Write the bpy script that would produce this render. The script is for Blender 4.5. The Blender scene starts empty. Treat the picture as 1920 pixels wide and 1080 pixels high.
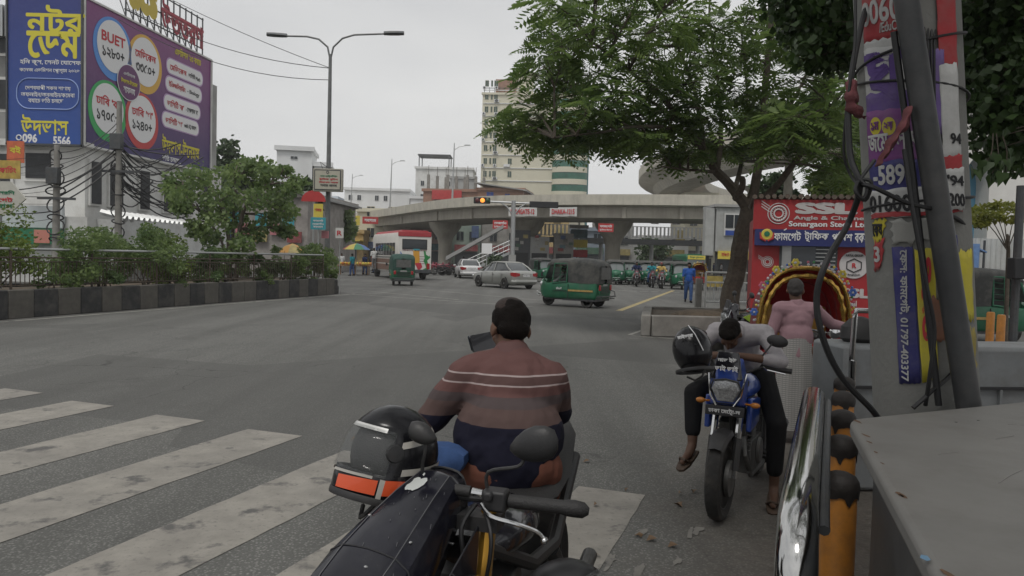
import bpy, bmesh, math, random
import numpy as np
from mathutils import Vector, Matrix, Euler, Quaternion, noise
random.seed(7); RNG = np.random.default_rng(7)
SC = bpy.context.scene
COL = SC.collection
PI = math.pi
R = math.radians

# ------------------------------------------------------------------ camera
F, ROLL, PITCH, CAMH = 1400.0, R(1.5), math.atan(57/1400), 1.7
_c, _s, _cp, _sp = math.cos(ROLL), math.sin(ROLL), math.cos(PITCH), math.sin(PITCH)
cd = bpy.data.cameras.new('camera'); cam = bpy.data.objects.new('camera', cd); COL.objects.link(cam)
cd.sensor_width = 36; cd.lens = 36*F/1920; cd.clip_start = 0.02; cd.clip_end = 3000
_r0, _f0, _u0 = Vector((1,0,0)), Vector((0,_cp,-_sp)), Vector((0,_sp,_cp))
_rt = _r0*_c + _u0*_s; _up = _u0*_c - _r0*_s
cam.matrix_world = Matrix(((_rt.x,_up.x,-_f0.x,0),(_rt.y,_up.y,-_f0.y,0),(_rt.z,_up.z,-_f0.z,CAMH),(0,0,0,1)))
SC.camera = cam
def ray(px, py):
    u = (px-960)/F; v = (540-py)/F
    a = u*_c - v*_s; b = u*_s + v*_c
    return Vector((a, _cp + b*_sp, -_sp + b*_cp))
def G(px, py, z=0.0):                      # where the sight line meets height z
    r = ray(px, py); t = (z-CAMH)/r.z
    return Vector((r.x*t, r.y*t, z))
def D(px, py, d):                          # point at distance d along the view
    r = ray(px, py); t = d/r.y
    return Vector((r.x*t, d, CAMH + r.z*t))

# ------------------------------------------------------------------ sky and sun
SUN_EL, SUN_AZ = R(62), R(200)             # azimuth clockwise from +Y
w = bpy.data.worlds.new('World'); SC.world = w; w.use_nodes = True
nt = w.node_tree; nt.nodes.clear()
def N(nt, t, **k):
    n = nt.nodes.new(t)
    for a, b in k.items(): setattr(n, a, b)
    return n
sky = N(nt, 'ShaderNodeTexSky', sky_type='NISHITA'); sky.sun_disc = False
sky.sun_elevation = SUN_EL; sky.sun_rotation = SUN_AZ; sky.dust_density = 6; sky.air_density = 1.2
hsv = N(nt, 'ShaderNodeHueSaturation'); hsv.inputs['Saturation'].default_value = 0.10
tc = N(nt, 'ShaderNodeTexCoord'); ns = N(nt, 'ShaderNodeTexNoise'); ns.inputs['Scale'].default_value = 1.3; ns.inputs['Detail'].default_value = 5
mp = N(nt, 'ShaderNodeMapping'); mp.inputs['Scale'].default_value = (1, 1, 3)
cr = N(nt, 'ShaderNodeValToRGB')
cr.color_ramp.elements[0].position = .32; cr.color_ramp.elements[0].color = (6.0, 6.1, 6.3, 1)
cr.color_ramp.elements[1].position = .72; cr.color_ramp.elements[1].color = (8.7, 8.7, 8.6, 1)
mx = N(nt, 'ShaderNodeMix', data_type='RGBA'); mx.inputs[0].default_value = .85
bg = N(nt, 'ShaderNodeBackground'); bg.inputs['Strength'].default_value = 0.1
out = N(nt, 'ShaderNodeOutputWorld')
L = nt.links.new
L(sky.outputs[0], hsv.inputs['Color']); L(tc.outputs['Generated'], mp.inputs[0]); L(mp.outputs[0], ns.inputs['Vector']); L(ns.outputs['Fac'], cr.inputs[0])
L(hsv.outputs[0], mx.inputs[6]); L(cr.outputs[0], mx.inputs[7]); L(mx.outputs[2], bg.inputs[0]); L(bg.outputs[0], out.inputs[0])
sd = bpy.data.lights.new('sun', 'SUN'); sd.energy = 1.3; sd.angle = R(14); sd.color = (1, .97, .92)
so = bpy.data.objects.new('sun', sd); COL.objects.link(so)
sdir = Vector((math.sin(SUN_AZ)*math.cos(SUN_EL), math.cos(SUN_AZ)*math.cos(SUN_EL), math.sin(SUN_EL)))
so.rotation_euler = sdir.to_track_quat('Z', 'Y').to_euler(); so.location = sdir*60
SC.view_settings.view_transform = 'Standard'; SC.view_settings.look = 'None'
SC.view_settings.exposure = 0.0; SC.view_settings.gamma = 1.0
try: SC.cycles.max_bounces = 6; SC.cycles.transparent_max_bounces = 6; SC.cycles.use_denoising = True
except Exception: pass

# ------------------------------------------------------------------ materials
MATS = {}
def mat(name, col, rough=.6, metal=0., var=.0, vs=8., dirt=None, df=.0, ds=1.5, bump=0., bs=60., spec=.5, coat=0., emit=0., alpha=1., trans=0.):
    """plain painted/worn surface: fine tint variation, blotchy dirt with its own colour, bump"""
    if name in MATS: return MATS[name]
    m = bpy.data.materials.new(name); m.use_nodes = True; t = m.node_tree; b = t.nodes['Principled BSDF']; l = t.links.new
    b.inputs['Roughness'].default_value = rough; b.inputs['Metallic'].default_value = metal
    b.inputs['Specular IOR Level'].default_value = spec; b.inputs['Coat Weight'].default_value = coat
    b.inputs['Transmission Weight'].default_value = trans; b.inputs['Alpha'].default_value = alpha
    b.inputs['Base Color'].default_value = (*col, 1)
    if var or df or bump:
        c = N(t, 'ShaderNodeTexCoord')
    src = None
    if var:
        n = N(t, 'ShaderNodeTexNoise'); n.inputs['Scale'].default_value = vs; n.inputs['Detail'].default_value = 6; n.inputs['Roughness'].default_value = .65
        l(c.outputs['Object'], n.inputs['Vector'])
        r = N(t, 'ShaderNodeValToRGB'); r.color_ramp.elements[0].position = .3; r.color_ramp.elements[1].position = .7
        r.color_ramp.elements[0].color = (*[x*(1-var) for x in col], 1); r.color_ramp.elements[1].color = (*[min(1, x*(1+var)) for x in col], 1)
        l(n.outputs['Fac'], r.inputs[0]); src = r.outputs[0]
    if df:
        n2 = N(t, 'ShaderNodeTexNoise'); n2.inputs['Scale'].default_value = ds; n2.inputs['Detail'].default_value = 8; n2.inputs['Roughness'].default_value = .7
        l(c.outputs['Object'], n2.inputs['Vector'])
        r2 = N(t, 'ShaderNodeMapRange'); r2.inputs[1].default_value = .45; r2.inputs[2].default_value = .75; r2.inputs[4].default_value = df
        l(n2.outputs['Fac'], r2.inputs[0])
        x = N(t, 'ShaderNodeMix', data_type='RGBA'); l(r2.outputs[0], x.inputs[0])
        x.inputs[6].default_value = (*col, 1); x.inputs[7].default_value = (*(dirt or (.12, .1, .08)), 1)
        if src: l(src, x.inputs[6])
        src = x.outputs[2]
    if src: l(src, b.inputs['Base Color'])
    if bump:
        n3 = N(t, 'ShaderNodeTexNoise'); n3.inputs['Scale'].default_value = bs; n3.inputs['Detail'].default_value = 4
        l(c.outputs['Object'], n3.inputs['Vector'])
        bp = N(t, 'ShaderNodeBump'); bp.inputs['Strength'].default_value = bump; bp.inputs['Distance'].default_value = .01
        l(n3.outputs['Fac'], bp.inputs['Height']); l(bp.outputs[0], b.inputs['Normal'])
    if emit:
        b.inputs['Emission Color'].default_value = (*col, 1); b.inputs['Emission Strength'].default_value = emit
    MATS[name] = m; return m
def streak(m, k=.12):
    """stretch a material's dirt downwards into rain streaks"""
    t = m.node_tree; tcn = [n for n in t.nodes if n.type == 'TEX_COORD'][0]
    nz = [n for n in t.nodes if n.type == 'TEX_NOISE'][1]; mpn = N(t, 'ShaderNodeMapping'); mpn.inputs['Scale'].default_value = (1, 1, k)
    t.links.new(tcn.outputs['Object'], mpn.inputs[0]); t.links.new(mpn.outputs[0], nz.inputs['Vector']); nz.inputs['Scale'].default_value *= 2.2
    return m
def leafmat(name, c1, c2, trans=.35):
    if name in MATS: return MATS[name]
    m = bpy.data.materials.new(name); m.use_nodes = True; t = m.node_tree; t.nodes.clear(); l = t.links.new
    g = N(t, 'ShaderNodeNewGeometry'); r = N(t, 'ShaderNodeValToRGB'); r.color_ramp.elements[0].color = (*c1, 1); r.color_ramp.elements[1].color = (*c2, 1)
    c = N(t, 'ShaderNodeTexCoord'); n = N(t, 'ShaderNodeTexNoise'); n.inputs['Scale'].default_value = .9; n.inputs['Detail'].default_value = 3
    l(c.outputs['Object'], n.inputs['Vector'])
    a = N(t, 'ShaderNodeMath', operation='MULTIPLY_ADD'); a.inputs[1].default_value = .55; l(g.outputs['Random Per Island'], a.inputs[0])
    s2 = N(t, 'ShaderNodeMapRange'); s2.inputs[1].default_value = .3; s2.inputs[2].default_value = .7; s2.inputs[4].default_value = .5
    l(n.outputs['Fac'], s2.inputs[0]); l(s2.outputs[0], a.inputs[2]); l(a.outputs[0], r.inputs[0])
    d = N(t, 'ShaderNodeBsdfPrincipled'); d.inputs['Roughness'].default_value = .45; d.inputs['Specular IOR Level'].default_value = .5
    tr = N(t, 'ShaderNodeBsdfTranslucent'); x = N(t, 'ShaderNodeMixShader'); x.inputs[0].default_value = trans
    o = N(t, 'ShaderNodeOutputMaterial')
    l(r.outputs[0], d.inputs['Base Color']); l(r.outputs[0], tr.inputs[0]); l(d.outputs[0], x.inputs[1]); l(tr.outputs[0], x.inputs[2]); l(x.outputs[0], o.inputs[0])
    MATS[name] = m; return m
def bandmat(name, bands, axis=2, rough=.85, wob=.0, bump=.25, bs=9.):
    """cloth with woven bands of colour along one object axis: [(pos_in_metres, colour), ...] constant steps"""
    m = bpy.data.materials.new(name); m.use_nodes = True; t = m.node_tree; b = t.nodes['Principled BSDF']; l = t.links.new
    b.inputs['Roughness'].default_value = rough; b.inputs['Specular IOR Level'].default_value = .15
    c = N(t, 'ShaderNodeTexCoord'); s = N(t, 'ShaderNodeSeparateXYZ'); l(c.outputs['Object'], s.inputs[0])
    lo, hi = bands[0][0], bands[-1][0] + .001
    r = N(t, 'ShaderNodeMapRange'); r.inputs[1].default_value = lo; r.inputs[2].default_value = hi
    l(s.outputs[axis], r.inputs[0])
    k = N(t, 'ShaderNodeValToRGB'); k.color_ramp.interpolation = 'CONSTANT'; e = k.color_ramp.elements
    while len(e) < len(bands): e.new(.5)
    for i, (p, col) in enumerate(bands): e[i].position = (p-lo)/(hi-lo); e[i].color = (*col, 1)
    l(r.outputs[0], k.inputs[0]); l(k.outputs[0], b.inputs['Base Color'])
    n3 = N(t, 'ShaderNodeTexNoise'); n3.inputs['Scale'].default_value = bs; n3.inputs['Detail'].default_value = 3; l(c.outputs['Object'], n3.inputs['Vector'])
    bp = N(t, 'ShaderNodeBump'); bp.inputs['Strength'].default_value = bump; bp.inputs['Distance'].default_value = .03
    l(n3.outputs['Fac'], bp.inputs['Height']); l(bp.outputs[0], b.inputs['Normal'])
    MATS[name] = m; return m

# ------------------------------------------------------------------ mesh building
def V3(p): return Vector(p)
class MB:
    def __init__(s): s.v = []; s.f = []; s.m = []
    def add(s, vs, fs, m=0, M=None):
        o = len(s.v)
        s.v += [tuple(M @ Vector(v)) if M is not None else tuple(v) for v in vs]
        s.f += [tuple(i+o for i in f) for f in fs]; s.m += [m]*len(fs); return s
    def box(s, c, d, m=0, rot=None):
        x, y, z = d[0]/2, d[1]/2, d[2]/2
        M = Matrix.Translation(c) @ (Euler(rot).to_matrix().to_4x4() if rot else Matrix.Identity(4))
        return s.add([(-x,-y,-z),(x,-y,-z),(x,y,-z),(-x,y,-z),(-x,-y,z),(x,-y,z),(x,y,z),(-x,y,z)],
                     [(0,3,2,1),(4,5,6,7),(0,1,5,4),(1,2,6,5),(2,3,7,6),(3,0,4,7)], m, M)
    def tube(s, pts, r, n=8, m=0, caps=True, closed=False, sq=None):
        pts = [Vector(p) for p in pts]; k = len(pts); rr = r if hasattr(r, '__len__') else [r]*k
        vs = []; fs = []; prev = None
        for i, p in enumerate(pts):
            a = pts[(i-1) % k] if (i or closed) else p; b = pts[(i+1) % k] if (i < k-1 or closed) else p
            d = (b-a)
            d = d.normalized() if d.length > 1e-9 else Vector((0,0,1))
            if prev is None:
                q = Vector((0,0,1)) if abs(d.z) < .9 else Vector((1,0,0)); x = d.cross(q).normalized()
            else:
                x = prev - d*prev.dot(d); x = x.normalized() if x.length > 1e-6 else d.orthogonal().normalized()
            prev = x; y = d.cross(x)
            for j in range(n):
                t = 2*PI*j/n + (PI/4 if n == 4 else 0)
                vs.append(p + (x*math.cos(t) + y*math.sin(t)*(sq or 1))*rr[i])
        for i in range(k if closed else k-1):
            for j in range(n):
                a = i*n+j; b = i*n+(j+1) % n; c = ((i+1) % k)*n+(j+1) % n; d = ((i+1) % k)*n+j
                fs.append((a, b, c, d))
        if caps and not closed: fs += [tuple(range(n-1,-1,-1)), tuple(range((k-1)*n, k*n))]
        return s.add(vs, fs, m)
    def lathe(s, prof, n=16, m=0, M=None, arc=2*PI, a0=0):
        k = len(prof); full = abs(arc-2*PI) < 1e-6; c = n if full else n+1
        vs = [(r*math.cos(a0+arc*j/n), r*math.sin(a0+arc*j/n), z) for (r, z) in prof for j in range(c)]
        fs = []
        for i in range(k-1):
            for j in range(n):
                b = (j+1) % c
                fs.append((i*c+j, i*c+b, (i+1)*c+b, (i+1)*c+j))
        if full:
            if prof[0][0] > 1e-6: fs.append(tuple(range(c-1,-1,-1)))
            if prof[-1][0] > 1e-6: fs.append(tuple(range((k-1)*c, k*c)))
        return s.add(vs, fs, m, M)
    def prism(s, poly, h, m=0, M=None, z0=0):
        n = len(poly); A = sum(poly[i][0]*poly[(i+1)%n][1]-poly[(i+1)%n][0]*poly[i][1] for i in range(n))
        if A < 0: poly = poly[::-1]
        vs = [(x, y, z0) for x, y in poly] + [(x, y, z0+h) for x, y in poly]
        fs = [tuple(range(n-1,-1,-1)), tuple(range(n, 2*n))] + [(i, (i+1)%n, n+(i+1)%n, n+i) for i in range(n)]
        return s.add(vs, fs, m, M)
    def loft(s, rings, m=0, caps=True, closed=True, M=None):
        n = len(rings[0]); k = len(rings); vs = [p for r in rings for p in r]; fs = []
        for i in range(k-1):
            for j in range(n if closed else n-1):
                b = (j+1) % n; fs.append((i*n+j, i*n+b, (i+1)*n+b, (i+1)*n+j))
        if caps and closed: fs += [tuple(range(n-1,-1,-1)), tuple(range((k-1)*n, k*n))]
        return s.add(vs, fs, m, M)
    def ell(s, c, r, m=0, rot=None, nu=14, nv=9, zlo=-1., zhi=1.):
        M = Matrix.Translation(c) @ (Euler(rot).to_matrix().to_4x4() if rot else Matrix.Identity(4)) @ Matrix.Diagonal((*r, 1))
        prof = []
        t0, t1 = math.asin(zlo), math.asin(zhi)
        for i in range(nv+1):
            t = t0 + (t1-t0)*i/nv; prof.append((max(math.cos(t), 1e-4) if 0 < i < nv else (math.cos(t) if math.cos(t) > 1e-3 else 1e-4), math.sin(t)))
        return s.lathe(prof, nu, m, M)
    def ring(s, c, r0, r1, n=24, m=0, rot=None, k=8, sq=1.):      # torus: radius r0, tube r1
        M = Matrix.Translation(c) @ (Euler(rot).to_matrix().to_4x4() if rot else Matrix.Identity(4))
        pts = [M @ Vector((r0*math.cos(2*PI*i/n), r0*math.sin(2*PI*i/n), 0)) for i in range(n)]
        return s.tube(pts, r1, k, m, closed=True)
    def build(s, name, mats, parent=None, bevel=0, sharp=35, loc=None, rz=0, seg=2):
        me = bpy.data.meshes.new(name); me.from_pydata(s.v, [], s.f)
        for x in (mats if isinstance(mats, (list, tuple)) else [mats]): me.materials.append(x)
        me.polygons.foreach_set('material_index', s.m)
        b = bmesh.new(); b.from_mesh(me); bmesh.ops.recalc_face_normals(b, faces=b.faces); b.to_mesh(me); b.free()
        me.polygons.foreach_set('use_smooth', [True]*len(me.polygons)); me.set_sharp_from_angle(angle=R(sharp)); me.update()
        o = bpy.data.objects.new(name, me); COL.objects.link(o)
        if parent: o.parent = parent
        if loc is not None: o.location = loc
        if rz: o.rotation_euler.z = rz
        if bevel:
            q = o.modifiers.new('edge', 'BEVEL'); q.width = bevel; q.segments = seg; q.limit_method = 'ANGLE'; q.angle_limit = R(40)
        return o
def tag(o, label=None, cat=None, group=None, kind=None):
    if label: o['label'] = label
    if cat: o['category'] = cat
    if group: o['group'] = group
    if kind: o['kind'] = kind
    return o
def thing(name, label, cat, loc=(0,0,0), rz=0, group=None):
    o = bpy.data.objects.new(name, None); COL.objects.link(o); o.location = loc; o.rotation_euler = (0,0,rz); o.empty_display_size = .2
    return tag(o, label, cat, group)
def copy_tree(o, parent=None):
    c = o.copy(); COL.objects.link(c)
    if parent: c.parent = parent
    for ch in list(o.children): copy_tree(ch, c)
    return c
def dup(o, loc, rz=0, label=None, group=None, sc=None):
    c = copy_tree(o); c.location = loc; c.rotation_euler = (0,0,rz)
    if sc: c.scale = (sc,)*3
    return tag(c, label, None, group)
def fast_mesh(name, v, f, mats, parent=None, mi=None, smooth=False):     # numpy arrays; f is (n,4) or (n,3)
    me = bpy.data.meshes.new(name); n = len(v); k = f.shape[1]; q = len(f)
    me.vertices.add(n); me.vertices.foreach_set('co', np.ascontiguousarray(v, dtype=np.float32).ravel())
    me.loops.add(q*k); me.loops.foreach_set('vertex_index', np.ascontiguousarray(f, dtype=np.int32).ravel())
    me.polygons.add(q); me.polygons.foreach_set('loop_start', np.arange(0, q*k, k, dtype=np.int32))
    try: me.polygons.foreach_set('loop_total', np.full(q, k, dtype=np.int32))
    except Exception: pass
    for x in (mats if isinstance(mats, (list, tuple)) else [mats]): me.materials.append(x)
    me.update(); me.validate()
    if smooth: me.polygons.foreach_set('use_smooth', [True]*len(me.polygons))
    o = bpy.data.objects.new(name, me); COL.objects.link(o)
    if parent: o.parent = parent
    return o
def basis(o, x, y):                       # 4x4 with origin o, right x, up y
    x = Vector(x).normalized(); y = Vector(y); z = x.cross(y).normalized(); y = z.cross(x)
    return Matrix(((x.x,y.x,z.x,o[0]),(x.y,y.y,z.y,o[1]),(x.z,y.z,z.z,o[2]),(0,0,0,1)))

def blob(name, prims, voxel, m, parent=None, it=3, fac=.5, disp=None):
    """one continuous body surface grown from tapered limbs and ellipsoids"""
    b = MB()
    for p in prims:
        if p[0] == 'c':
            a, c, r0, r1 = Vector(p[1]), Vector(p[2]), p[3], p[4]; d = c-a; n = d.normalized() if d.length > 1e-6 else Vector((0,0,1))
            pts = []; rr = []
            for t in (-90, -60, -30): pts.append(a + n*r0*math.sin(R(t))); rr.append(max(r0*math.cos(R(t)), 1e-4))
            pts += [a, c]; rr += [r0, r1]
            for t in (30, 60, 90): pts.append(c + n*r1*math.sin(R(t))); rr.append(max(r1*math.cos(R(t)), 1e-4))
            b.tube(pts, rr, 12)
        elif p[0] == 'e': b.ell(p[1], p[2], 0, p[3] if len(p) > 3 else None, 16, 12)
        elif p[0] == 'l': b.loft(p[1])
    me = bpy.data.meshes.new(name); me.from_pydata(b.v, [], b.f)
    q = bmesh.new(); q.from_mesh(me); bmesh.ops.recalc_face_normals(q, faces=q.faces); q.to_mesh(me); q.free()
    o = bpy.data.objects.new(name, me); COL.objects.link(o)
    k = o.modifiers.new('r', 'REMESH'); k.mode = 'VOXEL'; k.voxel_size = voxel
    k = o.modifiers.new('s', 'SMOOTH'); k.factor = fac; k.iterations = it
    dg = bpy.context.evaluated_depsgraph_get(); new = bpy.data.meshes.new_from_object(o.evaluated_get(dg))
    bpy.data.objects.remove(o); bpy.data.meshes.remove(me)
    new.name = name; new.materials.clear()
    for x in (m if isinstance(m, (list, tuple)) else [m]): new.materials.append(x)
    new.polygons.foreach_set('use_smooth', [True]*len(new.polygons))
    if disp:
        co = np.empty(len(new.vertices)*3, dtype=np.float32); new.vertices.foreach_get('co', co); co = co.reshape(-1, 3)
        new.vertices.foreach_set('co', disp(co).astype(np.float32).ravel()); new.update()
    o = bpy.data.objects.new(name, new); COL.objects.link(o)
    if parent: o.parent = parent
    return o

# ------------------------------------------------------------------ lettering
_TX = {}
def glyphs(s, bold=0.):
    """flat outline of a string, unit size; each loose piece a hair above the last so strokes may overlap"""
    if (s, bold) in _TX: return _TX[(s, bold)]
    c = bpy.data.curves.new('t', 'FONT'); c.body = s; c.size = 1; c.resolution_u = 3
    o = bpy.data.objects.new('t', c); COL.objects.link(o)
    dg = bpy.context.evaluated_depsgraph_get(); me = bpy.data.meshes.new_from_object(o.evaluated_get(dg))
    v = np.array([x.co[:] for x in me.vertices]) if len(me.vertices) else np.zeros((0,3)); f = [tuple(p.vertices) for p in me.polygons]
    bpy.data.objects.remove(o); bpy.data.curves.remove(c); bpy.data.meshes.remove(me)
    p = list(range(len(v)))
    def fd(i):
        while p[i] != i: p[i] = p[p[i]]; i = p[i]
        return i
    for q in f:
        for i in q[1:]: p[fd(i)] = fd(q[0])
    ids = {}; lay = np.array([ids.setdefault(fd(i), len(ids)) % 3 for i in range(len(v))]) if len(v) else np.zeros(0)
    lay = lay.astype(float)
    if bold and len(v):
        vv = []; ff = []; ll = []
        for k, (dx, dy) in enumerate(((0,0),(bold,0),(-bold,0),(0,bold),(0,-bold),(.7*bold,.7*bold),(-.7*bold,-.7*bold),(.7*bold,-.7*bold),(-.7*bold,.7*bold))):
            ff += [tuple(i+len(v)*k for i in q) for q in f]; vv.append(v+np.array([dx,dy,0])); ll.append(lay+3*k)
        v = np.vstack(vv); f = ff; lay = np.concatenate(ll)
    _TX[(s, bold)] = (v, f, lay); return v, f, lay
def text(mb, s, M, h, m=0, bold=0., width=None, align='c', valign='c', step=.0003, xf=None):
    """letters of height h (font size) laid on the plane M; xf maps plane coords further (curved posters)"""
    v, f, lay = glyphs(s, bold)
    if not len(v): return mb
    x0, x1 = v[:,0].min(), v[:,0].max(); y0, y1 = v[:,1].min(), v[:,1].max()
    k = h/max(y1-y0, 1e-6); kx = width/(x1-x0) if width else k
    ox = {'c': (x0+x1)/2, 'l': x0, 'r': x1}[align]; oy = {'c': (y0+y1)/2, 'b': y0, 't': y1}[valign]
    pts = [((a-ox)*kx, (b-oy)*k, .001+z*step) for (a, b, _), z in zip(v, lay)]
    if xf: mb.add([xf(p) for p in pts], f, m)
    else: mb.add(pts, f, m, M)
    return mb

# ------------------------------------------------------------------ foliage
def leaf_cloud(pos, size, n_sub=1, spread=.0, droop=.3, aspect=.5, rng=RNG, updown=None):
    """leaf blades: each a bent pair of quads (6 verts); returns verts, quads"""
    n = len(pos); d = rng.normal(size=(n,3)); d[:,2] = d[:,2]*.5 - droop; d /= np.linalg.norm(d, axis=1)[:,None]
    a = rng.normal(size=(n,3)); a[:,2] *= .25; s = np.cross(d, a); s /= np.maximum(np.linalg.norm(s, axis=1), 1e-6)[:,None]
    nn = np.cross(s, d); L_ = (size*rng.uniform(.6, 1.3, n))[:,None]; W = L_*aspect*.5
    p0 = pos; mid = pos + d*L_*.45 + nn*L_*.06; tip = pos + d*L_ - nn*L_*.05
    v = np.stack([p0, mid - s*W, mid + s*W, tip], 1).reshape(-1, 3)
    i = np.arange(n)[:,None]*4; f = np.hstack([i, i+1, i+3, i+2])
    return v, f
def frond_cloud(pos, dirs, size, nl=7, rng=RNG):
    """feathery compound leaves: nl pairs of leaflets along a drooping midrib"""
    n = len(pos); d = dirs/np.linalg.norm(dirs, axis=1)[:,None]
    a = rng.normal(size=(n,3))*.35 + np.array([0,0,1.]); s = np.cross(d, a); s /= np.maximum(np.linalg.norm(s, axis=1), 1e-6)[:,None]
    up = np.cross(s, d); S = size*rng.uniform(.6, 1.25, n); vs = []
    for k in range(nl):
        t = (k+1)/nl; base = pos + d*(S*t)[:,None] - np.array([0,0,1.])*(S*t*t*.35)[:,None]
        w_ = S*.42*math.sin(PI*(.12+.8*t)); lw = S*.075
        for sg in (-1, 1):
            e = base + s*(sg*w_)[:,None] + d*(w_*.35)[:,None] - up*(w_*.25)[:,None]
            m_ = (base+e)/2
            vs.append(np.stack([base, m_ - d*lw[:,None], e, m_ + d*lw[:,None]], 1))
    v = np.concatenate(vs, 0).reshape(-1, 3); i = np.arange(len(v)//4)[:,None]*4
    return v, np.hstack([i, i+1, i+2, i+3])
def in_ell(c, r, n, rng=RNG, shell=.35):
    u = rng.normal(size=(n,3)); u /= np.linalg.norm(u, axis=1)[:,None]; q = rng.uniform(shell, 1, n)**(1/2.2)
    return np.array(c) + u*q[:,None]*np.array(r), u
# ================================================================== palette
def asphalt():
    m = bpy.data.materials.new('asphalt'); m.use_nodes = True; t = m.node_tree; b = t.nodes['Principled BSDF']; l = t.links.new
    c = N(t, 'ShaderNodeTexCoord'); P = c.outputs['Object']
    def noise(sc, det=5, ro=.6):
        n = N(t, 'ShaderNodeTexNoise'); n.inputs['Scale'].default_value = sc; n.inputs['Detail'].default_value = det; n.inputs['Roughness'].default_value = ro; l(P, n.inputs['Vector']); return n.outputs['Fac']
    def rng(s, a, bb, lo, hi):
        r = N(t, 'ShaderNodeMapRange'); r.inputs[1].default_value = a; r.inputs[2].default_value = bb; r.inputs[3].default_value = lo; r.inputs[4].default_value = hi; l(s, r.inputs[0]); return r.outputs[0]
    def mix(f, a, bcol, mode='MIX'):
        x = N(t, 'ShaderNodeMix', data_type='RGBA', blend_type=mode)
        if isinstance(f, float): x.inputs[0].default_value = f
        else: l(f, x.inputs[0])
        for i, q in ((6, a), (7, bcol)):
            if isinstance(q, tuple): x.inputs[i].default_value = (*q, 1)
            else: l(q, x.inputs[i])
        return x.outputs[2]
    v = N(t, 'ShaderNodeTexVoronoi'); v.inputs['Scale'].default_value = 48; l(P, v.inputs['Vector'])
    base = mix(rng(noise(.35, 6), .35, .65, 0, 1), (.140,.140,.129), (.185,.183,.170))
    stone = mix(rng(v.outputs['Distance'], .05, .45, 1, 0), (.07,.07,.066), (.34,.335,.312))
    k = mix(.55, base, stone)
    k = mix(rng(noise(75, 2), .58, .72, 0, .7), k, (.26,.255,.24))
    # wheel-polished tracks and long stains running with the traffic, old patches, hairline cracks
    mpn = N(t, 'ShaderNodeMapping'); mpn.inputs['Rotation'].default_value = (0, 0, R(16.8)); mpn.inputs['Scale'].default_value = (1.1, .07, 1); l(P, mpn.inputs[0])
    tn = N(t, 'ShaderNodeTexNoise'); tn.inputs['Scale'].default_value = 1; tn.inputs['Detail'].default_value = 6; tn.inputs['Roughness'].default_value = .6; l(mpn.outputs[0], tn.inputs['Vector'])
    k = mix(rng(tn.outputs['Fac'], .40, .60, 0, .75), k, mix(.5, k, (.055,.054,.05)))
    pv = N(t, 'ShaderNodeTexVoronoi'); pv.inputs['Scale'].default_value = .22; pv.inputs['Randomness'].default_value = .9; l(P, pv.inputs['Vector'])
    ps = N(t, 'ShaderNodeSeparateColor'); l(pv.outputs['Color'], ps.inputs[0]); k = mix(rng(ps.outputs[0], .70, .71, 0, .5), k, (.075,.074,.07))
    cv = N(t, 'ShaderNodeTexVoronoi', feature='DISTANCE_TO_EDGE'); cv.inputs['Scale'].default_value = .55; wv = N(t, 'ShaderNodeVectorMath', operation='MULTIPLY_ADD'); nv = N(t, 'ShaderNodeTexNoise'); nv.inputs['Scale'].default_value = 2.2; nv.inputs['Detail'].default_value = 5; l(P, nv.inputs['Vector']); l(nv.outputs['Color'], wv.inputs[0]); wv.inputs[1].default_value = (.6,.6,0); l(P, wv.inputs[2]); l(wv.outputs[0], cv.inputs['Vector'])
    cm = N(t, 'ShaderNodeMath', operation='MULTIPLY'); l(rng(cv.outputs['Distance'], 0, .007, .8, 0), cm.inputs[0]); l(rng(noise(.25, 3), .5, .6, 0, 1), cm.inputs[1]); k = mix(cm.outputs[0], k, (.03,.03,.028))
    # oily wheel tracks and stains
    k = mix(rng(noise(.9, 7, .7), .56, .74, 0, .5), k, (.055,.053,.05))
    # road dust along the parking strip, s = distance across the road
    s = N(t, 'ShaderNodeVectorMath', operation='DOT_PRODUCT'); l(P, s.inputs[0]); s.inputs[1].default_value = (.957, -.29, 0)
    a = N(t, 'ShaderNodeMath', operation='MULTIPLY_ADD'); l(noise(1.7, 6), a.inputs[0]); a.inputs[1].default_value = 1.6; l(s.outputs['Value'], a.inputs[2])
    al = N(t, 'ShaderNodeVectorMath', operation='DOT_PRODUCT'); l(P, al.inputs[0]); al.inputs[1].default_value = (.29, .957, 0)
    dm = N(t, 'ShaderNodeMath', operation='MULTIPLY'); l(rng(a.outputs[0], .0, 1.2, 0, .75), dm.inputs[0]); l(rng(al.outputs['Value'], 9, 17, 1, .1), dm.inputs[1])
    k = mix(dm.outputs[0], k, mix(rng(noise(14, 6), .35, .7, 0, 1), (.07,.058,.048), (.125,.108,.09)))
    l(k, b.inputs['Base Color']); b.inputs['Roughness'].default_value = .82; b.inputs['Specular IOR Level'].default_value = .35
    bp = N(t, 'ShaderNodeBump'); bp.inputs['Strength'].default_value = .5; bp.inputs['Distance'].default_value = .006
    h = N(t, 'ShaderNodeMath', operation='ADD'); l(v.outputs['Distance'], h.inputs[0]); l(noise(60, 3), h.inputs[1]); l(h.outputs[0], bp.inputs['Height']); l(bp.outputs[0], b.inputs['Normal'])
    return m
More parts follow.
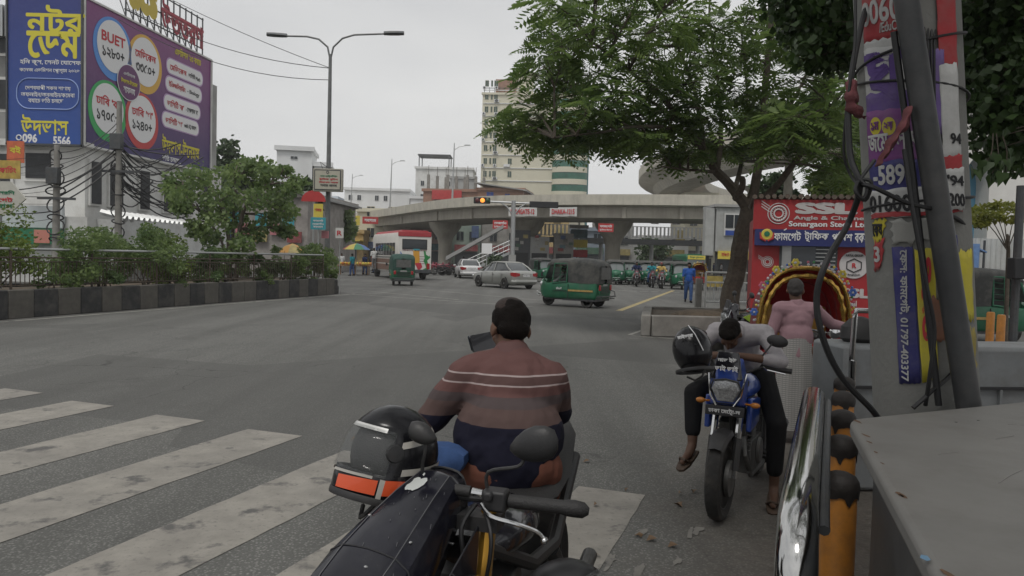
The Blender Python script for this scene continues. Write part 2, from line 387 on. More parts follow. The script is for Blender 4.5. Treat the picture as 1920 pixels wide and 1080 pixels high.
def roadpaint(name, col, worn=.5):
    """thermoplastic paint rubbed through to the asphalt in flakes"""
    m = mat(name, col, .7, var=.18, vs=5, bump=.15, bs=70)
    t = m.node_tree; b = t.nodes['Principled BSDF']; l = t.links.new
    c = N(t, 'ShaderNodeTexCoord'); o = None; src = b.inputs['Base Color'].links[0].from_socket
    for sc, a, bb, f in ((3.2, .60, .66, 1.), (26, .60, .72, .7), (1.1, .45, .8, .5)):
        n = N(t, 'ShaderNodeTexNoise'); n.inputs['Scale'].default_value = sc; n.inputs['Detail'].default_value = 7; n.inputs['Roughness'].default_value = .65; l(c.outputs['Object'], n.inputs['Vector'])
        r = N(t, 'ShaderNodeMapRange'); r.inputs[1].default_value = a - worn*.06; r.inputs[2].default_value = bb; r.inputs[4].default_value = f*min(1, worn*1.6); l(n.outputs['Fac'], r.inputs[0])
        x = N(t, 'ShaderNodeMix', data_type='RGBA'); l(r.outputs[0], x.inputs[0]); l(src, x.inputs[6]); x.inputs[7].default_value = (.085,.082,.078, 1); src = x.outputs[2]
    l(src, b.inputs['Base Color']); return m
M_ASPH = asphalt()
M_ZEB = roadpaint('zebra_paint', (.262,.245,.215), .6)
M_LINE = roadpaint('line_paint', (.33,.32,.29), 1.05)
M_YEL = roadpaint('yellow_paint', (.38,.30,.13), .9)
M_CONC = streak(mat('concrete', (.49,.465,.395), .85, var=.12, vs=1.2, dirt=(.22,.205,.175), df=.55, ds=.6, bump=.2, bs=12))
M_CONCD = mat('concrete_grimy', (.24,.23,.21), .9, var=.2, vs=2, dirt=(.09,.085,.075), df=.7, ds=1.1, bump=.3, bs=25)
M_BLACKP = mat('kerb_black', (.035,.035,.036), .8, var=.3, vs=6, dirt=(.16,.15,.13), df=.5, ds=2.5, bump=.25, bs=30)
M_GREYP = mat('kerb_dirty', (.105,.097,.085), .85, var=.22, vs=5, dirt=(.07,.065,.06), df=.7, ds=2.0, bump=.25, bs=30)
M_SOIL = mat('soil', (.11,.085,.06), .95, var=.35, vs=9, bump=.6, bs=25)
M_RUST = mat('rusty_rail', (.105,.08,.062), .7, .2, var=.35, vs=30, bump=.1, bs=80)
M_GALV = mat('galvanised', (.42,.43,.43), .45, .7, var=.15, vs=6, dirt=(.2,.17,.13), df=.3, ds=3)
M_STEELD = mat('dark_steel', (.075,.08,.085), .5, .5, var=.2, vs=9, dirt=(.16,.13,.10), df=.3, ds=4)
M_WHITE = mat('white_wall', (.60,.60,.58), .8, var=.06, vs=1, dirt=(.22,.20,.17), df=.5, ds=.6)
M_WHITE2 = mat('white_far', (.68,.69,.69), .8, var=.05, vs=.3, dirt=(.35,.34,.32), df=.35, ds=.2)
M_CREAM = mat('cream_wall', (.60,.57,.45), .8, var=.05, vs=.3, dirt=(.34,.31,.24), df=.3, ds=.15)
M_GREYW = mat('grey_wall', (.33,.33,.32), .85, var=.12, vs=.6, dirt=(.14,.13,.12), df=.6, ds=.5)
M_BRICK = mat('brick_far', (.30,.17,.12), .9, var=.2, vs=1.5, dirt=(.2,.16,.13), df=.5, ds=.5)
M_GLASS = mat('dark_glass', (.03,.035,.04), .08, spec=.6)
M_GGLASS = mat('green_glass', (.014,.105,.065), .14, var=.35, vs=.9, spec=.6)
M_BGLASS = mat('blue_glass', (.10,.25,.36), .15, spec=.7)
M_RED = mat('red_paint', (.42,.035,.035), .6, var=.15, vs=3)
M_YELLOW = mat('yellow_paint2', (.62,.50,.08), .6, var=.12, vs=3)
M_INK = mat('ink_black', (.02,.02,.022), .7)
M_WINK = mat('ink_white', (.72,.72,.72), .7)
M_RINK = mat('ink_red', (.50,.04,.05), .7)
M_YINK = mat('ink_yellow', (.62,.55,.05), .7)
M_GREEN = mat('green_paint', (.02,.17,.08), .55, var=.2, vs=4)
M_BLUE = mat('blue_paint', (.03,.07,.30), .55, var=.15, vs=4)
M_BLUEG = mat('teal_sign', (.05,.30,.36), .6, var=.15, vs=4)
M_BARK = mat('bark', (.085,.068,.052), .9, var=.4, vs=14, bump=.9, bs=22, dirt=(.14,.125,.10), df=.6, ds=3)
M_CABLE = mat('cable_black', (.012,.012,.013), .55)
HL = Vector((.286,.958,0)); HN = Vector((.958,-.286,0))          # along / across the road

# ================================================================== ground
b = MB(); b.add([(-500,-300,0),(500,-300,0),(500,900,0),(-500,900,0)], [(0,1,2,3)]); tag(b.build('road', M_ASPH), kind='structure')
A0 = Vector((-11.47,16.71,0))
# raised median: kerb of painted blocks, soil inside
ang = math.atan2(HL.y, HL.x)
b = MB(); S0, S1, MW = -26.0, 15.2, 3.0
k = int((S1-S0)/.655)
for i in range(k):
    a = S0 + .655*i; mm = 0 if i % 2 else 1
    if a > 7.6 and random.random() < .4: mm = 1-mm
    b.box((a+.3275, .12, .33+random.uniform(-.008,.008)), (.645, .24, .66), mm)
    b.box((a+.3275, MW-.12, .33), (.645, .24, .66), mm)
E_ = S0 + .655*k
b.box((E_+.12, MW/2, .30), (.24, MW, .60), 0); b.box((E_+.42, MW/2-.1, .155), (.36, MW-.5, .31), 0)
tag(b.build('median_kerb', [M_BLACKP, M_GREYP], bevel=.02, loc=A0, rz=ang), 'long raised kerb of worn black and grey painted blocks edging the planted median', 'kerb')
b = MB(); b.box(((S0+E_)/2, MW/2, .28), (E_-S0, MW-.48, .56)); tag(b.build('median_soil', M_SOIL, loc=A0, rz=ang), kind='structure')
# painted lines
def strip(mb, p, q, wd, z=.004):
    p, q = Vector(p), Vector(q); d = (q-p); d.z = 0; n = Vector((-d.y, d.x, 0)).normalized()*wd/2
    mb.add([(p-n)[:2]+(z,), (p+n)[:2]+(z,), (q+n)[:2]+(z,), (q-n)[:2]+(z,)], [(0,3,2,1)])
b = MB(); strip(b, A0 - HL*24 + HN*.45, A0 + HL*15.5 + HN*.45, .13)
for p, q, wd in (((680,545),(860,562),.10),((560,545),(1000,575),.10),((760,540),(1010,563),.09),((540,538),(720,541),.12)): 
    strip(b, G(*p), G(*q), wd)
for i in range(9):
    p = G(1160+20*i, 545+.6*i); strip(b, p, p+Vector((.45,.02,0)), .28)
tag(b.build('lane_marking', M_LINE), kind='structure')
b = MB(); strip(b, G(1160,583), G(1262,545), .22, .0045); tag(b.build('yellow_lane_marking', M_YEL), kind='structure')
b = MB()
sd_ = Vector((.345,.938,0)).normalized(); sn_ = Vector((.938,-.345,0))
for i, (x, y) in enumerate(((-5.95,8.75),(-4.8,8.14),(-3.59,7.56),(-2.48,7.05),(-1.41,6.37),(-.42,5.95),(.54,5.53))):
    p = Vector((x, y, 0)); wd = .62 if i < 6 else .5
    n = 26; V_ = []; 
    for j in range(n+1):
        t = j/n; q = p - sd_*4.6*t
        e = [random.uniform(-.006,.006) for _ in range(2)]
        V_ += [(q + sn_*e[0])[:2]+(.004,), (q + sn_*(wd+e[1]))[:2]+(.004,)]
    V_[0] = (V_[0][0], V_[0][1], .004); b.add(V_, [(2*j, 2*j+1, 2*j+3, 2*j+2) for j in range(n)])
tag(b.build('crosswalk_stripe', M_ZEB), kind='structure')
b = MB(); q0 = G(1258,985); q1 = G(1192,1078)          # last, nearly scrubbed-off stripe near the parked motorcycle: scraps along its two edges
for i in range(9):
    f = random.random(); p = q0.lerp(q1,f)+sn_*random.choice((-.17,.17,.17,-.17,0))*random.uniform(.75,1.1); l_, w_ = random.uniform(.04,.15), random.uniform(.012,.035); q = [random.uniform(.5,1.2) for _ in range(9)]
    b.add([tuple(p+sn_*(w_*math.cos(2*PI*j/9)*q[j])+sd_*(l_*math.sin(2*PI*j/9)*q[j])+Vector((0,0,.004+.0002*i))) for j in range(9)], [tuple(range(9))])
tag(b.build('worn_marking', roadpaint('scrubbed_paint',(.19,.18,.16),.9)), kind='structure')
# seams and small litter in the gutter
M_LITTER = mat('dry_leaf', (.16,.10,.055), .8, var=.4, vs=40)
for i in range(16):
    px, py = random.uniform(1100,1330), random.uniform(840,1060)
    if random.random() < .45: px, py = random.uniform(560,1250), random.uniform(650,830)
    p = G(px, py); b = MB(); a = random.uniform(0,6); s_ = random.uniform(.018,.045)
    pts = [(math.cos(a+t)*s_*(1 if k % 2 else .45), math.sin(a+t)*s_*(1 if k % 2 else .6), .006+.012*(k % 3)) for k, t in enumerate((0,.8,1.6,3.1,3.9,4.8))]
    b.add(pts, [(0,1,2,3,4,5)]); tag(b.build('dry_leaf', M_LITTER, loc=p), 'small dry brown leaf lying flat on the asphalt', 'leaf', 'dry leaves scattered on the road')

# ================================================================== flyover
path = [(-40,165),(-33,137),(-26,114),(-17.9,99),(-11.2,85),(-6.8,77),(-2.6,72),(2,69.2),(7.3,67),(12,65.6),(17.5,64.6),(24.5,63.6),(36,62.5),(60,61.5)]
def sm(pts, n=4):
    P_ = [Vector(p).to_3d() if len(p) == 2 else Vector(p) for p in pts]; o = []
    for i in range(len(P_)-1):
        a, bb, c, d = P_[max(i-1,0)], P_[i], P_[i+1], P_[min(i+2,len(P_)-1)]
        for j in range(n):
            t = j/n; o.append(.5*((2*bb)+(c-a)*t+(2*a-5*bb+4*c-d)*t*t+(3*bb-a-3*c+d)*t**3))
    return o + [P_[-1]]
P_ = sm(path, 4)
def sweep(sec, P_, z=0., flip=1):
    rings = []
    for i, p in enumerate(P_):
        d = (P_[min(i+1,len(P_)-1)]-P_[max(i-1,0)]); d.z = 0; n = Vector((-d.y, d.x, 0)).normalized()*flip
        rings.append([tuple(p + n*t + Vector((0,0,h+z))) for t, h in sec])
    return rings
fly = thing('flyover', 'long curved concrete flyover with plain parapet crossing behind the traffic', 'flyover', (0,0,0))
b = MB(); b.loft(sweep([(0,7.55),(0,6.62),(.45,6.5),(8.55,6.5),(9,6.62),(9,7.55),(8.7,7.55),(8.7,6.95),(.3,6.95),(.3,7.55)], P_)); b.build('deck', M_CONC, fly, sharp=30)
M_GIRD = streak(mat('girder_concrete', (.36,.335,.285), .9, var=.12, vs=.8, dirt=(.17,.155,.13), df=.6, ds=.6))
b = MB(); b.loft(sweep([(.7,6.52),(.7,5.5),(1.6,5.4),(7.4,5.4),(8.3,5.5),(8.3,6.52)], P_)); 
for i in range(6, len(P_)-2, 4):                   # girder joints and diaphragm ribs
    d = (P_[i+1]-P_[i-1]).normalized(); n = Vector((-d.y,d.x,0)); q = P_[i]+n*.62
    b.box((q.x,q.y,5.97), (.35,.2,1.0), 0, (0,0,math.atan2(d.y,d.x)))
b.build('girder', M_GIRD, fly, sharp=30)
for px, dd in ((1157,69.5),(985,71.5),(828,81),(735,98),(1420,66.5)):
    c = D(px,500,dd); b = MB(); y0 = c.y+3.5
    b.loft([[(c.x+math.cos(t)*w_*(1 if abs(math.cos(t))>.1 else 1), y0+math.sin(t)*w2, z) for t in np.linspace(0,2*PI,16,endpoint=False)] for w_, w2, z in ((.75,.75,0),(.75,.75,3.1),(.95,1.1,3.8),(1.75,2.3,4.9),(1.9,2.6,5.42))])
    b.build('pier', M_GIRD, fly)
for px, tx, w_, dd in ((980,'FARMGATE-12',2.9,69.4),(1056,'DHAKA-1215',2.6,68.2)):
    c = D(px,397,dd); t = thing('cloth_banner', 'pale banner lettered '+tx+' in red, hung on the flyover girder', 'banner', (c.x, c.y-.1, c.z))
    rz = math.atan2(-2.6, 5.3) if px < 1000 else math.atan2(-2.2,5.3)
    t.rotation_euler.z = rz; b = MB(); n = 10
    b.loft([[(-w_/2+w_*i/n, .02*math.sin(i*1.7), .42-.03*math.sin(PI*i/n)), (-w_/2+w_*i/n, .02*math.sin(i*1.7)+.03, .42-.03*math.sin(PI*i/n)), (-w_/2+w_*i/n, .03, -.42), (-w_/2+w_*i/n, 0, -.42+.02*math.sin(i))] for i in range(n+1)])
    b.build('cloth', M_WHITE, t); b = MB(); text(b, tx, basis((0,-.06,0),(1,0,0),(0,0,1)), .48, 0, .035, w_*.84); b.build('lettering', M_RINK, t)

# curved expressway ramp above
rp = thing('expressway_ramp', 'high curved concrete expressway ramp sweeping round behind the big tree', 'ramp', (0,0,0))
P2 = [Vector((54+26*math.cos(t), 105+34*math.sin(t), 14.2+2.6*(math.pi-t)/PI*(-1 if 0 else 1)*.9)) for t in np.linspace(R(300), R(80), 40)]
P2 = [Vector((p.x, p.y, 11.0+4.6*((40-i)/40)**1.5)) for i, p in enumerate(P2)]
b = MB(); b.loft(sweep([(0,2.9),(0,1.5),(.3,1.3),(2.2,.5),(3.0,-.6),(7.0,-.6),(7.8,.5),(9.7,1.3),(10,1.5),(10,2.9),(9.7,2.9),(9.7,1.8),(.3,1.8),(.3,2.9)], P2)); b.build('deck', M_CONC, rp, sharp=30)
for i in (8, 20, 34):
    p = P2[i]; c = Vector((54,105,0)); q = p + (p-c).to_2d().to_3d().normalized()*(-5 if 1 else 5); b = MB()
    b.loft([[(q.x+math.cos(t)*w_, q.y+math.sin(t)*w_, z) for t in np.linspace(0,2*PI,14,endpoint=False)] for w_, z in ((1.1,0),(1.1,9.5),(1.6,11.5),(2.6,p.z-.5))]); b.build('pier', M_CONC, rp)

# footbridge below the flyover, its roofed stair and stair tower
fb = thing('footbridge', 'steel footbridge with dark beam and pale slatted railing under the flyover', 'footbridge', (0,0,0))
b = MB(); b.box((10.5,81,3.75), (20,2.4,.55)); b.build('beam', M_STEELD, fb)
for x0, x1 in ((1.5,7.0),(9.6,20.4)):
    b = MB(); b.box(((x0+x1)/2,79.8,5.35), (x1-x0,.08,.08)); b.box(((x0+x1)/2,79.8,4.2), (x1-x0,.08,.08))
    for i in range(int((x1-x0)/.42)): b.box((x0+.2+.42*i,79.8,4.78), (.2,.05,1.1))
    b.build('railing', M_GALV, fb)
for x in (2.0,9.5,15,20): b = MB(); b.tube([(x,81,0),(x,81,3.5)],.22,10); b.build('pillar', M_GALV, fb)
st = thing('roofed_stair', 'covered footbridge stair with long sloping pale roof left of the signal post', 'stair', (0,0,0))
b = MB(); p, q = Vector((-6.0,68,1.3)), Vector((-.9,68,4.3)); d = q-p
def slab(mb, p, q, wd, th, m=0, up=0):
    mb.add([(p.x,p.y-wd/2,p.z+up),(q.x,q.y-wd/2,q.z+up),(q.x,q.y+wd/2,q.z+up),(p.x,p.y+wd/2,p.z+up),(p.x,p.y-wd/2,p.z+up+th),(q.x,q.y-wd/2,q.z+up+th),(q.x,q.y+wd/2,q.z+up+th),(p.x,p.y+wd/2,p.z+up+th)],
           [(0,3,2,1),(4,5,6,7),(0,1,5,4),(1,2,6,5),(2,3,7,6),(3,0,4,7)], m)
slab(b, p, q, 2.2, .35); b.build('roof', M_GREYW, st)
b = MB(); slab(b, p+Vector((1.6,-.2,-1.3)), q+Vector((.6,-.2,-2.3)), 1.6, .25)
for i in range(10):
    t = i/9; c = p+Vector((1.5,-.9,-1.2))+(q-p-Vector((1.0,0,.9)))*t; b.box((c.x,c.y,c.z+.55),(.06,.06,1.1))
for h in (.35,.75,1.1): b.tube([p+Vector((1.5,-.9,-1.2+h)), q+Vector((.6,-.9,-2.2+h))], .05, 6)
b.build('flight', M_GALV, st)
tw = thing('stair_tower', 'grey clad footbridge stair tower with white framed window beside the tree trunk', 'stair tower', (13.5,47,0))
M_CLAD = mat('grey_cladding', (.40,.41,.40), .6, .1, var=.12, vs=2, dirt=(.2,.18,.15), df=.4, ds=.8)
b = MB(); b.box((0,0,3.75), (2.3,2.6,2.7))
for i in range(15): b.box((-1.1+.16*i,-1.31,3.75),(.05,.04,2.64))
b.build('wall', M_CLAD, tw)
b = MB(); b.box((-.1,-1.36,4.05),(1.15,.1,1.35)); w_ = b.build('window_frame', M_WHITE, tw)
b = MB(); b.box((-.37,-1.42,4.25),(.48,.04,.8)); b.box((.17,-1.42,4.25),(.48,.04,.8)); b.build('pane', M_GLASS, w_)
b = MB(); b.box((-.1,-1.42,3.55),(1.0,.04,.3)); b.build('blue_panel', M_BLUE, tw)
b = MB(); b.box((0,0,5.2),(2.6,2.9,.16)); b.build('roof', M_GREYW, tw)
for x in (-1.0,1.0):
    for y in (-1.1,1.1): b = MB(); b.box((x,y,1.2),(.16,.16,2.4)); b.build('post', M_STEELD, tw)
b = MB(); b.box((-1.5,-.9,3.6),(.55,.6,2.9)); b.build('side_shaft', M_CLAD, tw)
b = MB(); b.box((.1,-1.4,2.2),(2.2,.12,.5)); s_ = b.build('signboard', M_YELLOW, tw)
b = MB(); text(b, 'টিকেট কাউন্টার', basis((-.2,-1.465,2.2),(1,0,0),(0,0,1)), .3, 0, .02, 1.2); b.build('lettering', M_RINK, s_)

# ================================================================== far buildings
def block(name, label, c, wd, dp, h, rz, wallm, wins=(), side=(), glass=None, roof=True, cat='building', group=None, frame=.0):
    """c = front-left ground corner; wins = (x, z, w, h) on the front, side = same on the right flank"""
    t = thing(name, label, cat, c, rz, group)
    b = MB(); b.box((wd/2, dp/2, h/2), (wd, dp, h)); b.build('wall', wallm, t)
    if roof:
        b = MB(); b.box((wd/2, -.15, h+.02), (wd+.5, .35, .5)); b.box((wd/2, dp, h+.02), (wd+.5, .35, .5)); b.box((0, dp/2, h+.02), (.3, dp-.4, .5)); b.box((wd, dp/2, h+.02), (.3, dp-.4, .5)); b.build('parapet', wallm, t)
    for x, z, ww, hh in wins:
        b = MB(); b.box((x, -.03, z), (ww, .08, hh)); f = b.build('window', wallm if not frame else M_WHITE2, t)
        b = MB(); b.box((x-ww*.24, -.085, z), (ww*.42, .05, hh*.9)); b.box((x+ww*.24, -.085, z), (ww*.42, .05, hh*.9)); b.build('pane', glass or M_GLASS, f)
    for y, z, ww, hh in side:
        b = MB(); b.box((wd+.02, y, z), (.08, ww, hh)); f = b.build('window', wallm, t); b = MB(); b.box((wd+.07, y, z), (.05, ww*.86, hh*.9)); b.build('pane', glass or M_GLASS, f)
    return t
# hotel
H0 = Vector((-8.2,180,0)); HW = 18.0
wins = []
rows = [17.6+3.06*i for i in range(8)]
for i, z in enumerate(rows):
    for x, ww in ((1.0,.9),(2.2,.45),(3.2,.95),(6.9,1.0)):
        if x > 6 and i > 4: continue
        wins.append((x, z+4.0, ww, 1.5))
ht = block('hotel_tower', 'tall cream hotel tower with a rounded green glass corner behind the flyover', H0, HW, 16, 40.6, R(-4), M_CREAM, wins, glass=mat('dull_green_glass', (.05,.08,.06), .2), cat='tower')
for i, z in enumerate(rows):
    b = MB(); b.box((HW*.5,-.12,z+2.4), (HW*.98,.2,.16)); b.build('string_course', M_WHITE2, ht)
    for x in ((.4,3.3) if i % 2 else (3.2,3.6)) : 
        b = MB(); b.box((x,-.35,z+2.95), (.75,.5,.6)); b.lathe([(.22,0),(.22,.04)],12,1,Matrix.Translation((x,-.61,z+2.95)) @ Matrix.Rotation(PI/2,4,'X')); b.build('air_conditioner', [M_WHITE2, M_STEELD], ht)
    if i in (1,4):
        b = MB(); b.box((6.2,-.35,z+2.95), (1.5,.5,.6)); b.build('air_conditioner', M_WHITE2, ht)
cg = MB(); n = 14                                    # the rounded glazed corner bay
def bay(r, z0, z1, mb, m): 
    vs = []
    for z in (z0, z1): vs += [(HW + 3.2 - 4.2*math.cos(PI*i/n), -r*math.sin(PI*i/n)*1.0, z) for i in range(n+1)]
    mb.add(vs, [(i, i+1, n+1+i+1, n+1+i) for i in range(n)], m)
    mb.add(vs[:n+1], [tuple(range(n,-1,-1))], m); mb.add(vs[n+1:], [tuple(range(n+1))], m)
b = MB(); b.box((HW+3.6, 8, 20), (7.2, 16, 40)); b.build('corner_core', M_CREAM, ht)
b = MB(); b.box((HW+7.4, 6, 19), (.6, 12, 38)); b.build('glass_flank', mat('teal_glass', (.03,.12,.12), .15, spec=.7), ht)
for i in range(10):
    z = 13.6+2.85*i; b = MB(); bay(2.3, z, z+1.25, b, 0); b.build('corner_band', M_CREAM, ht)
    b = MB(); bay(2.15, z+1.25, z+2.85, b, 0); b.build('corner_glazing', M_GGLASS, ht)
b = MB(); b.box((5.4,4,42.6), (5.0,5,3.6)); b.build('roof_cabin', M_BRICK, ht)
b = MB(); b.box((9.6,5,43.2), (4.2,6,4.8)); b.box((10,5,46.0),(5,7,.4)); b.build('roof_cabin', M_CREAM, ht)
b = MB(); b.tube([(9,5,46),(9,5,51)], .08, 6); b.build('mast', M_STEELD, ht)
b = MB()
for i in range(14): b.box((.4+1.2*i,.2,41.4),(.12,.12,1.5))
b.box((8,.2,42),(16,.12,.14)); b.build('roof_rail', M_STEELD, ht)
b = MB(); text(b, 'HOTEL', basis((10.2,-.2,38.6),(1,0,0),(0,0,1)), 1.1, 0, .04, 4.0); b.ring((13.6,-.3,38.9),.8,.12,20,0,(PI/2,0,0)); b.build('roof_lettering', mat('grey_letters', (.25,.22,.22), .6), ht)

def grid(nx, nz, x0, dx, z0, dz, ww, hh, skip=0.):
    return [(x0+dx*i, z0+dz*j, ww, hh) for i in range(nx) for j in range(nz) if random.random() >= skip]
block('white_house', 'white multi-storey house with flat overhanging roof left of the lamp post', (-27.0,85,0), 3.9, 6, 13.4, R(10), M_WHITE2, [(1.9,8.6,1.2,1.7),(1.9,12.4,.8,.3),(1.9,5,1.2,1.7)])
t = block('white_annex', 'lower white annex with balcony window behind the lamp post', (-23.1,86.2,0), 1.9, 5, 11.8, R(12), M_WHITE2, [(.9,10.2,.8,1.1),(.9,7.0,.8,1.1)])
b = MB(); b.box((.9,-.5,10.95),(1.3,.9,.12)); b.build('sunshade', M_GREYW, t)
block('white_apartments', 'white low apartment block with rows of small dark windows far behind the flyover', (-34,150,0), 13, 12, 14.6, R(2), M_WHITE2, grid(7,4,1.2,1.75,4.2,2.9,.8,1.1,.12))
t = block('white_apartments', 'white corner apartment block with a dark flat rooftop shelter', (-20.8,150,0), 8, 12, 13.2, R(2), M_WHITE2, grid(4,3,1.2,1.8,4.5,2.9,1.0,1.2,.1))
t = block('pale_apartments', 'pale apartment block with a green roof terrace and dark pergola', (-22.5,170,0), 13, 10, 21.5, R(0), M_WHITE, grid(3,2,1.6,3.2,15,3,.8,1.2,.2))
b = MB(); b.box((4,4,24.6),(7.5,6,.25)); 
for x in (.6,7.4): b.box((x,1.2,23),(.2,.2,3)); b.box((x,6.8,23),(.2,.2,3))
b.build('pergola', M_STEELD, t)
block('grey_apartments', 'grey green concrete block wedged between white blocks', (-13.6,158,0), 5.0, 9, 18.2, R(0), M_GREYW, grid(2,4,1.3,2.2,5,3.1,1.0,1.3))
block('pale_blue_house', 'small pale blue grey house at the far left end of the flyover', (-41.5,150,0), 6, 9, 12.8, R(3), mat('bluish_wall', (.50,.55,.60), .8, var=.08, vs=.4), grid(3,3,1.0,1.9,4.5,3.0,.9,1.2,.1))
t = block('brick_building', 'unfinished brick building with tall bare columns sticking up from its roof', (-15.8,130,0), 15, 12, 13.0, R(-6), M_BRICK, grid(3,1,2.6,4.6,11.4,3,1.4,1.2))
for i in range(9):
    b = MB(); x = .6+1.15*i; b.box((x,1.2+(i % 3)*2,14.4),(.45,.45,2.8)); b.tube([(x,1.2+(i%3)*2,15.6),(x,1.2+(i%3)*2,17.4)],.06,5); b.build('bare_column', M_CONCD, t)
b = MB(); b.box((4.2,-.3,12.2),(5.2,.25,1.6)); b.build('red_hoarding', M_RED, t)
t = block('tin_roof_house', 'low brick house with sloping tin roof and a blue window beside the hotel', (-6.3,128,0), 8.0, 9, 13.2, R(-10), M_BRICK, [(2.2,12.2,1.3,1.2),(5.2,12.0,.9,1.0)], glass=M_BLUE)
b = MB(); slab(b, Vector((-.4,4,14.2)), Vector((8.6,4,12.9)), 10, .2); b.build('tin_roof', M_GREYW, t)

# street frontage far under the flyover: narrow shop houses with small boards
cols = [M_GREYW, M_WHITE, M_CREAM, mat('pinkish_wall', (.42,.30,.27), .85, var=.15, vs=.8), mat('green_grey', (.22,.27,.23), .85, var=.15, vs=.7), M_CONCD, mat('ochre_wall', (.42,.32,.16), .85, var=.15, vs=.7), mat('slate_wall', (.20,.23,.27), .85, var=.12, vs=.7)]
names = ['dull grey', 'dirty white', 'cream', 'pinkish', 'green grey', 'soot dark', 'ochre', 'slate blue']
MUTE = [mat('board_%d'%i, c_, .7, var=.35, vs=3, dirt=(.12,.11,.10), df=.5, ds=2) for i, c_ in enumerate(((.22,.05,.05),(.32,.26,.10),(.05,.11,.07),(.05,.08,.17),(.08,.15,.17),(.36,.35,.33),(.14,.13,.12)))]
x = -30.; i = 0
spots_ = ['behind the bus', 'beside the roofed stair', 'behind the silver car', 'behind the signal post', 'left of the flyover pier', 'behind the flyover pier', 'behind the waiting motorcycles', 'behind the green bus', 'beyond the walking man', 'beside the stair tower', 'behind the tree trunk', 'behind the traffic police box', 'far right of the police box', 'behind the leaning pipe', 'behind the right hand fence', 'past the white arched building']
while x < 62:
    wd = random.uniform(4.0,7.2); k = i % len(cols); h = random.uniform(5.5,10.5) if x < 10 else random.uniform(6,12)
    if 17 < x < 22: h = 5
    yy = 104+random.uniform(-2,5)
    t = block('shop_house', names[k]+' shop house '+spots_[min(i, len(spots_)-1)]+', under the flyover', (x, yy, 0), wd-.05, 10, h, R(random.uniform(-2,2)), cols[k], grid(2,2,wd*.28,wd*.44,4.6,2.9,1.1,1.4), cat='shop house', group='shop houses under the flyover')
    b = MB(); b.box((wd/2,-.35,2.9),(wd*.8,.2,.9)); s_ = b.build('shop_board', random.choice(MUTE), t)
    b = MB(); b.box((wd/2,-.06,1.2),(wd*.75,.12,2.2)); b.build('shutter', M_STEELD, t)
    if random.random() < .6:
        b = MB(); b.box((wd*.8,-.6,5.2),(1.0,.9,random.uniform(1.4,2.6))); b.build('hanging_board', random.choice(MUTE), t)
    x += wd; i += 1
# ================================================================== left corner building with billboards
PRE = 'িেৈ'; POST = {'ো': ('ে','া'), 'ৌ': ('ে','ৗ')}
def bn(s):
    """put Bengali vowel signs in the order they are seen (the font draws letters one by one)"""
    out_ = []; i = 0; cons = lambda c: 'ক' <= c <= 'হ' or c in 'ড়ঢ়য়ৎ'
    while i < len(s):
        c = s[i]
        if cons(c):
            j = i+1; cl = c
            while j < len(s):
                if s[j] == '়': cl += s[j]; j += 1
                elif s[j] == '্' and j+1 < len(s) and cons(s[j+1]):
                    if cl == 'র' : cl = s[j+1]                       # reph sits above: left off
                    elif s[j+1] == 'র': cl += 'ৃ'                    # stroke under the letter
                    else: cl += s[j+1]
                    j += 2
                else: break
            if j < len(s) and s[j] in PRE: out_.append(s[j]+cl); j += 1
            elif j < len(s) and s[j] in POST: a, z = POST[s[j]]; out_.append(a+cl+z); j += 1
            else: out_.append(cl)
            i = j
        else: out_.append(c); i += 1
    return ''.join(out_)
def onplane(M, px, py):
    """photo pixel -> coordinates on the board plane M (used to read the artwork off the photograph)"""
    Mi = M.inverted(); o = Mi @ Vector((0,0,CAMH)); d = Mi.to_3x3() @ ray(px, py); t = -o.z/d.z
    return o.x+d.x*t, o.y+d.y*t
lb = thing('corner_building', 'white two storey corner building carrying two huge billboards', 'building', (0,0,0))
C0 = Vector((-21.2,37.0,0)); dp = Vector((1.5,11.5,0)).normalized(); dl = Vector((-1,0,0))
def quadprism(mb, pts, z0, z1, m=0): mb.prism([(p[0],p[1]) for p in pts], z1-z0, m, None, z0)
foot = [C0+dl*14, C0, C0+dp*13, C0+dp*13+dl*12]
b = MB(); quadprism(b, foot, 0, 6.9); b.build('wall', M_WHITE, lb)
b = MB(); quadprism(b, [p+Vector((-.5,.4,0)) for p in foot], 6.9, 12.6); b.build('upper_wall', M_GREYW, lb)
b = MB(); quadprism(b, [foot[0]+Vector((0,-.35,0)), foot[1]+Vector((.3,-.35,0)), foot[1]+Vector((.3,.3,0)), foot[0]+Vector((0,.3,0))], 6.55, 6.78); b.build('cornice', M_WHITE, lb)
b = MB()
for i in range(60): b.box((C0.x-14+.23*i+.1, C0.y-.25, 12.5), (.12,.5,1.5))
b.box((C0.x-7,C0.y+.1,12.5),(14,.3,1.4)); b.build('tin_awning', M_GALV, lb)
def win_front(px0, py0, px1, py1, arch=False):
    M = basis((C0.x,C0.y-.06,0),(1,0,0),(0,0,1)); x0, z1 = onplane(M,px0,py0); x1, z0 = onplane(M,px1,py1)
    b = MB(); b.box((C0.x+(x0+x1)/2,C0.y-.05,(z0+z1)/2),(x1-x0+.3,.14,z1-z0+.3)); f = b.build('window', M_WHITE, lb)
    b = MB(); b.box((C0.x+(x0+x1)/2,C0.y-.13,(z0+z1)/2),(x1-x0,.06,z1-z0)); b.build('pane', mat('dark_interior', (.025,.027,.03), .6, var=.4, vs=3), f)
win_front(50,287,97,335); win_front(-60,287,20,340); win_front(0,48,32,100); win_front(0,150,28,205)
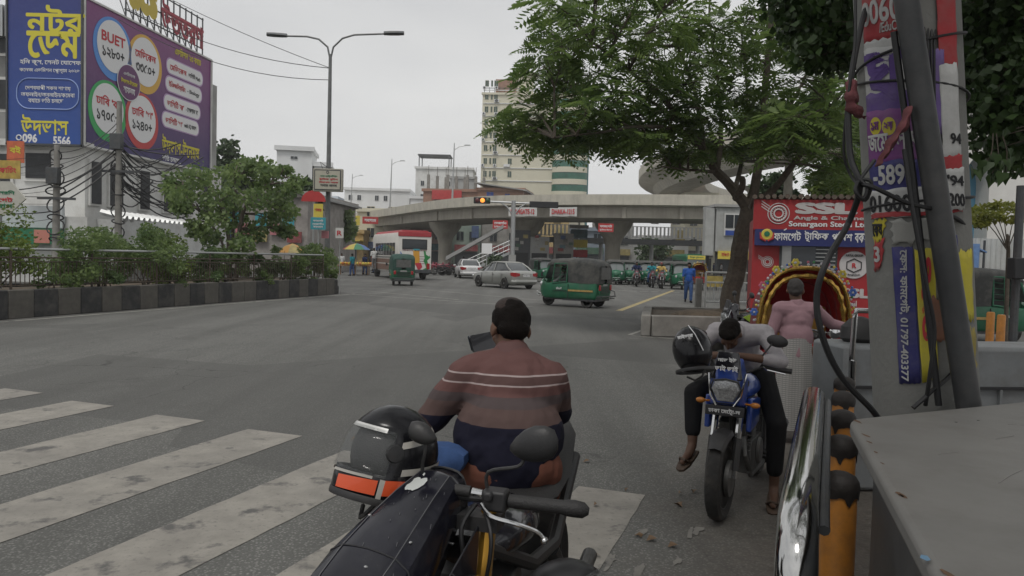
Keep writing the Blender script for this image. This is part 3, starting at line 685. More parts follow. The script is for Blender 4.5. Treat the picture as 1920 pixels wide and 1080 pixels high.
for i, (t0, t1) in enumerate(((.3,1.0),(1.7,2.7),(4.2,5.0),(6.4,7.2),(8.6,9.4),(10.6,11.4))):
    b = MB(); p = C0+dp*((t0+t1)/2); a = math.atan2(dp.y, dp.x); b.box((p.x+.05,p.y,4.9),(t1-t0+.2,.14,2.3),0,(0,0,a)); f = b.build('window', M_WHITE, lb)
    b = MB(); b.box((p.x+.13,p.y,4.9),(t1-t0,.06,2.1),0,(0,0,a)); b.build('pane', MATS['dark_interior'], f)
# one-storey shop front below
b = MB(); quadprism(b, [C0+Vector((-9,-2.6,0)), C0+Vector((1.6,-2.6,0)), C0+Vector((1.6,0,0)), C0+Vector((-9,0,0))], 0, 3.05); b.build('shop_front', M_WHITE, lb)
M_ = basis(C0+Vector((-9,-2.62,0)),(1,0,0),(0,0,1))
b = MB(); b.box((C0.x-7.2,C0.y-2.66,1.55),(1.2,.1,1.9)); b.build('orange_door', mat('orange_cloth', (.42,.15,.03), .7, var=.5, vs=3), lb)
b = MB(); b.box((C0.x-5.3,C0.y-2.66,1.7),(1.0,.1,2.0)); b.build('green_door', M_GREEN, lb)
b = MB(); b.box((C0.x-1.2,C0.y-2.75,3.0),(3.6,.2,1.0)); b.build('blank_signboard', mat('pale_sign', (.50,.53,.54), .6, dirt=(.3,.3,.28), df=.3), lb)
b = MB(); b.box((C0.x-1.2,C0.y-2.95,2.1),(3.6,.5,.7)); b.box((C0.x-.1,C0.y-3.21,2.1),(.7,.04,.6),1); b.build('green_awning', [M_GREEN, mat('salmon', (.55,.22,.17), .6)], lb)
b = MB()
for i in range(18): b.tube([C0+Vector((1.7+.0*i,-1.6+.55*i,3.35)), C0+Vector((2.9,-1.6+.55*i,3.05))], .16, 6)
b.build('corrugated_eave', M_GALV, lb)
b = MB(); quadprism(b, [C0+Vector((1.6,-1.8,0)), C0+Vector((2.8,-1.8,0)), C0+Vector((3.6,9,0)), C0+Vector((1.6,9,0))], .9, 3.0); b.build('plain_hoarding', mat('pale_hoarding', (.52,.53,.52), .7, var=.06, dirt=(.25,.22,.2), df=.5, ds=1.2), lb)

def bmat(name, c0, c1, axis=1, span=7.):
    """printed sheet: one ink fading into another along the sheet"""
    m = bpy.data.materials.new(name); m.use_nodes = True; t = m.node_tree; q = t.nodes['Principled BSDF']; l = t.links.new
    q.inputs['Roughness'].default_value = .45
    c = N(t,'ShaderNodeTexCoord'); s = N(t,'ShaderNodeSeparateXYZ'); l(c.outputs['Object'], s.inputs[0])
    r = N(t,'ShaderNodeMapRange'); r.inputs[2].default_value = span; l(s.outputs[axis], r.inputs[0])
    k = N(t,'ShaderNodeValToRGB'); k.color_ramp.elements[0].color = (*c0,1); k.color_ramp.elements[1].color = (*c1,1); l(r.outputs[0], k.inputs[0])
    n = N(t,'ShaderNodeTexNoise'); n.inputs['Scale'].default_value = .8; n.inputs['Detail'].default_value = 4; l(c.outputs['Object'], n.inputs['Vector'])
    bp = N(t,'ShaderNodeBump'); bp.inputs['Strength'].default_value = .35; bp.inputs['Distance'].default_value = .15; l(n.outputs['Fac'], bp.inputs['Height']); l(bp.outputs[0], q.inputs['Normal'])
    l(k.outputs[0], q.inputs['Base Color']); return m
def disc(mb, x, y, r, z, m, n=40, th=.01, ry=None): mb.prism([(x+r*math.cos(2*PI*i/n), y+(ry or r)*math.sin(2*PI*i/n)) for i in range(n)], th, m, None, z)
def rrect(x, y, w, h, r, n=8):
    o = []
    for cx, cy, a in ((x+w/2-r,y+h/2-r,0),(x-w/2+r,y+h/2-r,PI/2),(x-w/2+r,y-h/2+r,PI),(x+w/2-r,y-h/2+r,1.5*PI)):
        o += [(cx+r*math.cos(a+PI/2*i/n), cy+r*math.sin(a+PI/2*i/n)) for i in range(n+1)]
    return o
# purple billboard; its empty carries the board plane so children work in (across, up, out)
BP = Vector((-21.0,36.5,6.65)); MP = basis(BP, dp, (0,0,1))
bb = thing('billboard', 'wide purple billboard with four ringed circles and white pills on the corner building', 'billboard', BP); bb.matrix_world = MP
b = MB(); W_, H_ = 11.6, 7.05; b.box((W_/2,H_/2,-.12),(W_,H_,.24)); b.build('panel', bmat('purple_print', (.035,.028,.12), (.20,.045,.17), 1, 7), bb)
b = MB()
for x in (0,W_): b.box((x,H_/2,-.1),(.12,H_+.1,.36))
b.box((W_/2,-.03,-.1),(W_,.1,.34)); b.box((W_/2,H_+.03,-.1),(W_,.1,.34)); b.build('frame', M_WHITE, bb)
RB = [mat('ring_blue',(.08,.25,.62),.5), mat('ring_gold',(.62,.36,.05),.5), mat('ring_green',(.04,.36,.10),.5), mat('ring_red',(.50,.05,.05),.5)]
for (px,py), rm, t1, t2, rr in (((212,88),0,'BUET','১২৮০+',1.55),((272,117),1,bn('মেডিকেল'),'৩৩৫০+',1.55),((202,204),2,bn('ঢাবি')+" 'ক'",'১৭০৫+',1.5),((266,224),3,bn('ঢাবি')+" 'খ'",'১২৪০+',1.5)):
    x, y = onplane(MP,px,py); b = MB(); disc(b,x,y-.12,rr*.98,.004,0,44,.012,rr*1.02); disc(b,x,y,rr*.8,.02,1,44,.012,rr*.84); b.build('disc', [RB[rm], M_WINK], bb)
    b = MB(); text(b,t1,Matrix.Translation((x,y+.38,.036)),.52,0,.028,1.85); text(b,t2,Matrix.Translation((x,y-.38,.036)),.52,1,.022,1.7); b.build('lettering', [M_RINK, M_INK], bb)
x, y = onplane(MP,240,155); b = MB(); disc(b,x,y,.95,.044,1,36,.012); disc(b,x,y,.9,.06,0,36,.012); b.build('disc', [mat('plum',(.12,.03,.12),.5), M_WINK], bb)
b = MB(); text(b,bn('এডমিশনের'),Matrix.Translation((x,y+.42,.076)),.2,0,.02,.95); text(b,bn('উদ্ভাস-উন্মেষ'),Matrix.Translation((x,y+.02,.076)),.3,1,.03,1.35); text(b,bn('সাফল্য'),Matrix.Translation((x,y-.42,.076)),.34,0,.02,.95); b.build('lettering', [M_WINK, M_YINK], bb)
for (px,py), a, c_ in (((349,137),bn('মেডিকেল'),bn('ভার্সিটি')+' Math'),((347,169),bn('ইঞ্জিনিয়ারিং'),'- Biology'),((344,202),bn('ভার্সিটি')+" 'ক'",bn('- স্পেশাল')+" 'ব'"),((341,233),bn('ভার্সিটি')+" 'খ'",'with IQ '+bn('ম্যাথ'))):
    x, y = onplane(MP,px,py); x -= .1; b = MB(); b.prism(rrect(x,y,3.9,.95,.42),.014,0,None,.004); b.prism(rrect(x,y,3.75,.82,.38),.006,1,None,.018); b.build('pill', [mat('lilac',(.45,.30,.50),.5), M_WINK], bb)
    b = MB(); text(b,a,Matrix.Translation((x-.75,y,.03)),.42,0,.02,1.7); text(b,c_,Matrix.Translation((x+.95,y-.03,.03)),.3,1,.015,1.3); b.build('lettering', [M_RINK, M_INK], bb)
x, y = onplane(MP,353,106); b = MB(); text(b,bn("এডমিশন '২৩ ব্যাচ"),Matrix.Translation((x,y,.006)),.5,0,.03,2.8)
x, y = onplane(MP,340,277); text(b,bn('উদ্ভাস-উন্মেষ'),Matrix.Translation((x,y,.006)),1.05,0,.022,3.9)
x, y = onplane(MP,322,298); text(b,bn('ভর্তি চলছে..'),Matrix.Translation((x,y,.006)),.42,1,.03,1.9); b.build('lettering', [M_YINK, M_WINK], bb)
# scaffold letters on top
rs = thing('rooftop_sign', 'yellow and red letter sign on a black lattice above the purple billboard', 'sign', BP); rs.matrix_world = MP
b = MB()
for i in range(13): b.box((3.3+.62*i,H_+1.2,-.1),(.06,2.4,.06))
for z in (.5,1.3,2.3): b.box((7.0,H_+z,-.1),(7.6,.06,.06))
for i in range(12): b.tube([(3.3+.62*i,H_+.1,-.1),(3.9+.62*i,H_+1.3,-.9)],.03,5)
b.build('lattice', M_STEELD, rs)
b = MB(); text(b,'ucs',Matrix.Translation((4.6,H_+1.5,.02)),1.7,0,.08,2.6); o = b.build('yellow_letter', mat('sign_yellow',(.55,.42,.05),.5), rs)
b = MB(); text(b,bn('উত্তরণ'),Matrix.Translation((8.4,H_+1.25,.02)),1.75,0,.05,4.4); text(b,bn('উত্তরণ'),Matrix.Translation((8.4,H_+1.25,.06)),1.75,1,.012,4.4); b.build('red_letter', [mat('sign_pink',(.45,.18,.20),.5), mat('sign_red',(.35,.03,.05),.5)], rs)
# blue billboard
BB = Vector((-24.6,36.4,6.62)); MB_ = basis(BB,(1,0,0),(0,0,1))
bl = thing('billboard', 'tall blue billboard with big yellow letters left of the purple one', 'billboard', BB); bl.matrix_world = MB_
b = MB(); b.box((1.78,4.15,-.12),(3.56,8.3,.24)); b.build('panel', bmat('blue_print',(.022,.075,.30),(.03,.035,.17),1,8), bl)
b = MB(); b.box((3.6,4.1,-.1),(.08,8.4,.34)); b.box((-.02,4.1,-.1),(.08,8.4,.34)); b.box((1.78,-.05,-.1),(3.7,.1,.34)); b.build('frame', M_STEELD, bl)
b = MB()
for tx,(px,py),h_,w_,m_,bo in ((bn('নটর'),(104,36),1.35,2.85,0,.028),(bn('ডেম'),(100,84),1.3,2.6,0,.028),(bn('উদ্ভাস'),(84,234),.95,2.3,0,.022),(bn('হলি ক্রস, সেন্ট যোসেফ'),(95,117),.34,2.95,1,.014),(bn('কলেজ এডমিশন প্রোগ্রাম ২০২৬'),(93,132),.28,2.9,1,.01),(bn('দেশব্যাপী সকল শাখায়'),(90,165),.28,2.2,1,.01),(bn('অফলাইন/অনলাইন/কম্বো'),(90,177),.28,2.6,1,.01),(bn('ব্যাচে ভর্তি চলছে'),(86,188),.28,1.7,1,.01),('096',(56,259),.42,.72,1,.04),('5566',(116,264),.42,.85,1,.04)):
    x, y = onplane(MB_,px,py); text(b,tx,Matrix.Translation((x,y,.004)),h_,m_,bo,w_)
x, y = onplane(MB_,36,258); b.ring((x,y,.02),.12,.03,12,1)
b.build('lettering', [M_YINK, M_WINK], bl)
x, y = onplane(MB_,90,176); b = MB(); q = rrect(x,y,3.0,1.45,.6); b.tube([(a,c,.02) for a, c in q],.025,5,0,closed=True); b.build('outline', mat('pale_blue',(.3,.4,.7),.5), bl)

# ------------------------------------------------------------------ utility poles with tangled wires
def wires(mb, p, q, sag, r=.02, n=12):
    p, q = Vector(p), Vector(q); mb.tube([p.lerp(q,i/n) - Vector((0,0,sag*4*(i/n)*(1-i/n))) for i in range(n+1)], r, 5)
poles = []
for px, top, base, dd, lab in ((104,272,470,32,'stout grey utility pole wrapped in cable coils in front of the blue billboard'),(221,190,470,33.5,'thin utility pole carrying a heavy wire tangle in front of the purple billboard')):
    a, c = D(px+3,top,dd), D(px,base,dd); t = thing('utility_pole', lab, 'pole', (c.x,c.y,0))
    b = MB(); b.tube([(0,0,0),(a.x-c.x,0,a.z)],[.17,.11],12); b.build('shaft', M_CONCD, t)
    for i in range(8): b = MB(); b.ring((.0,0,1.8+.5*i+random.uniform(0,.3)),.22+random.uniform(0,.15),.03,14,0,(random.uniform(-.5,.5)+PI/2*(i%2),random.uniform(-.4,.4),0)); b.build('cable_coil', M_CABLE, t)
    b = MB(); b.box((.1,-.1,a.z*.62),(1.6,.1,.1)); b.build('crossarm', M_STEELD, t)
    b = MB(); b.box((0,-.15,a.z*.78),(.5,.3,.7),0); b.build('junction_box', M_STEELD, t, bevel=.02)
    poles.append(Vector((c.x,c.y,a.z)))
p0, p1 = poles
b = MB()
for i in range(9): wires(b, p0-Vector((0,0,.3+.28*i)), p1-Vector((0,0,.9+.22*i)), random.uniform(.05,.5), random.choice((.012,.018,.032)))
tag(b.build('wire_bundle', M_CABLE), 'bundle of sagging black wires slung between the two utility poles', 'wires')
b = MB()
for i in range(10): wires(b, p0-Vector((0,0,.4+.3*i)), p0+Vector((-7,.6,-.2-.24*i)), random.uniform(.1,.6), random.choice((.010,.016,.025)))
tag(b.build('wire_bundle', M_CABLE), 'bundle of black wires running off the left edge from the stout pole', 'wires')
b = MB()
for i in range(34):
    p = p1-Vector((random.uniform(-.2,.3),0,random.uniform(1.4,4))); q = p+Vector((random.uniform(.5,3.4),random.uniform(.2,3),random.uniform(-1.9,.6)))
    wires(b,p,q,random.uniform(.1,.9),random.choice((.012,.02,.03)),8)
tag(b.build('wire_tangle', M_CABLE), 'dense tangle of loose black cable hanging under the purple billboard', 'wires')
b = MB()
L0 = D(620,128,32); L1 = D(622,150,32)
wires(b, D(215,15,36.3)+Vector((.6,0,.0)), L0, .5, .016); wires(b, D(215,-5,36.3)+Vector((.6,0,1.0)), L0, .2, .014); wires(b, D(200,36,36.3)+Vector((.6,0,0)), L1, .7, .016)
tag(b.build('overhead_wire', M_CABLE), 'thin overhead wires crossing the sky from the billboard to the lamp post', 'wires')

# ------------------------------------------------------------------ street lamps
M_POLE = mat('lamp_pole', (.16,.165,.165), .5, .4, var=.2, vs=5, dirt=(.10,.09,.075), df=.4, ds=2)
def lamp(c, h, arms, label, r=.11, lean=0.):
    t = thing('street_lamp', label, 'street lamp', (c[0],c[1],0))
    b = MB(); b.lathe([(.24,0),(.24,.5),(r*1.15,.55),(r*.62,h)],12); b.build('pole', M_POLE, t)
    for dx, dz in arms:
        s = 1 if dx > 0 else -1; b = MB()
        b.tube([(0,0,h-.25),(s*.12,0,h+.0+.3),(s*.5,0,h+.62+dz*.3),(s*1.0,0,h+.72+dz*.6),(dx-s*.7,0,h+.72+dz)],.04,8); a = b.build('arm', M_POLE, t)
        b = MB(); b.loft([[(dx-s*.75+s*x,y,h+.72+dz+z+.03*x) for y,z in ((-w_,0),(-w_*.6,.09),(w_*.6,.09),(w_,0),(w_*.7,-.05),(-w_*.7,-.05))] for x,w_ in ((0,.07),(.25,.15),(.6,.16),(.85,.08))]); b.build('lamp_head', M_STEELD, a)
    return t
lp = lamp((-7.95,32), 10.1, ((-2.6,0),(3.0,.2)), 'tall grey double arm street lamp on the planted median')
sb = thing('lamp_signboard', 'pale box signboard with green and red lines strapped to the lamp post', 'signboard', (-7.75,31.7,4.75))
b = MB(); b.box((-.1,-.1,0),(1.22,.26,.95)); b.build('box', mat('sign_cream',(.36,.34,.28),.6,var=.1,vs=4,dirt=(.15,.14,.11),df=.4,ds=2), sb, bevel=.01)
b = MB(); b.prism(rrect(0,0,1.12,.85,.02),.012,0,basis((-.1,-.235,0),(1,0,0),(0,0,1))); b.prism(rrect(0,0,1.04,.77,.02),.008,1,basis((-.1,-.247,0),(1,0,0),(0,0,1))); b.build('face', [M_STEELD, mat('sign_face',(.40,.38,.31),.6,var=.08,vs=4)], sb)
b = MB(); Q = basis((-.1,-.258,0),(1,0,0),(0,0,1))
for i, (tx, m_, w_) in enumerate(((bn('ঢাকা মেট্রোপলিটন'),0,.72),(bn('ট্রাফিক পুলিশ'),1,.78),(bn('নিরাপদ সড়ক'),1,.8),(bn('সবার জন্য'),2,.7))): text(b,tx,Q @ Matrix.Translation((.05,.16-.13*i,0)),.1,m_,.03,w_)
b.ring((-.1,-.26,.32),.05,.012,10,2,(PI/2,0,0)); b.build('lettering', [M_GREEN, M_RINK, M_STEELD], sb)
b = MB(); b.box((0,.2,.2),(.3,.3,.05)); b.box((0,.2,-.2),(.3,.3,.05)); b.tube([(-.35,-.1,.5),(-.45,-.15,.75),(-.1,.1,.5)],.015,5); b.build('bracket', M_STEELD, sb)
def boardsign(name, label, c, w_, h_, m_, lines=(), cat='sign', rz=0., th=.05, post=None, tilt=0., shape=None):
    t = thing(name, label, cat, c, rz); b = MB()
    b.prism(shape or rrect(0,0,w_,h_,.02),th,0,basis((0,0,0),(1,0,tilt),(0,0,1))); b.build('panel', m_, t)
    if lines:
        b = MB(); ms = []
        for tx, dz, hh, ww, mm in lines:
            if mm not in ms: ms.append(mm)
            text(b,tx,basis((0,-th-.003,dz),(1,0,tilt),(0,0,1)),hh,ms.index(mm),.03,ww)
        b.build('lettering', ms, t)
    if post: b = MB(); b.tube([(0,.05,-h_/2 if post > 0 else 0),(0,.05,-c[2])],abs(post),8); b.build('post', M_GALV, t)
    return t
c = D(597,419,31); boardsign('direction_sign','small teal direction sign with white lines low beside the lamp post',c,.62,.5,M_BLUEG,((bn('ফার্মগেট'),.12,.1,.42,M_WINK),(bn('তেজগাঁও'),-.02,.1,.46,M_WINK),(bn('কারওয়ান'),-.15,.1,.4,M_WINK)),post=.03)
c = D(588,378,34); boardsign('round_sign','red half round shop sign rising behind the lamp post',c,1.1,.5,M_RED,shape=[(.55*math.cos(PI*i/16),.5*math.sin(PI*i/16)) for i in range(17)],post=-.04)
c = D(597,398,33.5); boardsign('yellow_sign','yellow upright sign below the red half round sign',c,.42,.75,M_YELLOW,((bn('খাবার'),.1,.14,.3,M_RINK),),post=.03)
c = D(637,437,30.5); boardsign('picture_sign','small white picture sign at the end of the median',c,.32,.42,M_WHITE,(('R',.0,.2,.2,M_RINK),),post=.02)
c = D(610,440,31.2); boardsign('red_sticker_sign','small faded pink notice on the lamp post',c,.3,.3,mat('faded_pink',(.45,.18,.2),.7),post=None)
# left edge hexagonal sign, orange board
c = D(12,372,19); hx = [(-1.0,.42),(.35,.42),(.72,0),(.28,-.42),(-1.0,-.42)]
boardsign('hexagonal_sign','pale pointed road sign with green and red lines at the left edge',(c.x-.2,c.y,c.z),2,.8,mat('sign_pale',(.46,.45,.40),.6,var=.08,vs=4),((bn('বিজয় সরণি'),.14,.13,.9,M_GREEN),(bn('ফার্মগেট'),-.03,.13,.8,M_RINK),(bn('শাহবাগ'),-.2,.12,.8,M_GREEN)),post=.05,shape=hx)
c = D(30,285,33); boardsign('orange_board','small red and orange hanging board left of the dark window',c,.75,.95,mat('orange_red',(.50,.12,.05),.6,var=.3,vs=2),((bn('বই'),.1,.35,.5,M_YINK),))
c = D(14,318,31); boardsign('yellow_board','yellow brown hanging board at the left edge below the orange one',c,1.1,.75,mat('ochre_board',(.40,.28,.06),.6,var=.35,vs=3),((bn('কোচিং'),0,.3,.8,M_RINK),))

# ------------------------------------------------------------------ street left of the flyover: stalls, banners
c = D(658,413,95); boardsign('yellow_banner','long yellow banner hung across the road end below the flyover',(c.x-.3,c.y,c.z),2.9,1.2,M_YELLOW,((bn('শুভেচ্ছা ও অভিনন্দন'),.22,.35,2.2,M_GREEN),(bn('ফার্মগেট এলাকাবাসী'),-.25,.3,2.0,M_RINK)))
c = D(690,413,95); boardsign('red_banner','red banner with white writing next to the yellow banner',(c.x+.3,c.y,c.z),2.0,.9,M_RED,((bn('স্বাগতম'),0,.4,1.5,M_WINK),))
t = block('market_building','shabby grey market building under a slanting roof beside the lamp post',(-24.5,62,0),7.6,14,6.4,R(-4),mat('market_wall',(.30,.28,.26),.85,var=.25,vs=1,dirt=(.12,.1,.1),df=.5,ds=.8),grid(3,1,1.4,2.3,4.3,2.5,1.1,1.2),glass=M_BLUEG)
b = MB(); slab(b, Vector((-.5,7,8.4)), Vector((8.1,7,6.2)), 15, .2); b.build('tin_roof', M_GREYW, t)
for i, mm in enumerate((MUTE[3], MATS['faded_pink'], MUTE[1], MATS['faded_pink'], MUTE[0])):
    b = MB(); b.box((.8+1.45*i,-.25,2.9+.6*(i%2)),(1.2,.12,.9)); b.build('shop_board', mm, t)
t = block('yellow_shop','yellow fronted shop behind the end of the median',(-25.0,101,0),5.0,7,4.6,R(-10),mat('shop_ochre',(.42,.30,.14),.8,var=.25,vs=1.4),[(1.3,1.7,1.2,1.6),(3.5,1.7,1.2,1.6)])
b = MB(); b.box((2.5,-.7,3.4),(5.2,1.5,.12)); b.build('awning', M_YELLOW, t)
M_UMB = [mat('umb%d'%i, c_, .6) for i, c_ in enumerate(((.30,.06,.06),(.40,.34,.08),(.05,.18,.1),(.07,.14,.32)))]
def parasol(c, r, h, label, mats):
    t = thing('street_umbrella', label, 'umbrella', c); n = 8; b = MB()
    for i in range(n):
        a0, a1 = 2*PI*i/n, 2*PI*(i+1)/n
        pr = [(.02,h),(r*.55,h-.16),(r,h-.5)]
        for j in range(2):
            (q0,z0),(q1,z1) = pr[j], pr[j+1]
            b.add([(q0*math.cos(a0),q0*math.sin(a0),z0),(q1*math.cos(a0),q1*math.sin(a0),z1),(q1*math.cos(a1),q1*math.sin(a1),z1),(q0*math.cos(a1),q0*math.sin(a1),z0)],[(0,1,2,3)],i % len(mats))
    b.build('canopy', mats, t); b = MB(); b.tube([(0,0,0),(0,0,h)],.02,6); b.build('pole', M_GALV, t)
    return t
c = D(668,500,58); parasol((c.x,c.y,0),1.1,2.5,'rainbow striped street umbrella by the far kerb beyond the median',M_UMB)
c = D(548,500,40); parasol((c.x,c.y,0),.8,2.15,'yellow street umbrella half hidden behind the median bushes',[MUTE[1], mat('umbo',(.38,.20,.05),.6)])
for i, px in enumerate((650,678,694)):
    c = D(px,500,59+i); t = thing('market_stall',('low wooden stall under the rainbow umbrella','low wooden stall stacked with goods right of the rainbow umbrella','narrow wooden stall nearest the bus')[i],'stall',(c.x,c.y,0))
    b = MB(); b.box((0,0,.75),(1.3,.8,.1)); b.build('top', mat('stall_wood',(.28,.17,.09),.8,var=.3,vs=5), t)
    for sx in (-.55,.55):
        for sy in (-.3,.3): b = MB(); b.box((sx,sy,.35),(.07,.07,.7)); b.build('leg', MATS['stall_wood'], t)
    b = MB()
    for q in range(7): b.ell((random.uniform(-.5,.5),random.uniform(-.25,.25),.9),(.13,.13,.12),q % 3,None,8,6)
    b.build('goods', [M_YELLOW, mat('fruit_orange',(.5,.2,.04),.6), MATS['orange_cloth']], t)

for px, py, ty, dd, lab in ((848,372,268,76,'slim single arm lamp on the flyover, the tallest, left of the hotel'),(731,388,298,94,'slim single arm lamp on the flyover above the bus'),(657,398,326,116,'small single arm lamp at the far left end of the flyover')):
    p = D(px,py,dd+1.5); q = D(px+4,ty,dd+1.5); t = thing('street_lamp', lab, 'street lamp', tuple(p), 0, 'street lamps on the flyover'); h = q.z-p.z; b = MB(); b.tube([(0,0,-.8),(q.x-p.x,0,h)],[.11,.05],8); b.build('pole', M_GALV, t)
    b = MB(); x0 = q.x-p.x; b.tube([(x0-.03,0,h-.75),(x0+.5,0,h-.38),(x0+1.25,0,h-.22)],.04,6); b.box((x0+1.35,0,h-.2),(.6,.2,.09)); b.build('arm', M_GALV, t)
# ------------------------------------------------------------------ traffic signal
sp = D(960,500,52); ts = thing('traffic_signal','grey cantilever traffic signal showing amber, in front of the flyover','traffic signal',(sp.x,sp.y,0))
b = MB(); b.lathe([(.3,0),(.3,.3),(.17,.32),(.15,5.65)],12); b.build('post', M_GALV, ts)
b = MB(); b.tube([(-2.0,0,5.55),(2.6,0,5.45)],.07,8); b.tube([(-.02,0,4.6),(-.45,0,5.2),(-.9,0,5.5)],.05,8); b.tube([(.02,0,4.6),(.45,0,5.2),(.9,0,5.48)],.05,8); b.build('arm', M_GALV, ts)
for x, z, on in ((-2.2,5.6,1),(2.1,5.42,0)):
    b = MB(); b.box((x,0,z),(1.15 if on else 2.0,.3,.42)); h_ = b.build('signal_head', M_INK, ts, bevel=.03)
    if on:
        for dx, mm in ((-.36,mat('lens_off_red',(.10,.02,.02),.3)),(.0,mat('amber_lamp',(1.,.28,.04),.4,emit=1.6)),(.36,mat('lens_off_green',(.02,.06,.03),.3))):
            b = MB(); b.lathe([(.0001,.05),(.1,.04),(.155,0)],14,0,Matrix.Translation((x+dx+.04,-.152,z)) @ Matrix.Rotation(PI/2,4,'X')); b.build('lens', mm, h_)
b = MB(); b.box((0,-.2,1.5),(.5,.3,.8)); b.build('control_box', M_GREYW, ts)
c = D(913,466,45); boardsign('blank_sign','small blank white square sign on a thin post beside the stair',c,.62,.62,mat('white_enamel',(.75,.75,.75),.5),post=.03)
for px, py, dd, tx, lab in ((1136,427,66.5,bn('ফার্মগেট'),'small red and green lettered board under the flyover above the pier'),(938,421,67,bn('তেজগাঁও'),'small red lettered board above the roofed stair')):
    c = D(px,py,dd); boardsign('red_board',lab,c,1.35,.75,M_RED,((tx,.15,.26,1.1,M_WINK),(bn('ট্রাফিক বিভাগ'),-.2,.2,1.1,M_WINK)))
c = D(1085,462,76); t = thing('shop_signs_post','tall post stacked with yellow, red and blue shop signs beyond the green auto rickshaw','sign',(c.x,c.y,0))
b = MB(); b.box((0,.1,2.8),(.16,.16,5.6)); b.build('post', M_GALV, t)
for z, hh, w_, mm in ((5.0,.35,1.9,MUTE[5]),(4.3,.9,1.7,MUTE[4]),(3.3,.8,1.75,M_YELLOW),(2.3,.75,1.8,M_RED),(1.4,.7,1.2,MUTE[4])):
    b = MB(); b.box((0,-.05,z),(w_,.14,hh)); b.build('sign_panel', mm, t)
for px, z0, hh, col, lab in ((975,0,4.4,'soot','dark poster covered kiosk left of the signal post'),(1010,0,3.8,'grey','grey shuttered kiosk behind the silver car'),(1055,0,4.2,'cream','dark ticket kiosk with piled goods behind the green auto rickshaw')):
    c = D(px,500,74); t = thing('kiosk',lab,'kiosk',(c.x,c.y,0)); b = MB(); b.box((0,0,hh/2),(1.9,1.6,hh)); b.build('wall', {'soot':M_STEELD,'grey':M_GREYW,'cream':M_CONCD}[col], t)
    b = MB(); b.box((0,-.82,1.5),(1.5,.06,1.4)); b.build('opening', M_INK, t)
    for q in range(5):
        b = MB(); b.box((random.uniform(-.7,.7),-.87,2.6+.3*q),(random.uniform(.3,.6),.05,random.uniform(.25,.4))); b.build('poster', random.choice(MUTE), t)

# ------------------------------------------------------------------ right side: white arched building, hoarding, stall
wt = thing('arched_building','white building with a tall arched recess and blue glass at the right edge','building',(17.15,29.5,0))
b = MB(); n = 16
arch = [(0,0),(0,8.2),(5,8.2),(5,0),(1.5,0),(1.5,5.0)]+[(1.0+.5*math.cos(PI*i/n),5.0+1.1*math.sin(PI*i/n)) for i in range(1,n)]+[(.5,5.0),(.5,0)]
b.prism(arch,3.0,0,basis((0,3,0),(1,0,0),(0,0,1))); b.build('wall', mat('white_stucco',(.66,.65,.62),.8,var=.05,vs=1,dirt=(.4,.38,.34),df=.4,ds=.4), wt, sharp=25)
b = MB(); b.box((1.0,.9,3.1),(1.0,.1,6.2)); b.build('glazing', M_BGLASS, wt)
b = MB(); b.box((2.5,-.15,8.3),(5.4,.4,.3)); b.box((2.5,-.1,6.9),(5.1,.2,.14)); b.build('cornice', MATS['white_stucco'], wt)
b = MB()
for i in range(40): b.box((0,.12*i,0),(.02,.06,0.01))
hd = thing('hoarding','pale corrugated metal hoarding behind the dark green auto rickshaw','hoarding',(13.2,21.5,0))
b = MB(); b.box((3,0,1.3),(6,.06,2.6))
for i in range(40): b.tube([(.08+.15*i,-.03,0),(.08+.15*i,-.03,2.6)],.035,6)
b.build('sheet', mat('pale_sheet',(.50,.51,.50),.55,.2,var=.1,vs=2,dirt=(.3,.28,.24),df=.4), hd)
tp = thing('tarpaulin_stall','blue and white tarpaulin stall with striped cloth between pole and hoarding','stall',(11.6,20.2,0))
b = MB(); b.add([(0,0,2.7),(1.2,0,2.2),(1.2,1.6,2.3),(0,1.6,2.8),(0.,0,2.66),(1.2,0,2.16),(1.2,1.6,2.26),(0,1.6,2.76)],[(0,1,2,3),(7,6,5,4),(0,4,5,1),(1,5,6,2),(2,6,7,3),(3,7,4,0)]); b.build('roof', mat('tarp_blue',(.12,.22,.42),.6,var=.3,vs=3), tp)
b = MB(); b.loft([[(.1+x,.0+.05*math.sin(x*14),2.4),(.1+x,.03+.05*math.sin(x*14),2.4),(.1+x,.03+.07*math.sin(x*13+1),1.5),(.1+x,.07*math.sin(x*13+1),1.5)] for x in np.linspace(0,.9,14)]); b.build('cloth', MATS['tarp_blue'], tp)
for x in (.05,1.15): b = MB(); b.tube([(x,.05,0),(x,.05,2.5)],.03,6); b.build('post', M_STEELD, tp)
# ================================================================== vegetation
LF_DARK = leafmat('leaf_dark', (.042,.080,.030), (.14,.21,.07), .35)
LF_MID = leafmat('leaf_mid', (.075,.135,.05), (.25,.33,.115), .5)
LF_LITE = leafmat('leaf_light', (.055,.10,.018), (.20,.26,.05), .4)
LF_FEATH = leafmat('leaf_feather', (.066,.125,.038), (.20,.275,.075), .5)
LF_YEL = leafmat('leaf_yellowish', (.10,.13,.02), (.30,.30,.06), .45)
LF_FAR = leafmat('leaf_far', (.03,.055,.025), (.075,.115,.045), .2)
LF_BODHI = leafmat('leaf_bodhi', (.018,.040,.012), (.055,.10,.025), .25)
def branch(mb, pts, r0, r1, n=8):
    P_ = sm(pts, 4); k = len(P_); mb.tube([p + Vector((random.uniform(-1,1),random.uniform(-1,1),random.uniform(-1,1)))*r0*.18*(0 < i < k-1) for i, p in enumerate(P_)], [r0+(r1-r0)*(i/(k-1))**.8 for i in range(k)], n)
    return P_
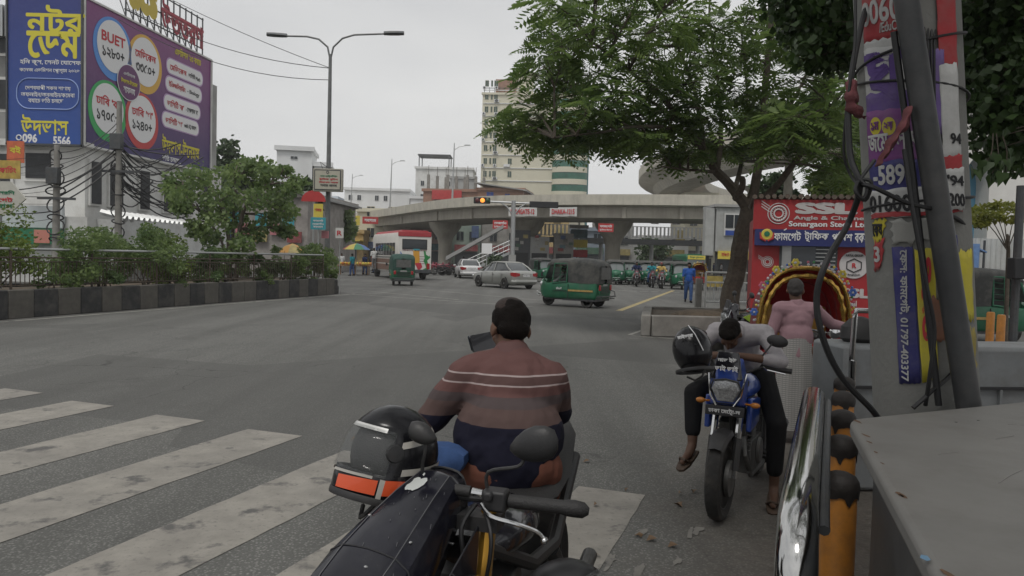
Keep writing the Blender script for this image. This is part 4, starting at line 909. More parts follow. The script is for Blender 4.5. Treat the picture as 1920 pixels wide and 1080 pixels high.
def shrub(label, c, blobs, n, size, lm, group='shrubs on the planted median', name='shrub', aspect=.55, stems=5, hollow=.3, cat='shrub'):
    """blobs: (dx,dy,z,rx,ry,rz) around c"""
    t = thing(name, label, cat, c, 0, group); V_ = []; F_ = []; o = 0; tot = sum(b_[3]*b_[4]*b_[5] for b_ in blobs)
    for (dx,dy,z,rx,ry,rz) in blobs:
        sub = max(3, int(rx*rz*9)); 
        cs, _ = in_ell((dx,dy,z),(rx*.8,ry*.8,rz*.8),sub,shell=.1)
        for q in cs:
            m_ = max(12, int(n*(rx*ry*rz)/tot/sub)); rr = min(rx,rz)*.48
            p, _ = in_ell(q,(rr,rr,rr*.8),m_,shell=hollow); v, f = leaf_cloud(p, size, aspect=aspect); V_.append(v); F_.append(f+o); o += len(v)
    fast_mesh('foliage', np.concatenate(V_), np.concatenate(F_), lm, t)
    b = MB()
    for i in range(stems):
        bl_ = random.choice(blobs); a = Vector((random.uniform(-.15,.15)*bl_[3], random.uniform(-.1,.1), 0)); e = Vector((bl_[0]+random.uniform(-.6,.6)*bl_[3], bl_[1], bl_[2]+random.uniform(.0,.5)*bl_[5]))
        b.tube([a, a.lerp(e,.5)+Vector((random.uniform(-.1,.1),0,0)), e], [.022,.016,.006], 5)
    b.build('stem', M_BARK, t); return t
def med(a, off, z=.56): p = A0 + HL*a - HN*off; return (p.x, p.y, z)
SH = [ # along, off, height, radius, leaf material, label
 (-1.4,1.5,2.3,1.2,LF_LITE,'tall yellow green shrub at the left edge of the median, by the pointed sign'),
 (.9,1.3,2.05,1.0,LF_LITE,'yellow green shrub taller than the railing, second from the left edge'),
 (2.6,.9,1.55,.85,LF_MID,'leafy green shrub reaching just above the railing under the stout utility pole'),
 (4.0,1.2,1.65,.8,LF_MID,'loose green shrub between the two utility poles'),
 (5.3,.9,1.75,.9,LF_MID,'full green shrub under the thin utility pole'),
 (6.7,1.3,1.6,.85,LF_LITE,'light green shrub right of the thin utility pole'),
 (8.1,.9,1.05,.75,LF_DARK,'sparse dark shrub behind the bare stretch of railing'),
 (9.3,1.2,1.15,.7,LF_MID,'thin shrub at the left foot of the broad leaved tree'),
 (11.2,1.0,.95,.7,LF_DARK,'low dark shrub in front of the broad leaved tree'),
 (12.6,1.2,1.25,.8,LF_MID,'bushy shrub between the broad leaved tree and the lamp post'),
 (13.9,.9,1.35,.85,LF_MID,'dense green shrub in front of the lamp post'),
 (14.9,1.1,1.4,.85,LF_MID,'dense rounded shrub at the right end of the median')]
for a, off, h, r, lm, lab in SH:
    shrub(lab, med(a,off), [(0,0,h*.55,r*1.1,.8,h*.52),(random.uniform(-.4,.4),-.55,h*.34,r*1.05,.75,h*.36),(random.uniform(-.5,.5),.1,h*.85,r*.6,.5,h*.26),(random.choice((-.7,.7)),-.3,h*.45,r*.6,.6,h*.4)], 3600, .10, lm)
for i, a in enumerate((-.6,1.6,3.3,6.0,7.5,10.2,13.2,14.6)):
    shrub(('small weed spilling over the kerb at the left edge','small weed below the second shrub','low weed between the stout pole and the thin pole','low creeping weed on the kerb under the thin pole','tuft of weed beside the bare railing','small weed at the foot of the broad leaved tree','trailing weed on the kerb before the lamp post','trailing weed over the right end of the kerb')[i], med(a,.22,.5), [(0,0,.28,.5,.25,.3)], 420, .08, random.choice([LF_DARK, LF_MID]), 'weeds on the kerb', 'weed', stems=3, cat='weed')
# railing on the median
rl = thing('median_railing','rusty steel railing with vertical bars and a pale pipe top rail along the planted median','railing',tuple(A0),0); rl.rotation_euler.z = ang
b = MB(); b.tube([(-20,.32,1.60),(14.2,.32,1.60)],.032,8); b.build('top_rail', M_GALV, rl)
b = MB(); b.tube([(-20,.32,1.40),(14.2,.32,1.40)],.022,6); b.build('middle_rail', M_RUST, rl)
i = -20.
while i < 14.3:
    b = MB(); b.tube([(i,.32,.6),(i,.32,1.6)],.03,6); b.build('post', M_RUST, rl); 
    b = MB()
    for z in (.74,1.3): b.tube([(i,.32,z),(min(i+2.28,14.2),.32,z)],.016,5)
    k = 0
    while i+.12*k < min(i+2.25,14.2): b.tube([(i+.12*k,.32,.74),(i+.12*k,.32,1.3)],.011,4); k += 1
    if i > -4: b.build('bar_panel', M_RUST, rl)
    i += 2.28
def crowned(name, label, cat, base, trunk_paths, clumps, per, size, lm, aspect=.55, feather=False, group=None, twig=True, nl=6, bark=None):
    """trunk_paths: [(points, r0, r1)] world; clumps: [(centre, (rx,ry,rz))] world"""
    t = thing(name, label, cat, base, 0, group); B = Vector(base); b = MB(); skel = []
    for pts, r0, r1 in trunk_paths: skel += branch(b, [Vector(p)-B for p in pts], r0, r1)
    if twig:
        for c, r, *_ in clumps:
            c = Vector(c)-B; cand = [q for q in skel if q.z < c.z+.3] or skel
            q = min(cand, key=lambda s: (s-c).length); m_ = q.lerp(c,.55)+Vector((random.uniform(-.15,.15),random.uniform(-.15,.15),.12))
            b.tube([q,m_,c],[.035,.022,.008],5)
            for _ in range(3):
                e = c+Vector((random.uniform(-1,1)*r[0],random.uniform(-1,1)*r[1],random.uniform(-.8,.6)*r[2]))*.8; b.tube([m_,(m_+e)/2+Vector((0,0,.05)),e],[.014,.01,.004],4)
    b.build('trunk', bark or M_BARK, t); V_ = []; F_ = []; o = 0
    for c, r, *ex in clumps:
        c = Vector(c)-B; m_ = per if not ex else ex[1]; size_ = size if not ex else ex[0]
        p, u = in_ell(tuple(c), r, m_, shell=.12)
        if feather:
            d = u*np.array([1,1,.35]) + RNG.normal(size=u.shape)*.5; d[:,2] = d[:,2]*.5-.12
            v, f = frond_cloud(p, d, size_, nl)
        else: v, f = leaf_cloud(p, size_, aspect=aspect)
        V_.append(v); F_.append(f+o); o += len(v)
    fast_mesh('crown', np.concatenate(V_), np.concatenate(F_), lm, t); return t
# broad-leaved tree on the median
tb = D(432,475,27); tb = Vector((tb.x,tb.y,.55)); cl = []
for px, py, r in ((340,345,40),(330,365,32),(375,330,42),(370,375,45),(400,410,42),(430,320,45),(430,365,50),(440,410,45),(470,330,45),(480,375,50),(500,315,35),(515,345,42),(530,375,38),(545,350,26),(510,410,40),(480,440,38),(400,445,35),(545,400,28),(440,455,36),(530,430,28),(350,395,26),(375,425,24),(310,352,20),(460,300,24),(540,320,18)):
    for q in range(2):
        c = D(px+random.uniform(-12,12),py+random.uniform(-10,10),27+random.uniform(-1.3,1.5)); s = r/52*.72; cl.append((c,(s,s,s*.72)))
P3 = [D(x_,y_,27) for x_,y_ in ((425,420),(405,370),(380,340),(455,400),(490,360),(520,335),(440,380),(440,330),(410,440),(345,365))]
crowned('broadleaf_tree','round broad leaved tree with thin stems growing on the median','tree',tuple(tb),[((tb,P3[0],P3[1],P3[2]),.10,.03),((tb+Vector((.15,.1,0)),P3[3],P3[4],P3[5]),.10,.03),((tb+Vector((-.1,.2,0)),P3[6],P3[7]),.08,.03),((tb,P3[8],P3[9]),.07,.02)],cl,135,.17,LF_MID,.75)
# dark trees behind the billboard building
def fartree(label, px, py0, py1, wpx, dd, lm=LF_FAR, n=14, per=170, size=.5, group='trees beyond the buildings', name='far_tree'):
    c = D(px,(py0+py1)/2,dd); h = (py1-py0)/1400*dd; w_ = wpx/1400*dd; cl = []
    for i in range(n):
        q, _ = in_ell(tuple(c),(w_*.38,w_*.3,h*.38),1,shell=.2); cl.append((Vector(q[0]),(w_*.22,w_*.2,h*.17)))
    return crowned(name,label,'tree',(c.x,c.y,0),[((Vector((c.x,c.y,0)),Vector((c.x+.1,c.y,c.z*.6)),c),.22,.08)],cl,per,size,lm,.6,False,group)
fartree('dark tree rising behind the right end of the purple billboard',415,255,400,85,62)
fartree('dark tree between the billboard building and the white house',460,310,420,60,66)
fartree('dark rounded tree below the white house',578,335,420,50,64)
fartree('green tree beside the lamp post at the flyover end',632,380,470,60,72,LF_MID)
fartree('dark tree far under the flyover beyond the pier',1228,430,520,70,92,LF_FAR,10,120,.5)
fartree('green tree behind the traffic police box, left one',1450,305,420,90,36,LF_FAR,16,190,.3)
fartree('green tree behind the traffic police box, right one',1570,280,420,120,33,LF_LITE,18,190,.28)
fartree('green tree at the far right beyond the arched building',1935,190,440,120,34,LF_MID,14,200,.35)
c = G(905,508); shrub('low green shrub under the flyover left of the signal post',(c.x,c.y,0),[(0,0,.6,1.2,.8,.6)],1400,.16,LF_FAR,'shrubs under the flyover',cat='shrub')
c = D(925,500,60); shrub('taller leafy plant behind the blank white sign',(c.x,c.y,0),[(0,0,1.3,.7,.6,1.1)],1500,.2,LF_FAR,'shrubs under the flyover')
c = D(1003,500,60); shrub('low green shrub right of the signal post, behind the silver car',(c.x,c.y,0),[(0,0,.7,1.2,.8,.7)],1400,.16,LF_FAR,'shrubs under the flyover')
# the big feathery tree in the planter
TD = 18.2; base = Vector((5.38,18.5,.3))
def T_(px, py, dz=0.): return D(px,py,TD+dz)
fork = T_(1403,392)
limbs = [((base,T_(1378,520,.3),T_(1392,450,.1),fork),.26,.19),
 ((fork,T_(1378,358),T_(1343,322,-.3),T_(1318,280,-.6),T_(1288,235,-.8),T_(1240,180,-1.0),T_(1180,130,-1.2),T_(1110,80,-1.2)),.16,.03),
 ((fork,T_(1418,340),T_(1428,250,.4),T_(1438,120,.6),T_(1446,10,.7),T_(1450,-80,.7)),.14,.05),
 ((T_(1412,388),T_(1462,342,-.4),T_(1515,270,-.9),T_(1560,200,-1.4),T_(1590,160,-1.7)),.11,.03),
 ((T_(1318,280,-.6),T_(1270,245,-1.2),T_(1200,238,-1.8),T_(1130,248,-2),T_(1040,258,-2.2)),.07,.015),
 ((T_(1343,322,-.3),T_(1290,318,-1.0),T_(1240,312,-1.5)),.05,.015),
 ((T_(1343,322,-.3),T_(1352,250,.8),T_(1345,150,1.2),T_(1330,40,1.5)),.08,.02),
 ((T_(1318,280,-.6),T_(1310,200,.4),T_(1280,110,.8),T_(1240,20,.9)),.07,.02),
 ((T_(1378,358),T_(1395,280,1.6),T_(1400,180,2.2),T_(1390,60,2.4)),.07,.02),
 ((T_(1428,250,.4),T_(1480,200,1.2),T_(1520,120,1.8),T_(1550,40,2.0)),.06,.015),
 ((T_(1288,235,-.8),T_(1200,180,-.2),T_(1120,170,0),T_(1050,150,.2)),.05,.015),
 ((T_(1380,372),T_(1390,350,-.3),T_(1392,330,-.4)),.10,.07)]
cl = []
for px, py, r in ((955,228,30),(985,250,34),(1000,215,34),(1030,255,36),(1060,236,38),(1085,256,30),(1120,246,32),(1150,258,28),(1190,250,26),(1215,268,20),(1245,280,14),(1285,292,12),
  (1015,140,30),(1045,175,45),(1040,110,40),(1100,140,55),(1095,205,45),(1150,190,50),(1150,235,40),(1195,150,52),(1205,215,42),(1255,180,46),(1265,225,34),
  (1045,55,40),(1040,12,38),(1100,80,52),(1110,20,52),(1165,55,55),(1170,110,50),(1180,0,50),(1235,40,55),(1240,110,52),(1300,20,55),(1300,90,55),(1315,150,46),(1365,40,55),(1370,110,52),(1375,175,42),(1335,215,34),
  (1430,40,55),(1430,110,48),(1440,180,44),(1490,70,52),(1495,150,50),(1500,215,44),(1545,110,48),(1555,180,48),(1560,250,40),(1595,150,40),(1600,225,34),(1595,295,34),(1535,300,40),(1480,270,36),(1415,235,30),(1460,225,36),(1310,262,30),(1350,285,18),(1575,330,26),
  (1120,-50,55),(1220,-60,60),(1330,-60,60),(1440,-60,60),(1540,-40,55),(1280,-130,60),(1420,-140,60)):
    for q in range(2):
        c = T_(px+random.uniform(-16,16), py+random.uniform(-12,12), random.uniform(-2.4,2.6)); s = r/77*.95; cl.append((c,(s,s,s*.55)))
crowned('feathery_tree','big spreading tree with feathery leaves and a forked dark trunk in the kerbed planter','tree',tuple(base),limbs,cl,30,.5,LF_FEATH,feather=True,nl=7)
# planter, its soil slab, pale pipe barrier behind
pl = thing('planter','low square concrete planter with rough edges around the foot of the big tree','planter',(0,0,0))
q0, q1 = G(1210,630), G(1330,634); q1 = Vector((6.9,17.1,0)); q2, q3 = Vector((6.9,20.2,0)), Vector((3.7,20.2,0))
for a, c in ((q0,q1),(q1,q2),(q2,q3),(q3,q0)):
    b = MB(); d_ = (c-a); L_ = d_.length; m_ = (a+c)/2; b.box((m_.x,m_.y,.24),(L_-.24 if abs(d_.x) > abs(d_.y) else L_+.16,.22,.48),0,(0,0,math.atan2(d_.y,d_.x))); b.build('wall', M_CONCD, pl, bevel=.025)
b = MB(); b.prism([(p.x,p.y) for p in (q0,q1,q2,q3)], .40, 0, None, .004); b.ell((4.6,18.2,.36),(.75,.6,.2)); b.ell((5.5,18.7,.34),(.8,.6,.24)); b.build('soil', M_SOIL, pl)
b = MB(); strip(b, G(1180,628), G(1232,610), .1); strip(b, G(1184,630), G(1330,640), .1, .0045); tag(b.build('planter_line', M_LINE), kind='structure')
pf = thing('pipe_barrier','white painted pipe barrier with thin bars between the planter and the police box','barrier',(0,0,0)); b = MB()
M_WPIPE = mat('white_pipe',(.62,.62,.60),.5,var=.1,vs=6,dirt=(.25,.2,.16),df=.4,ds=4)
a, c = Vector((5.7,22,0)), Vector((8.6,22.6,0))
for z in (1.42,1.12,.55): b.tube([a+Vector((0,0,z)),c+Vector((0,0,z))],.03,7)
b.build('rail', M_WPIPE, pf); b = MB()
for i in range(20): p = a.lerp(c,i/19); b.tube([p+Vector((0,0,.55)),p+Vector((0,0,1.12))],.012,5)
b.build('bars_panel', M_WPIPE, pf)
for i in range(4): p = a.lerp(c,i/3); b = MB(); b.tube([p,p+Vector((0,0,1.42))],.035,7); b.build('post', M_WPIPE, pf)
b = MB(); b.box((0,0,.62),(.16,.2,1.24)); tag(b.build('stone_post', M_CONCD, bevel=.02, loc=(5.35,21.4,0)), 'square grey stone post at the left end of the white pipe barrier','post')
c = G(1332,562); boardsign('yellow_barrier_board','small faded yellow barrier board behind the planter',(c.x+.15,c.y,.85),.75,.5,mat('faded_yellow',(.34,.26,.07),.7,var=.3,vs=6),post=.03)
b = MB(); b.ell((0,0,.14),(.27,.2,.2)); b.ell((.22,.05,.1),(.16,.15,.13)); tag(b.build('boulder', M_CONCD, loc=(5.0,21.2,0)), 'rough grey boulder lying behind the planter','boulder')

# overhanging bodhi tree: crown above the pavement, boughs drooping into the top right of the view
bt = Vector((6.2,-2.2,0)); cl = []
for i in range(125):
    c = Vector((4.2,2.0,6.2))+Vector((random.uniform(-6.0,6.5),random.uniform(-6.5,8.5),random.uniform(-.6,1.3))); 
    if c.y > 3 and c.z < 1.9+.40*c.y+.9: c.z = 1.9+.40*c.y+.9
    cl.append((c,(1.25,1.25,.6)))
for px, py, dd in ((1490,50,7.6),(1470,0,7.6),(1520,95,7.2),(1560,105,7.2),(1505,20,7.4),(1545,15,7),(1590,20,7.2),(1500,-20,7.4),(1530,60,7.3),(1575,65,7),(1605,95,7.2),(1560,-30,7),(1600,-20,6.6),(1630,40,8),(1800,15,6.5),(1835,30,6.3),(1880,40,6.4),(1920,20,6),(1820,80,6.4),(1865,95,6.2),(1910,110,6),(1835,140,6.4),(1880,160,6.1),(1920,180,6),(1850,200,6.2),(1895,225,6.1),(1930,240,6.2),(1870,255,6.2),(1815,115,6.6),(1815,45,6.6),(1850,-20,6),(1910,-30,6),(1920,280,6.2),(1700,-40,7.5),(1760,-20,7.5)):
    cl.append((D(px,py,dd),(.22,.32,.2),.085,260))
crowned('overhanging_tree','large dark leaved tree overhanging the pavement, its boughs drooping in at the top right corner','tree',tuple(bt),[((bt,bt+Vector((-.1,.1,2.5)),bt+Vector((-.5,.6,4.5)),Vector((3.5,1,6.2)),Vector((.5,1.5,6.6))),.38,.08),((bt+Vector((-.3,.4,3.8)),Vector((4.6,2.5,5.4)),Vector((4.0,5.2,4.8)),Vector((3.4,6.9,4.4))),.13,.02),((bt+Vector((-.3,.4,3.6)),Vector((5.2,2.5,4.6)),Vector((4.6,4.8,3.9)),Vector((4.2,6.1,3.3))),.11,.02)],cl,150,.15,LF_BODHI,.8)
# hanging heart-leaved twig
tw_ = thing('leafy_twig','hanging twig with a few dark heart shaped leaves near the right edge','twig',tuple(D(1860,255,5.2))); o_ = Vector(tw_.location)
b = MB()
hs = []
for (x0,y0),(x1,y1),(x2,y2) in (((1862,250),(1858,290),(1835,318)),((1880,255),(1888,285),(1885,325)),((1868,250),(1872,300),(1860,325))):
    p = [D(x0,y0,5.2)-o_,D(x1,y1,5.2)-o_,D(x2,y2,5.2)-o_]; b.tube(sm(p,4),.004,5); hs += [p[1].lerp(p[2],t) for t in (.0,.35,.7,1.0)]
b.build('stem', M_BARK, tw_); b = MB()
for p in hs+[h+Vector((random.uniform(-.05,.05),random.uniform(-.1,.1),random.uniform(-.03,.02))) for h in hs]:
    a = random.uniform(0,6); s = random.uniform(.045,.07); M_ = Matrix.Translation(p) @ Euler((PI/2+random.uniform(-.5,.5),random.uniform(-.5,.5),random.uniform(-.9,.9))).to_matrix().to_4x4()
    b.add([(0,0,0),(-s*.5,s*.12,0),(-s*.62,-s*.3,.006),(-s*.3,-s*.8,.0),(0,-s*1.5,-.01),(s*.3,-s*.8,.0),(s*.62,-s*.3,.006),(s*.5,s*.12,0)],[(0,1,2,3,4),(0,4,5,6,7)],0,M_)
b.build('leaf_spray', LF_BODHI, tw_)
# small flat-crowned tree at the right
c = D(1893,500,16); tp_ = D(1890,470,16); cl = []
for px, py, r in ((1830,400,22),(1850,390,24),(1880,385,24),(1910,392,26),(1935,400,26),(1865,405,20),(1895,410,20),(1840,418,14),(1945,385,24),(1815,412,12)): cl.append((D(px,py,16+random.uniform(-.5,.6)),(r/87,r/87*1.2,.11)))
crowned('umbrella_tree','small flat crowned yellow green tree with radiating twigs behind the dark green auto rickshaw','tree',(c.x,c.y,0),[((Vector((c.x,c.y,0)),tp_,D(1888,440,16)),.05,.03)]+[((D(1889,470,16),D((1889+x_)/2,425,16),D(x_,400,16)),.015,.005) for x_ in (1825,1845,1865,1880,1905,1925)],cl,190,.09,LF_YEL,.6,twig=False)
for px, dd, lab in ((1490,30,'pale straight palm trunk behind the police box, left one'),(1605,34,'pale straight palm trunk behind the utility pole')):
    c = D(px,500,dd); tp = D(px-8,245,dd); t = thing('palm_tree',lab,'palm',(c.x,c.y,0)); b = MB(); b.tube([(0,0,0),(tp.x-c.x,0,tp.z*.5),(tp.x-c.x,0,tp.z)],[.22,.18,.15],10); b.build('trunk', mat('palm_bark',(.27,.25,.21),.9,var=.2,vs=5,bump=.4,bs=12), t)
    n = 22; d = np.array([[math.cos(a),math.sin(a),random.uniform(-.1,.9)] for a in np.linspace(0,2*PI,n,endpoint=False)]); v, f = frond_cloud(np.tile(np.array([[tp.x-c.x,0,tp.z]]),(n,1)), d, 2.6, 22); fast_mesh('crown', v, f, LF_FAR, t)

# ================================================================== traffic police box
pb = thing('police_box','red traffic police box with SSL lettering on its sign and a blue name band','police box',(4.8,15,0),R(-15))
PBM = basis((4.8,15,0),(math.cos(R(15)),-math.sin(R(15)),0),(0,0,1)); pw = 2.75
M_PBRED = mat('box_red',(.33,.022,.026),.5,var=.12,vs=2,dirt=(.14,.05,.04),df=.3,ds=1.2)
b = MB(); b.box((pw/2,.8,1.3),(pw,1.6,2.6)); b.build('wall', M_PBRED, pb)
b = MB()
for i in range(24): b.tube([(.0+i*.122,-.16,3.03+.012*(i%2)),(.0+i*.122,1.6,2.95)],.05,6)
b.build('tin_roof', M_RUST, pb)
def pl_(px, py): x, z = onplane(PBM,px,py); return x, z
b = MB(); x0, z0 = pl_(1413,431); b.box((pw/2+.0,-.05,(2.98+z0)/2),(pw+.02,.1,2.98-z0)); sb_ = b.build('top_sign', M_PBRED, pb)
Q = basis((0,-.103,0),(1,0,0),(0,0,1)); b = MB()
LG = mat('sign_silver',(.50,.47,.46),.5); 
def put(mb, tx, xa, xb, ya, yb, m=0, bold=.02, Q_=None):
    a, z1 = pl_(xa,ya); c, z0 = pl_(xb,yb); text(mb,tx,(Q_ or Q) @ Matrix.Translation(((a+c)/2,(z0+z1)/2,0)),abs(z1-z0),m,bold,c-a)
put(b,'SSL',1490,1606,380,403,0,.07); put(b,'Angle & Channel',1487,1622,405,416,0,.03); put(b,'Sonargaon Steels Ltd.',1478,1628,415,430,1,.03)
b.build('lettering', [LG, M_WINK], sb_)
def gearlogo(cx, cy, r, par, y, n=9):
    b = MB(); x, z = pl_(cx,cy); k = r/93.
    for q, w_ in ((1,.05),(.72,.09),(.42,.08)): b.ring((x,y,z),k*q*.93,k*w_,28,0,(PI/2,0,0),6)
    for i in range(18): a = 2*PI*i/18; b.box((x+k*.58*math.cos(a),y,z+k*.58*math.sin(a)),(k*.16,.006,k*.06),0,(0,-a,0))
    for i in range(3): b.box((x-k*1.15,y,z+k*(.9-.25*i)),(k*.9,.006,k*.08),0,(0,.6,0))
    b.build('emblem', LG, par)
gearlogo(1459,401,20,sb_,-.104)
b = MB(); x0, z0 = pl_(1417,428); _, z1 = pl_(1417,458); b.box((pw/2+.02,-.075,(z0+z1)/2-.02),(pw-.02,.16,abs(z0-z1))); bb_ = b.build('blue_band', mat('band_blue',(.022,.03,.13),.5,var=.1,vs=3), pb)
Q2 = basis((0,-.158,0),(1,0,0),(0,0,1)); b = MB()
put(b,bn('ফার্মগেট'),1450,1500,432,452,0,.018,Q2); put(b,bn('ট্রাফিক'),1507,1551,433,455,0,.018,Q2); put(b,bn('পুলিশ'),1558,1595,434,458,0,.018,Q2); put(b,bn('বক্স'),1600,1626,438,456,0,.018,Q2)
a, z = pl_(1471,430); b.box((a,-.16,z-.01),(.06,.004,.02),0,(0,-.6,0)); b.build('lettering', M_WINK, bb_)
x, z = pl_(1437,440); b = MB(); b.lathe([(.0001,.012),(.10,.01),(.11,0)],20,0,Matrix.Translation((x,-.155,z)) @ Matrix.Rotation(PI/2,4,'X')); b.lathe([(.0001,.02),(.055,.018)],14,1,Matrix.Translation((x,-.157,z+.01)) @ Matrix.Rotation(PI/2,4,'X'))
for s in (-1,1): b.tube([(x+s*.02,-.165,z-.13),(x+s*.11,-.165,z-.08),(x+s*.13,-.165,z+.04)],[.02,.028,.01],6,2)
b.build('emblem', [M_YELLOW, M_GREEN, M_RED], bb_)
x0, z1 = pl_(1462,458); x1, z0 = pl_(1566,560); b = MB(); b.box(((x0+x1)/2,-.02,(z0+z1)/2),(x1-x0,.06,z1-z0)); wf = b.build('window', M_STEELD, pb)
b = MB(); b.box((x0+.52,-.06,(z0+z1)/2),(.82,.03,z1-z0-.08)); b.box((x1-.22,-.06,(z0+z1)/2),(.36,.03,z1-z0-.08)); b.build('pane', M_GLASS, wf)
b = MB()
for i in range(16): b.box((x0+.05+.035*i*.3,-.085,(z0+z1)/2),(.012,.02,z1-z0))
for i in range(14): b.box((x1-.22,-.085,z0+.06+(z1-z0)/14*i),(.36,.015,.02))
b.build('louvre', M_GALV, wf)
x, z = pl_(1601,497); b = MB(); b.lathe([(.0001,.02),(.26,.018),(.27,0)],32,0,Matrix.Translation((x,-.004,z)) @ Matrix.Rotation(PI/2,4,'X')); bg_ = b.build('badge', mat('badge_white',(.55,.52,.52),.5), pb)
b = MB(); Q3 = basis((0,-.03,0),(1,0,0),(0,0,1)); text(b,'R',Q3 @ Matrix.Translation((x,z-.01,0)),.10,0,.04); h6 = [(x+.15*math.cos(a),-.028,z-.01+.13*math.sin(a)) for a in np.linspace(PI/2,PI/2+2*PI,6,endpoint=False)]; b.tube(h6,.012,5,1,closed=True); text(b,'RATUL GROUP',Q3 @ Matrix.Translation((x,z+.185,0)),.045,1,.02,.3); text(b,'Bangladesh',Q3 @ Matrix.Translation((x,z-.19,0)),.04,1,.02,.22); b.build('lettering', [M_RINK, M_INK], bg_)
gearlogo(1439,491,11,pb,-.004)
b = MB(); Q4 = basis((0,-.004,0),(1,0,0),(0,0,1)); put(b,'SSL',1578,1630,540,560,0,.06,Q4); put(b,'Channel',1560,1606,562,575,0,.03,Q4); b.build('lettering', LG, pb)
# ================================================================== vehicles
M_TYRE = mat('tyre', (.022,.021,.02), .85, var=.3, vs=20, dirt=(.10,.085,.07), df=.5, ds=6)
M_RIM = mat('alloy', (.45,.45,.45), .35, .8, dirt=(.12,.1,.08), df=.4, ds=6)
M_CHROME = mat('chrome', (.62,.62,.62), .12, 1.0, dirt=(.2,.17,.13), df=.12, ds=5)
M_BLACKPL = mat('black_plastic', (.020,.020,.021), .5, var=.2, vs=20, dirt=(.09,.08,.07), df=.25, ds=6, bump=.1, bs=150)
M_GLOSS = mat('gloss_black', (.010,.010,.014), .16, coat=.5, var=.2, vs=3, dirt=(.10,.09,.08), df=.12, ds=9)
M_SEAT = mat('seat_vinyl', (.022,.021,.021), .6, bump=.3, bs=220)
M_ENG = mat('engine_metal', (.16,.16,.155), .5, .7, var=.3, vs=10, dirt=(.05,.045,.04), df=.6, ds=8)
M_CNG = mat('cng_green', (.010,.115,.055), .42, var=.18, vs=3, dirt=(.10,.11,.09), df=.45, ds=2.5)
M_CANV = mat('canvas_hood', (.045,.047,.046), .85, var=.2, vs=4, dirt=(.17,.16,.14), df=.6, ds=2, bump=.5, bs=7)
M_TAIL = mat('tail_lamp', (.30,.012,.015), .2, coat=.5)
M_LAMPG = mat('lamp_glass', (.55,.56,.57), .12, .3)
M_CLEAR = mat('clear_glass', (.16,.18,.18), .08, spec=.8)
def wheel(par, c, r, w_, axis_rot=(0,PI/2,0), rim=M_RIM, spokes=5, name='wheel', rr=.66, tyre=M_TYRE, wire=0):
    """wheel rolling along local Y: tyre part with a rim under it"""
    M = Matrix.Translation(c) @ Euler(axis_rot).to_matrix().to_4x4()
    b = MB(); k = w_/2; ri = r*rr
    b.lathe([(ri,-k*.7),(r*.88,-k),(r*.97,-k*.75),(r,-k*.3),(r,k*.3),(r*.97,k*.75),(r*.88,k),(ri,k*.7),(ri,-k*.7)],28,0,M)
    if r > .25 and w_ < .16:
        for i in range(30):
            a = 2*PI*i/30; b.add([(r*1.004*math.cos(a+d_),r*1.004*math.sin(a+d_),z_) for d_, z_ in ((0,-k*.7),(.09,-k*.1),(.12,-k*.1),(.03,-k*.7))]+[(r*1.004*math.cos(a+d_+.1),r*1.004*math.sin(a+d_+.1),-z_) for d_, z_ in ((0,-k*.7),(.09,-k*.1),(.12,-k*.1),(.03,-k*.7))],[(0,1,2,3),(7,6,5,4)],0,M)
    t = b.build(name, tyre, par); b = MB()
    b.lathe([(ri*.86,-k*.62),(ri,-k*.72),(ri,k*.72),(ri*.86,k*.62),(ri*.84,0),(ri*.86,-k*.62)],28,0,M); b.lathe([(r*.12,-k*.8),(r*.15,-k*.5),(r*.15,k*.5),(r*.12,k*.8)],14,0,M)
    if wire:
        for i in range(wire):
            a = 2*PI*i/wire; s = -1 if i % 2 else 1; b.tube([M @ Vector((r*.1*math.cos(a+.6),r*.1*math.sin(a+.6),s*k*.7)), M @ Vector((ri*.9*math.cos(a),ri*.9*math.sin(a),0))],.0025,4)
    else:
        for i in range(spokes):
            a = 2*PI*i/spokes; d_ = Vector((math.cos(a),math.sin(a),0)); e_ = Vector((-math.sin(a),math.cos(a),0)); wi, wo = r*.10, r*.07
            ring = lambda rad, wd, th: [M @ (d_*rad+e_*wd+Vector((0,0,th))), M @ (d_*rad-e_*wd+Vector((0,0,th))), M @ (d_*rad-e_*wd-Vector((0,0,th))), M @ (d_*rad+e_*wd-Vector((0,0,th)))]
            b.loft([ring(r*.1,wi,k*.5),ring(ri*.88,wo,k*.4)])
    b.build('rim', rim, t); return t
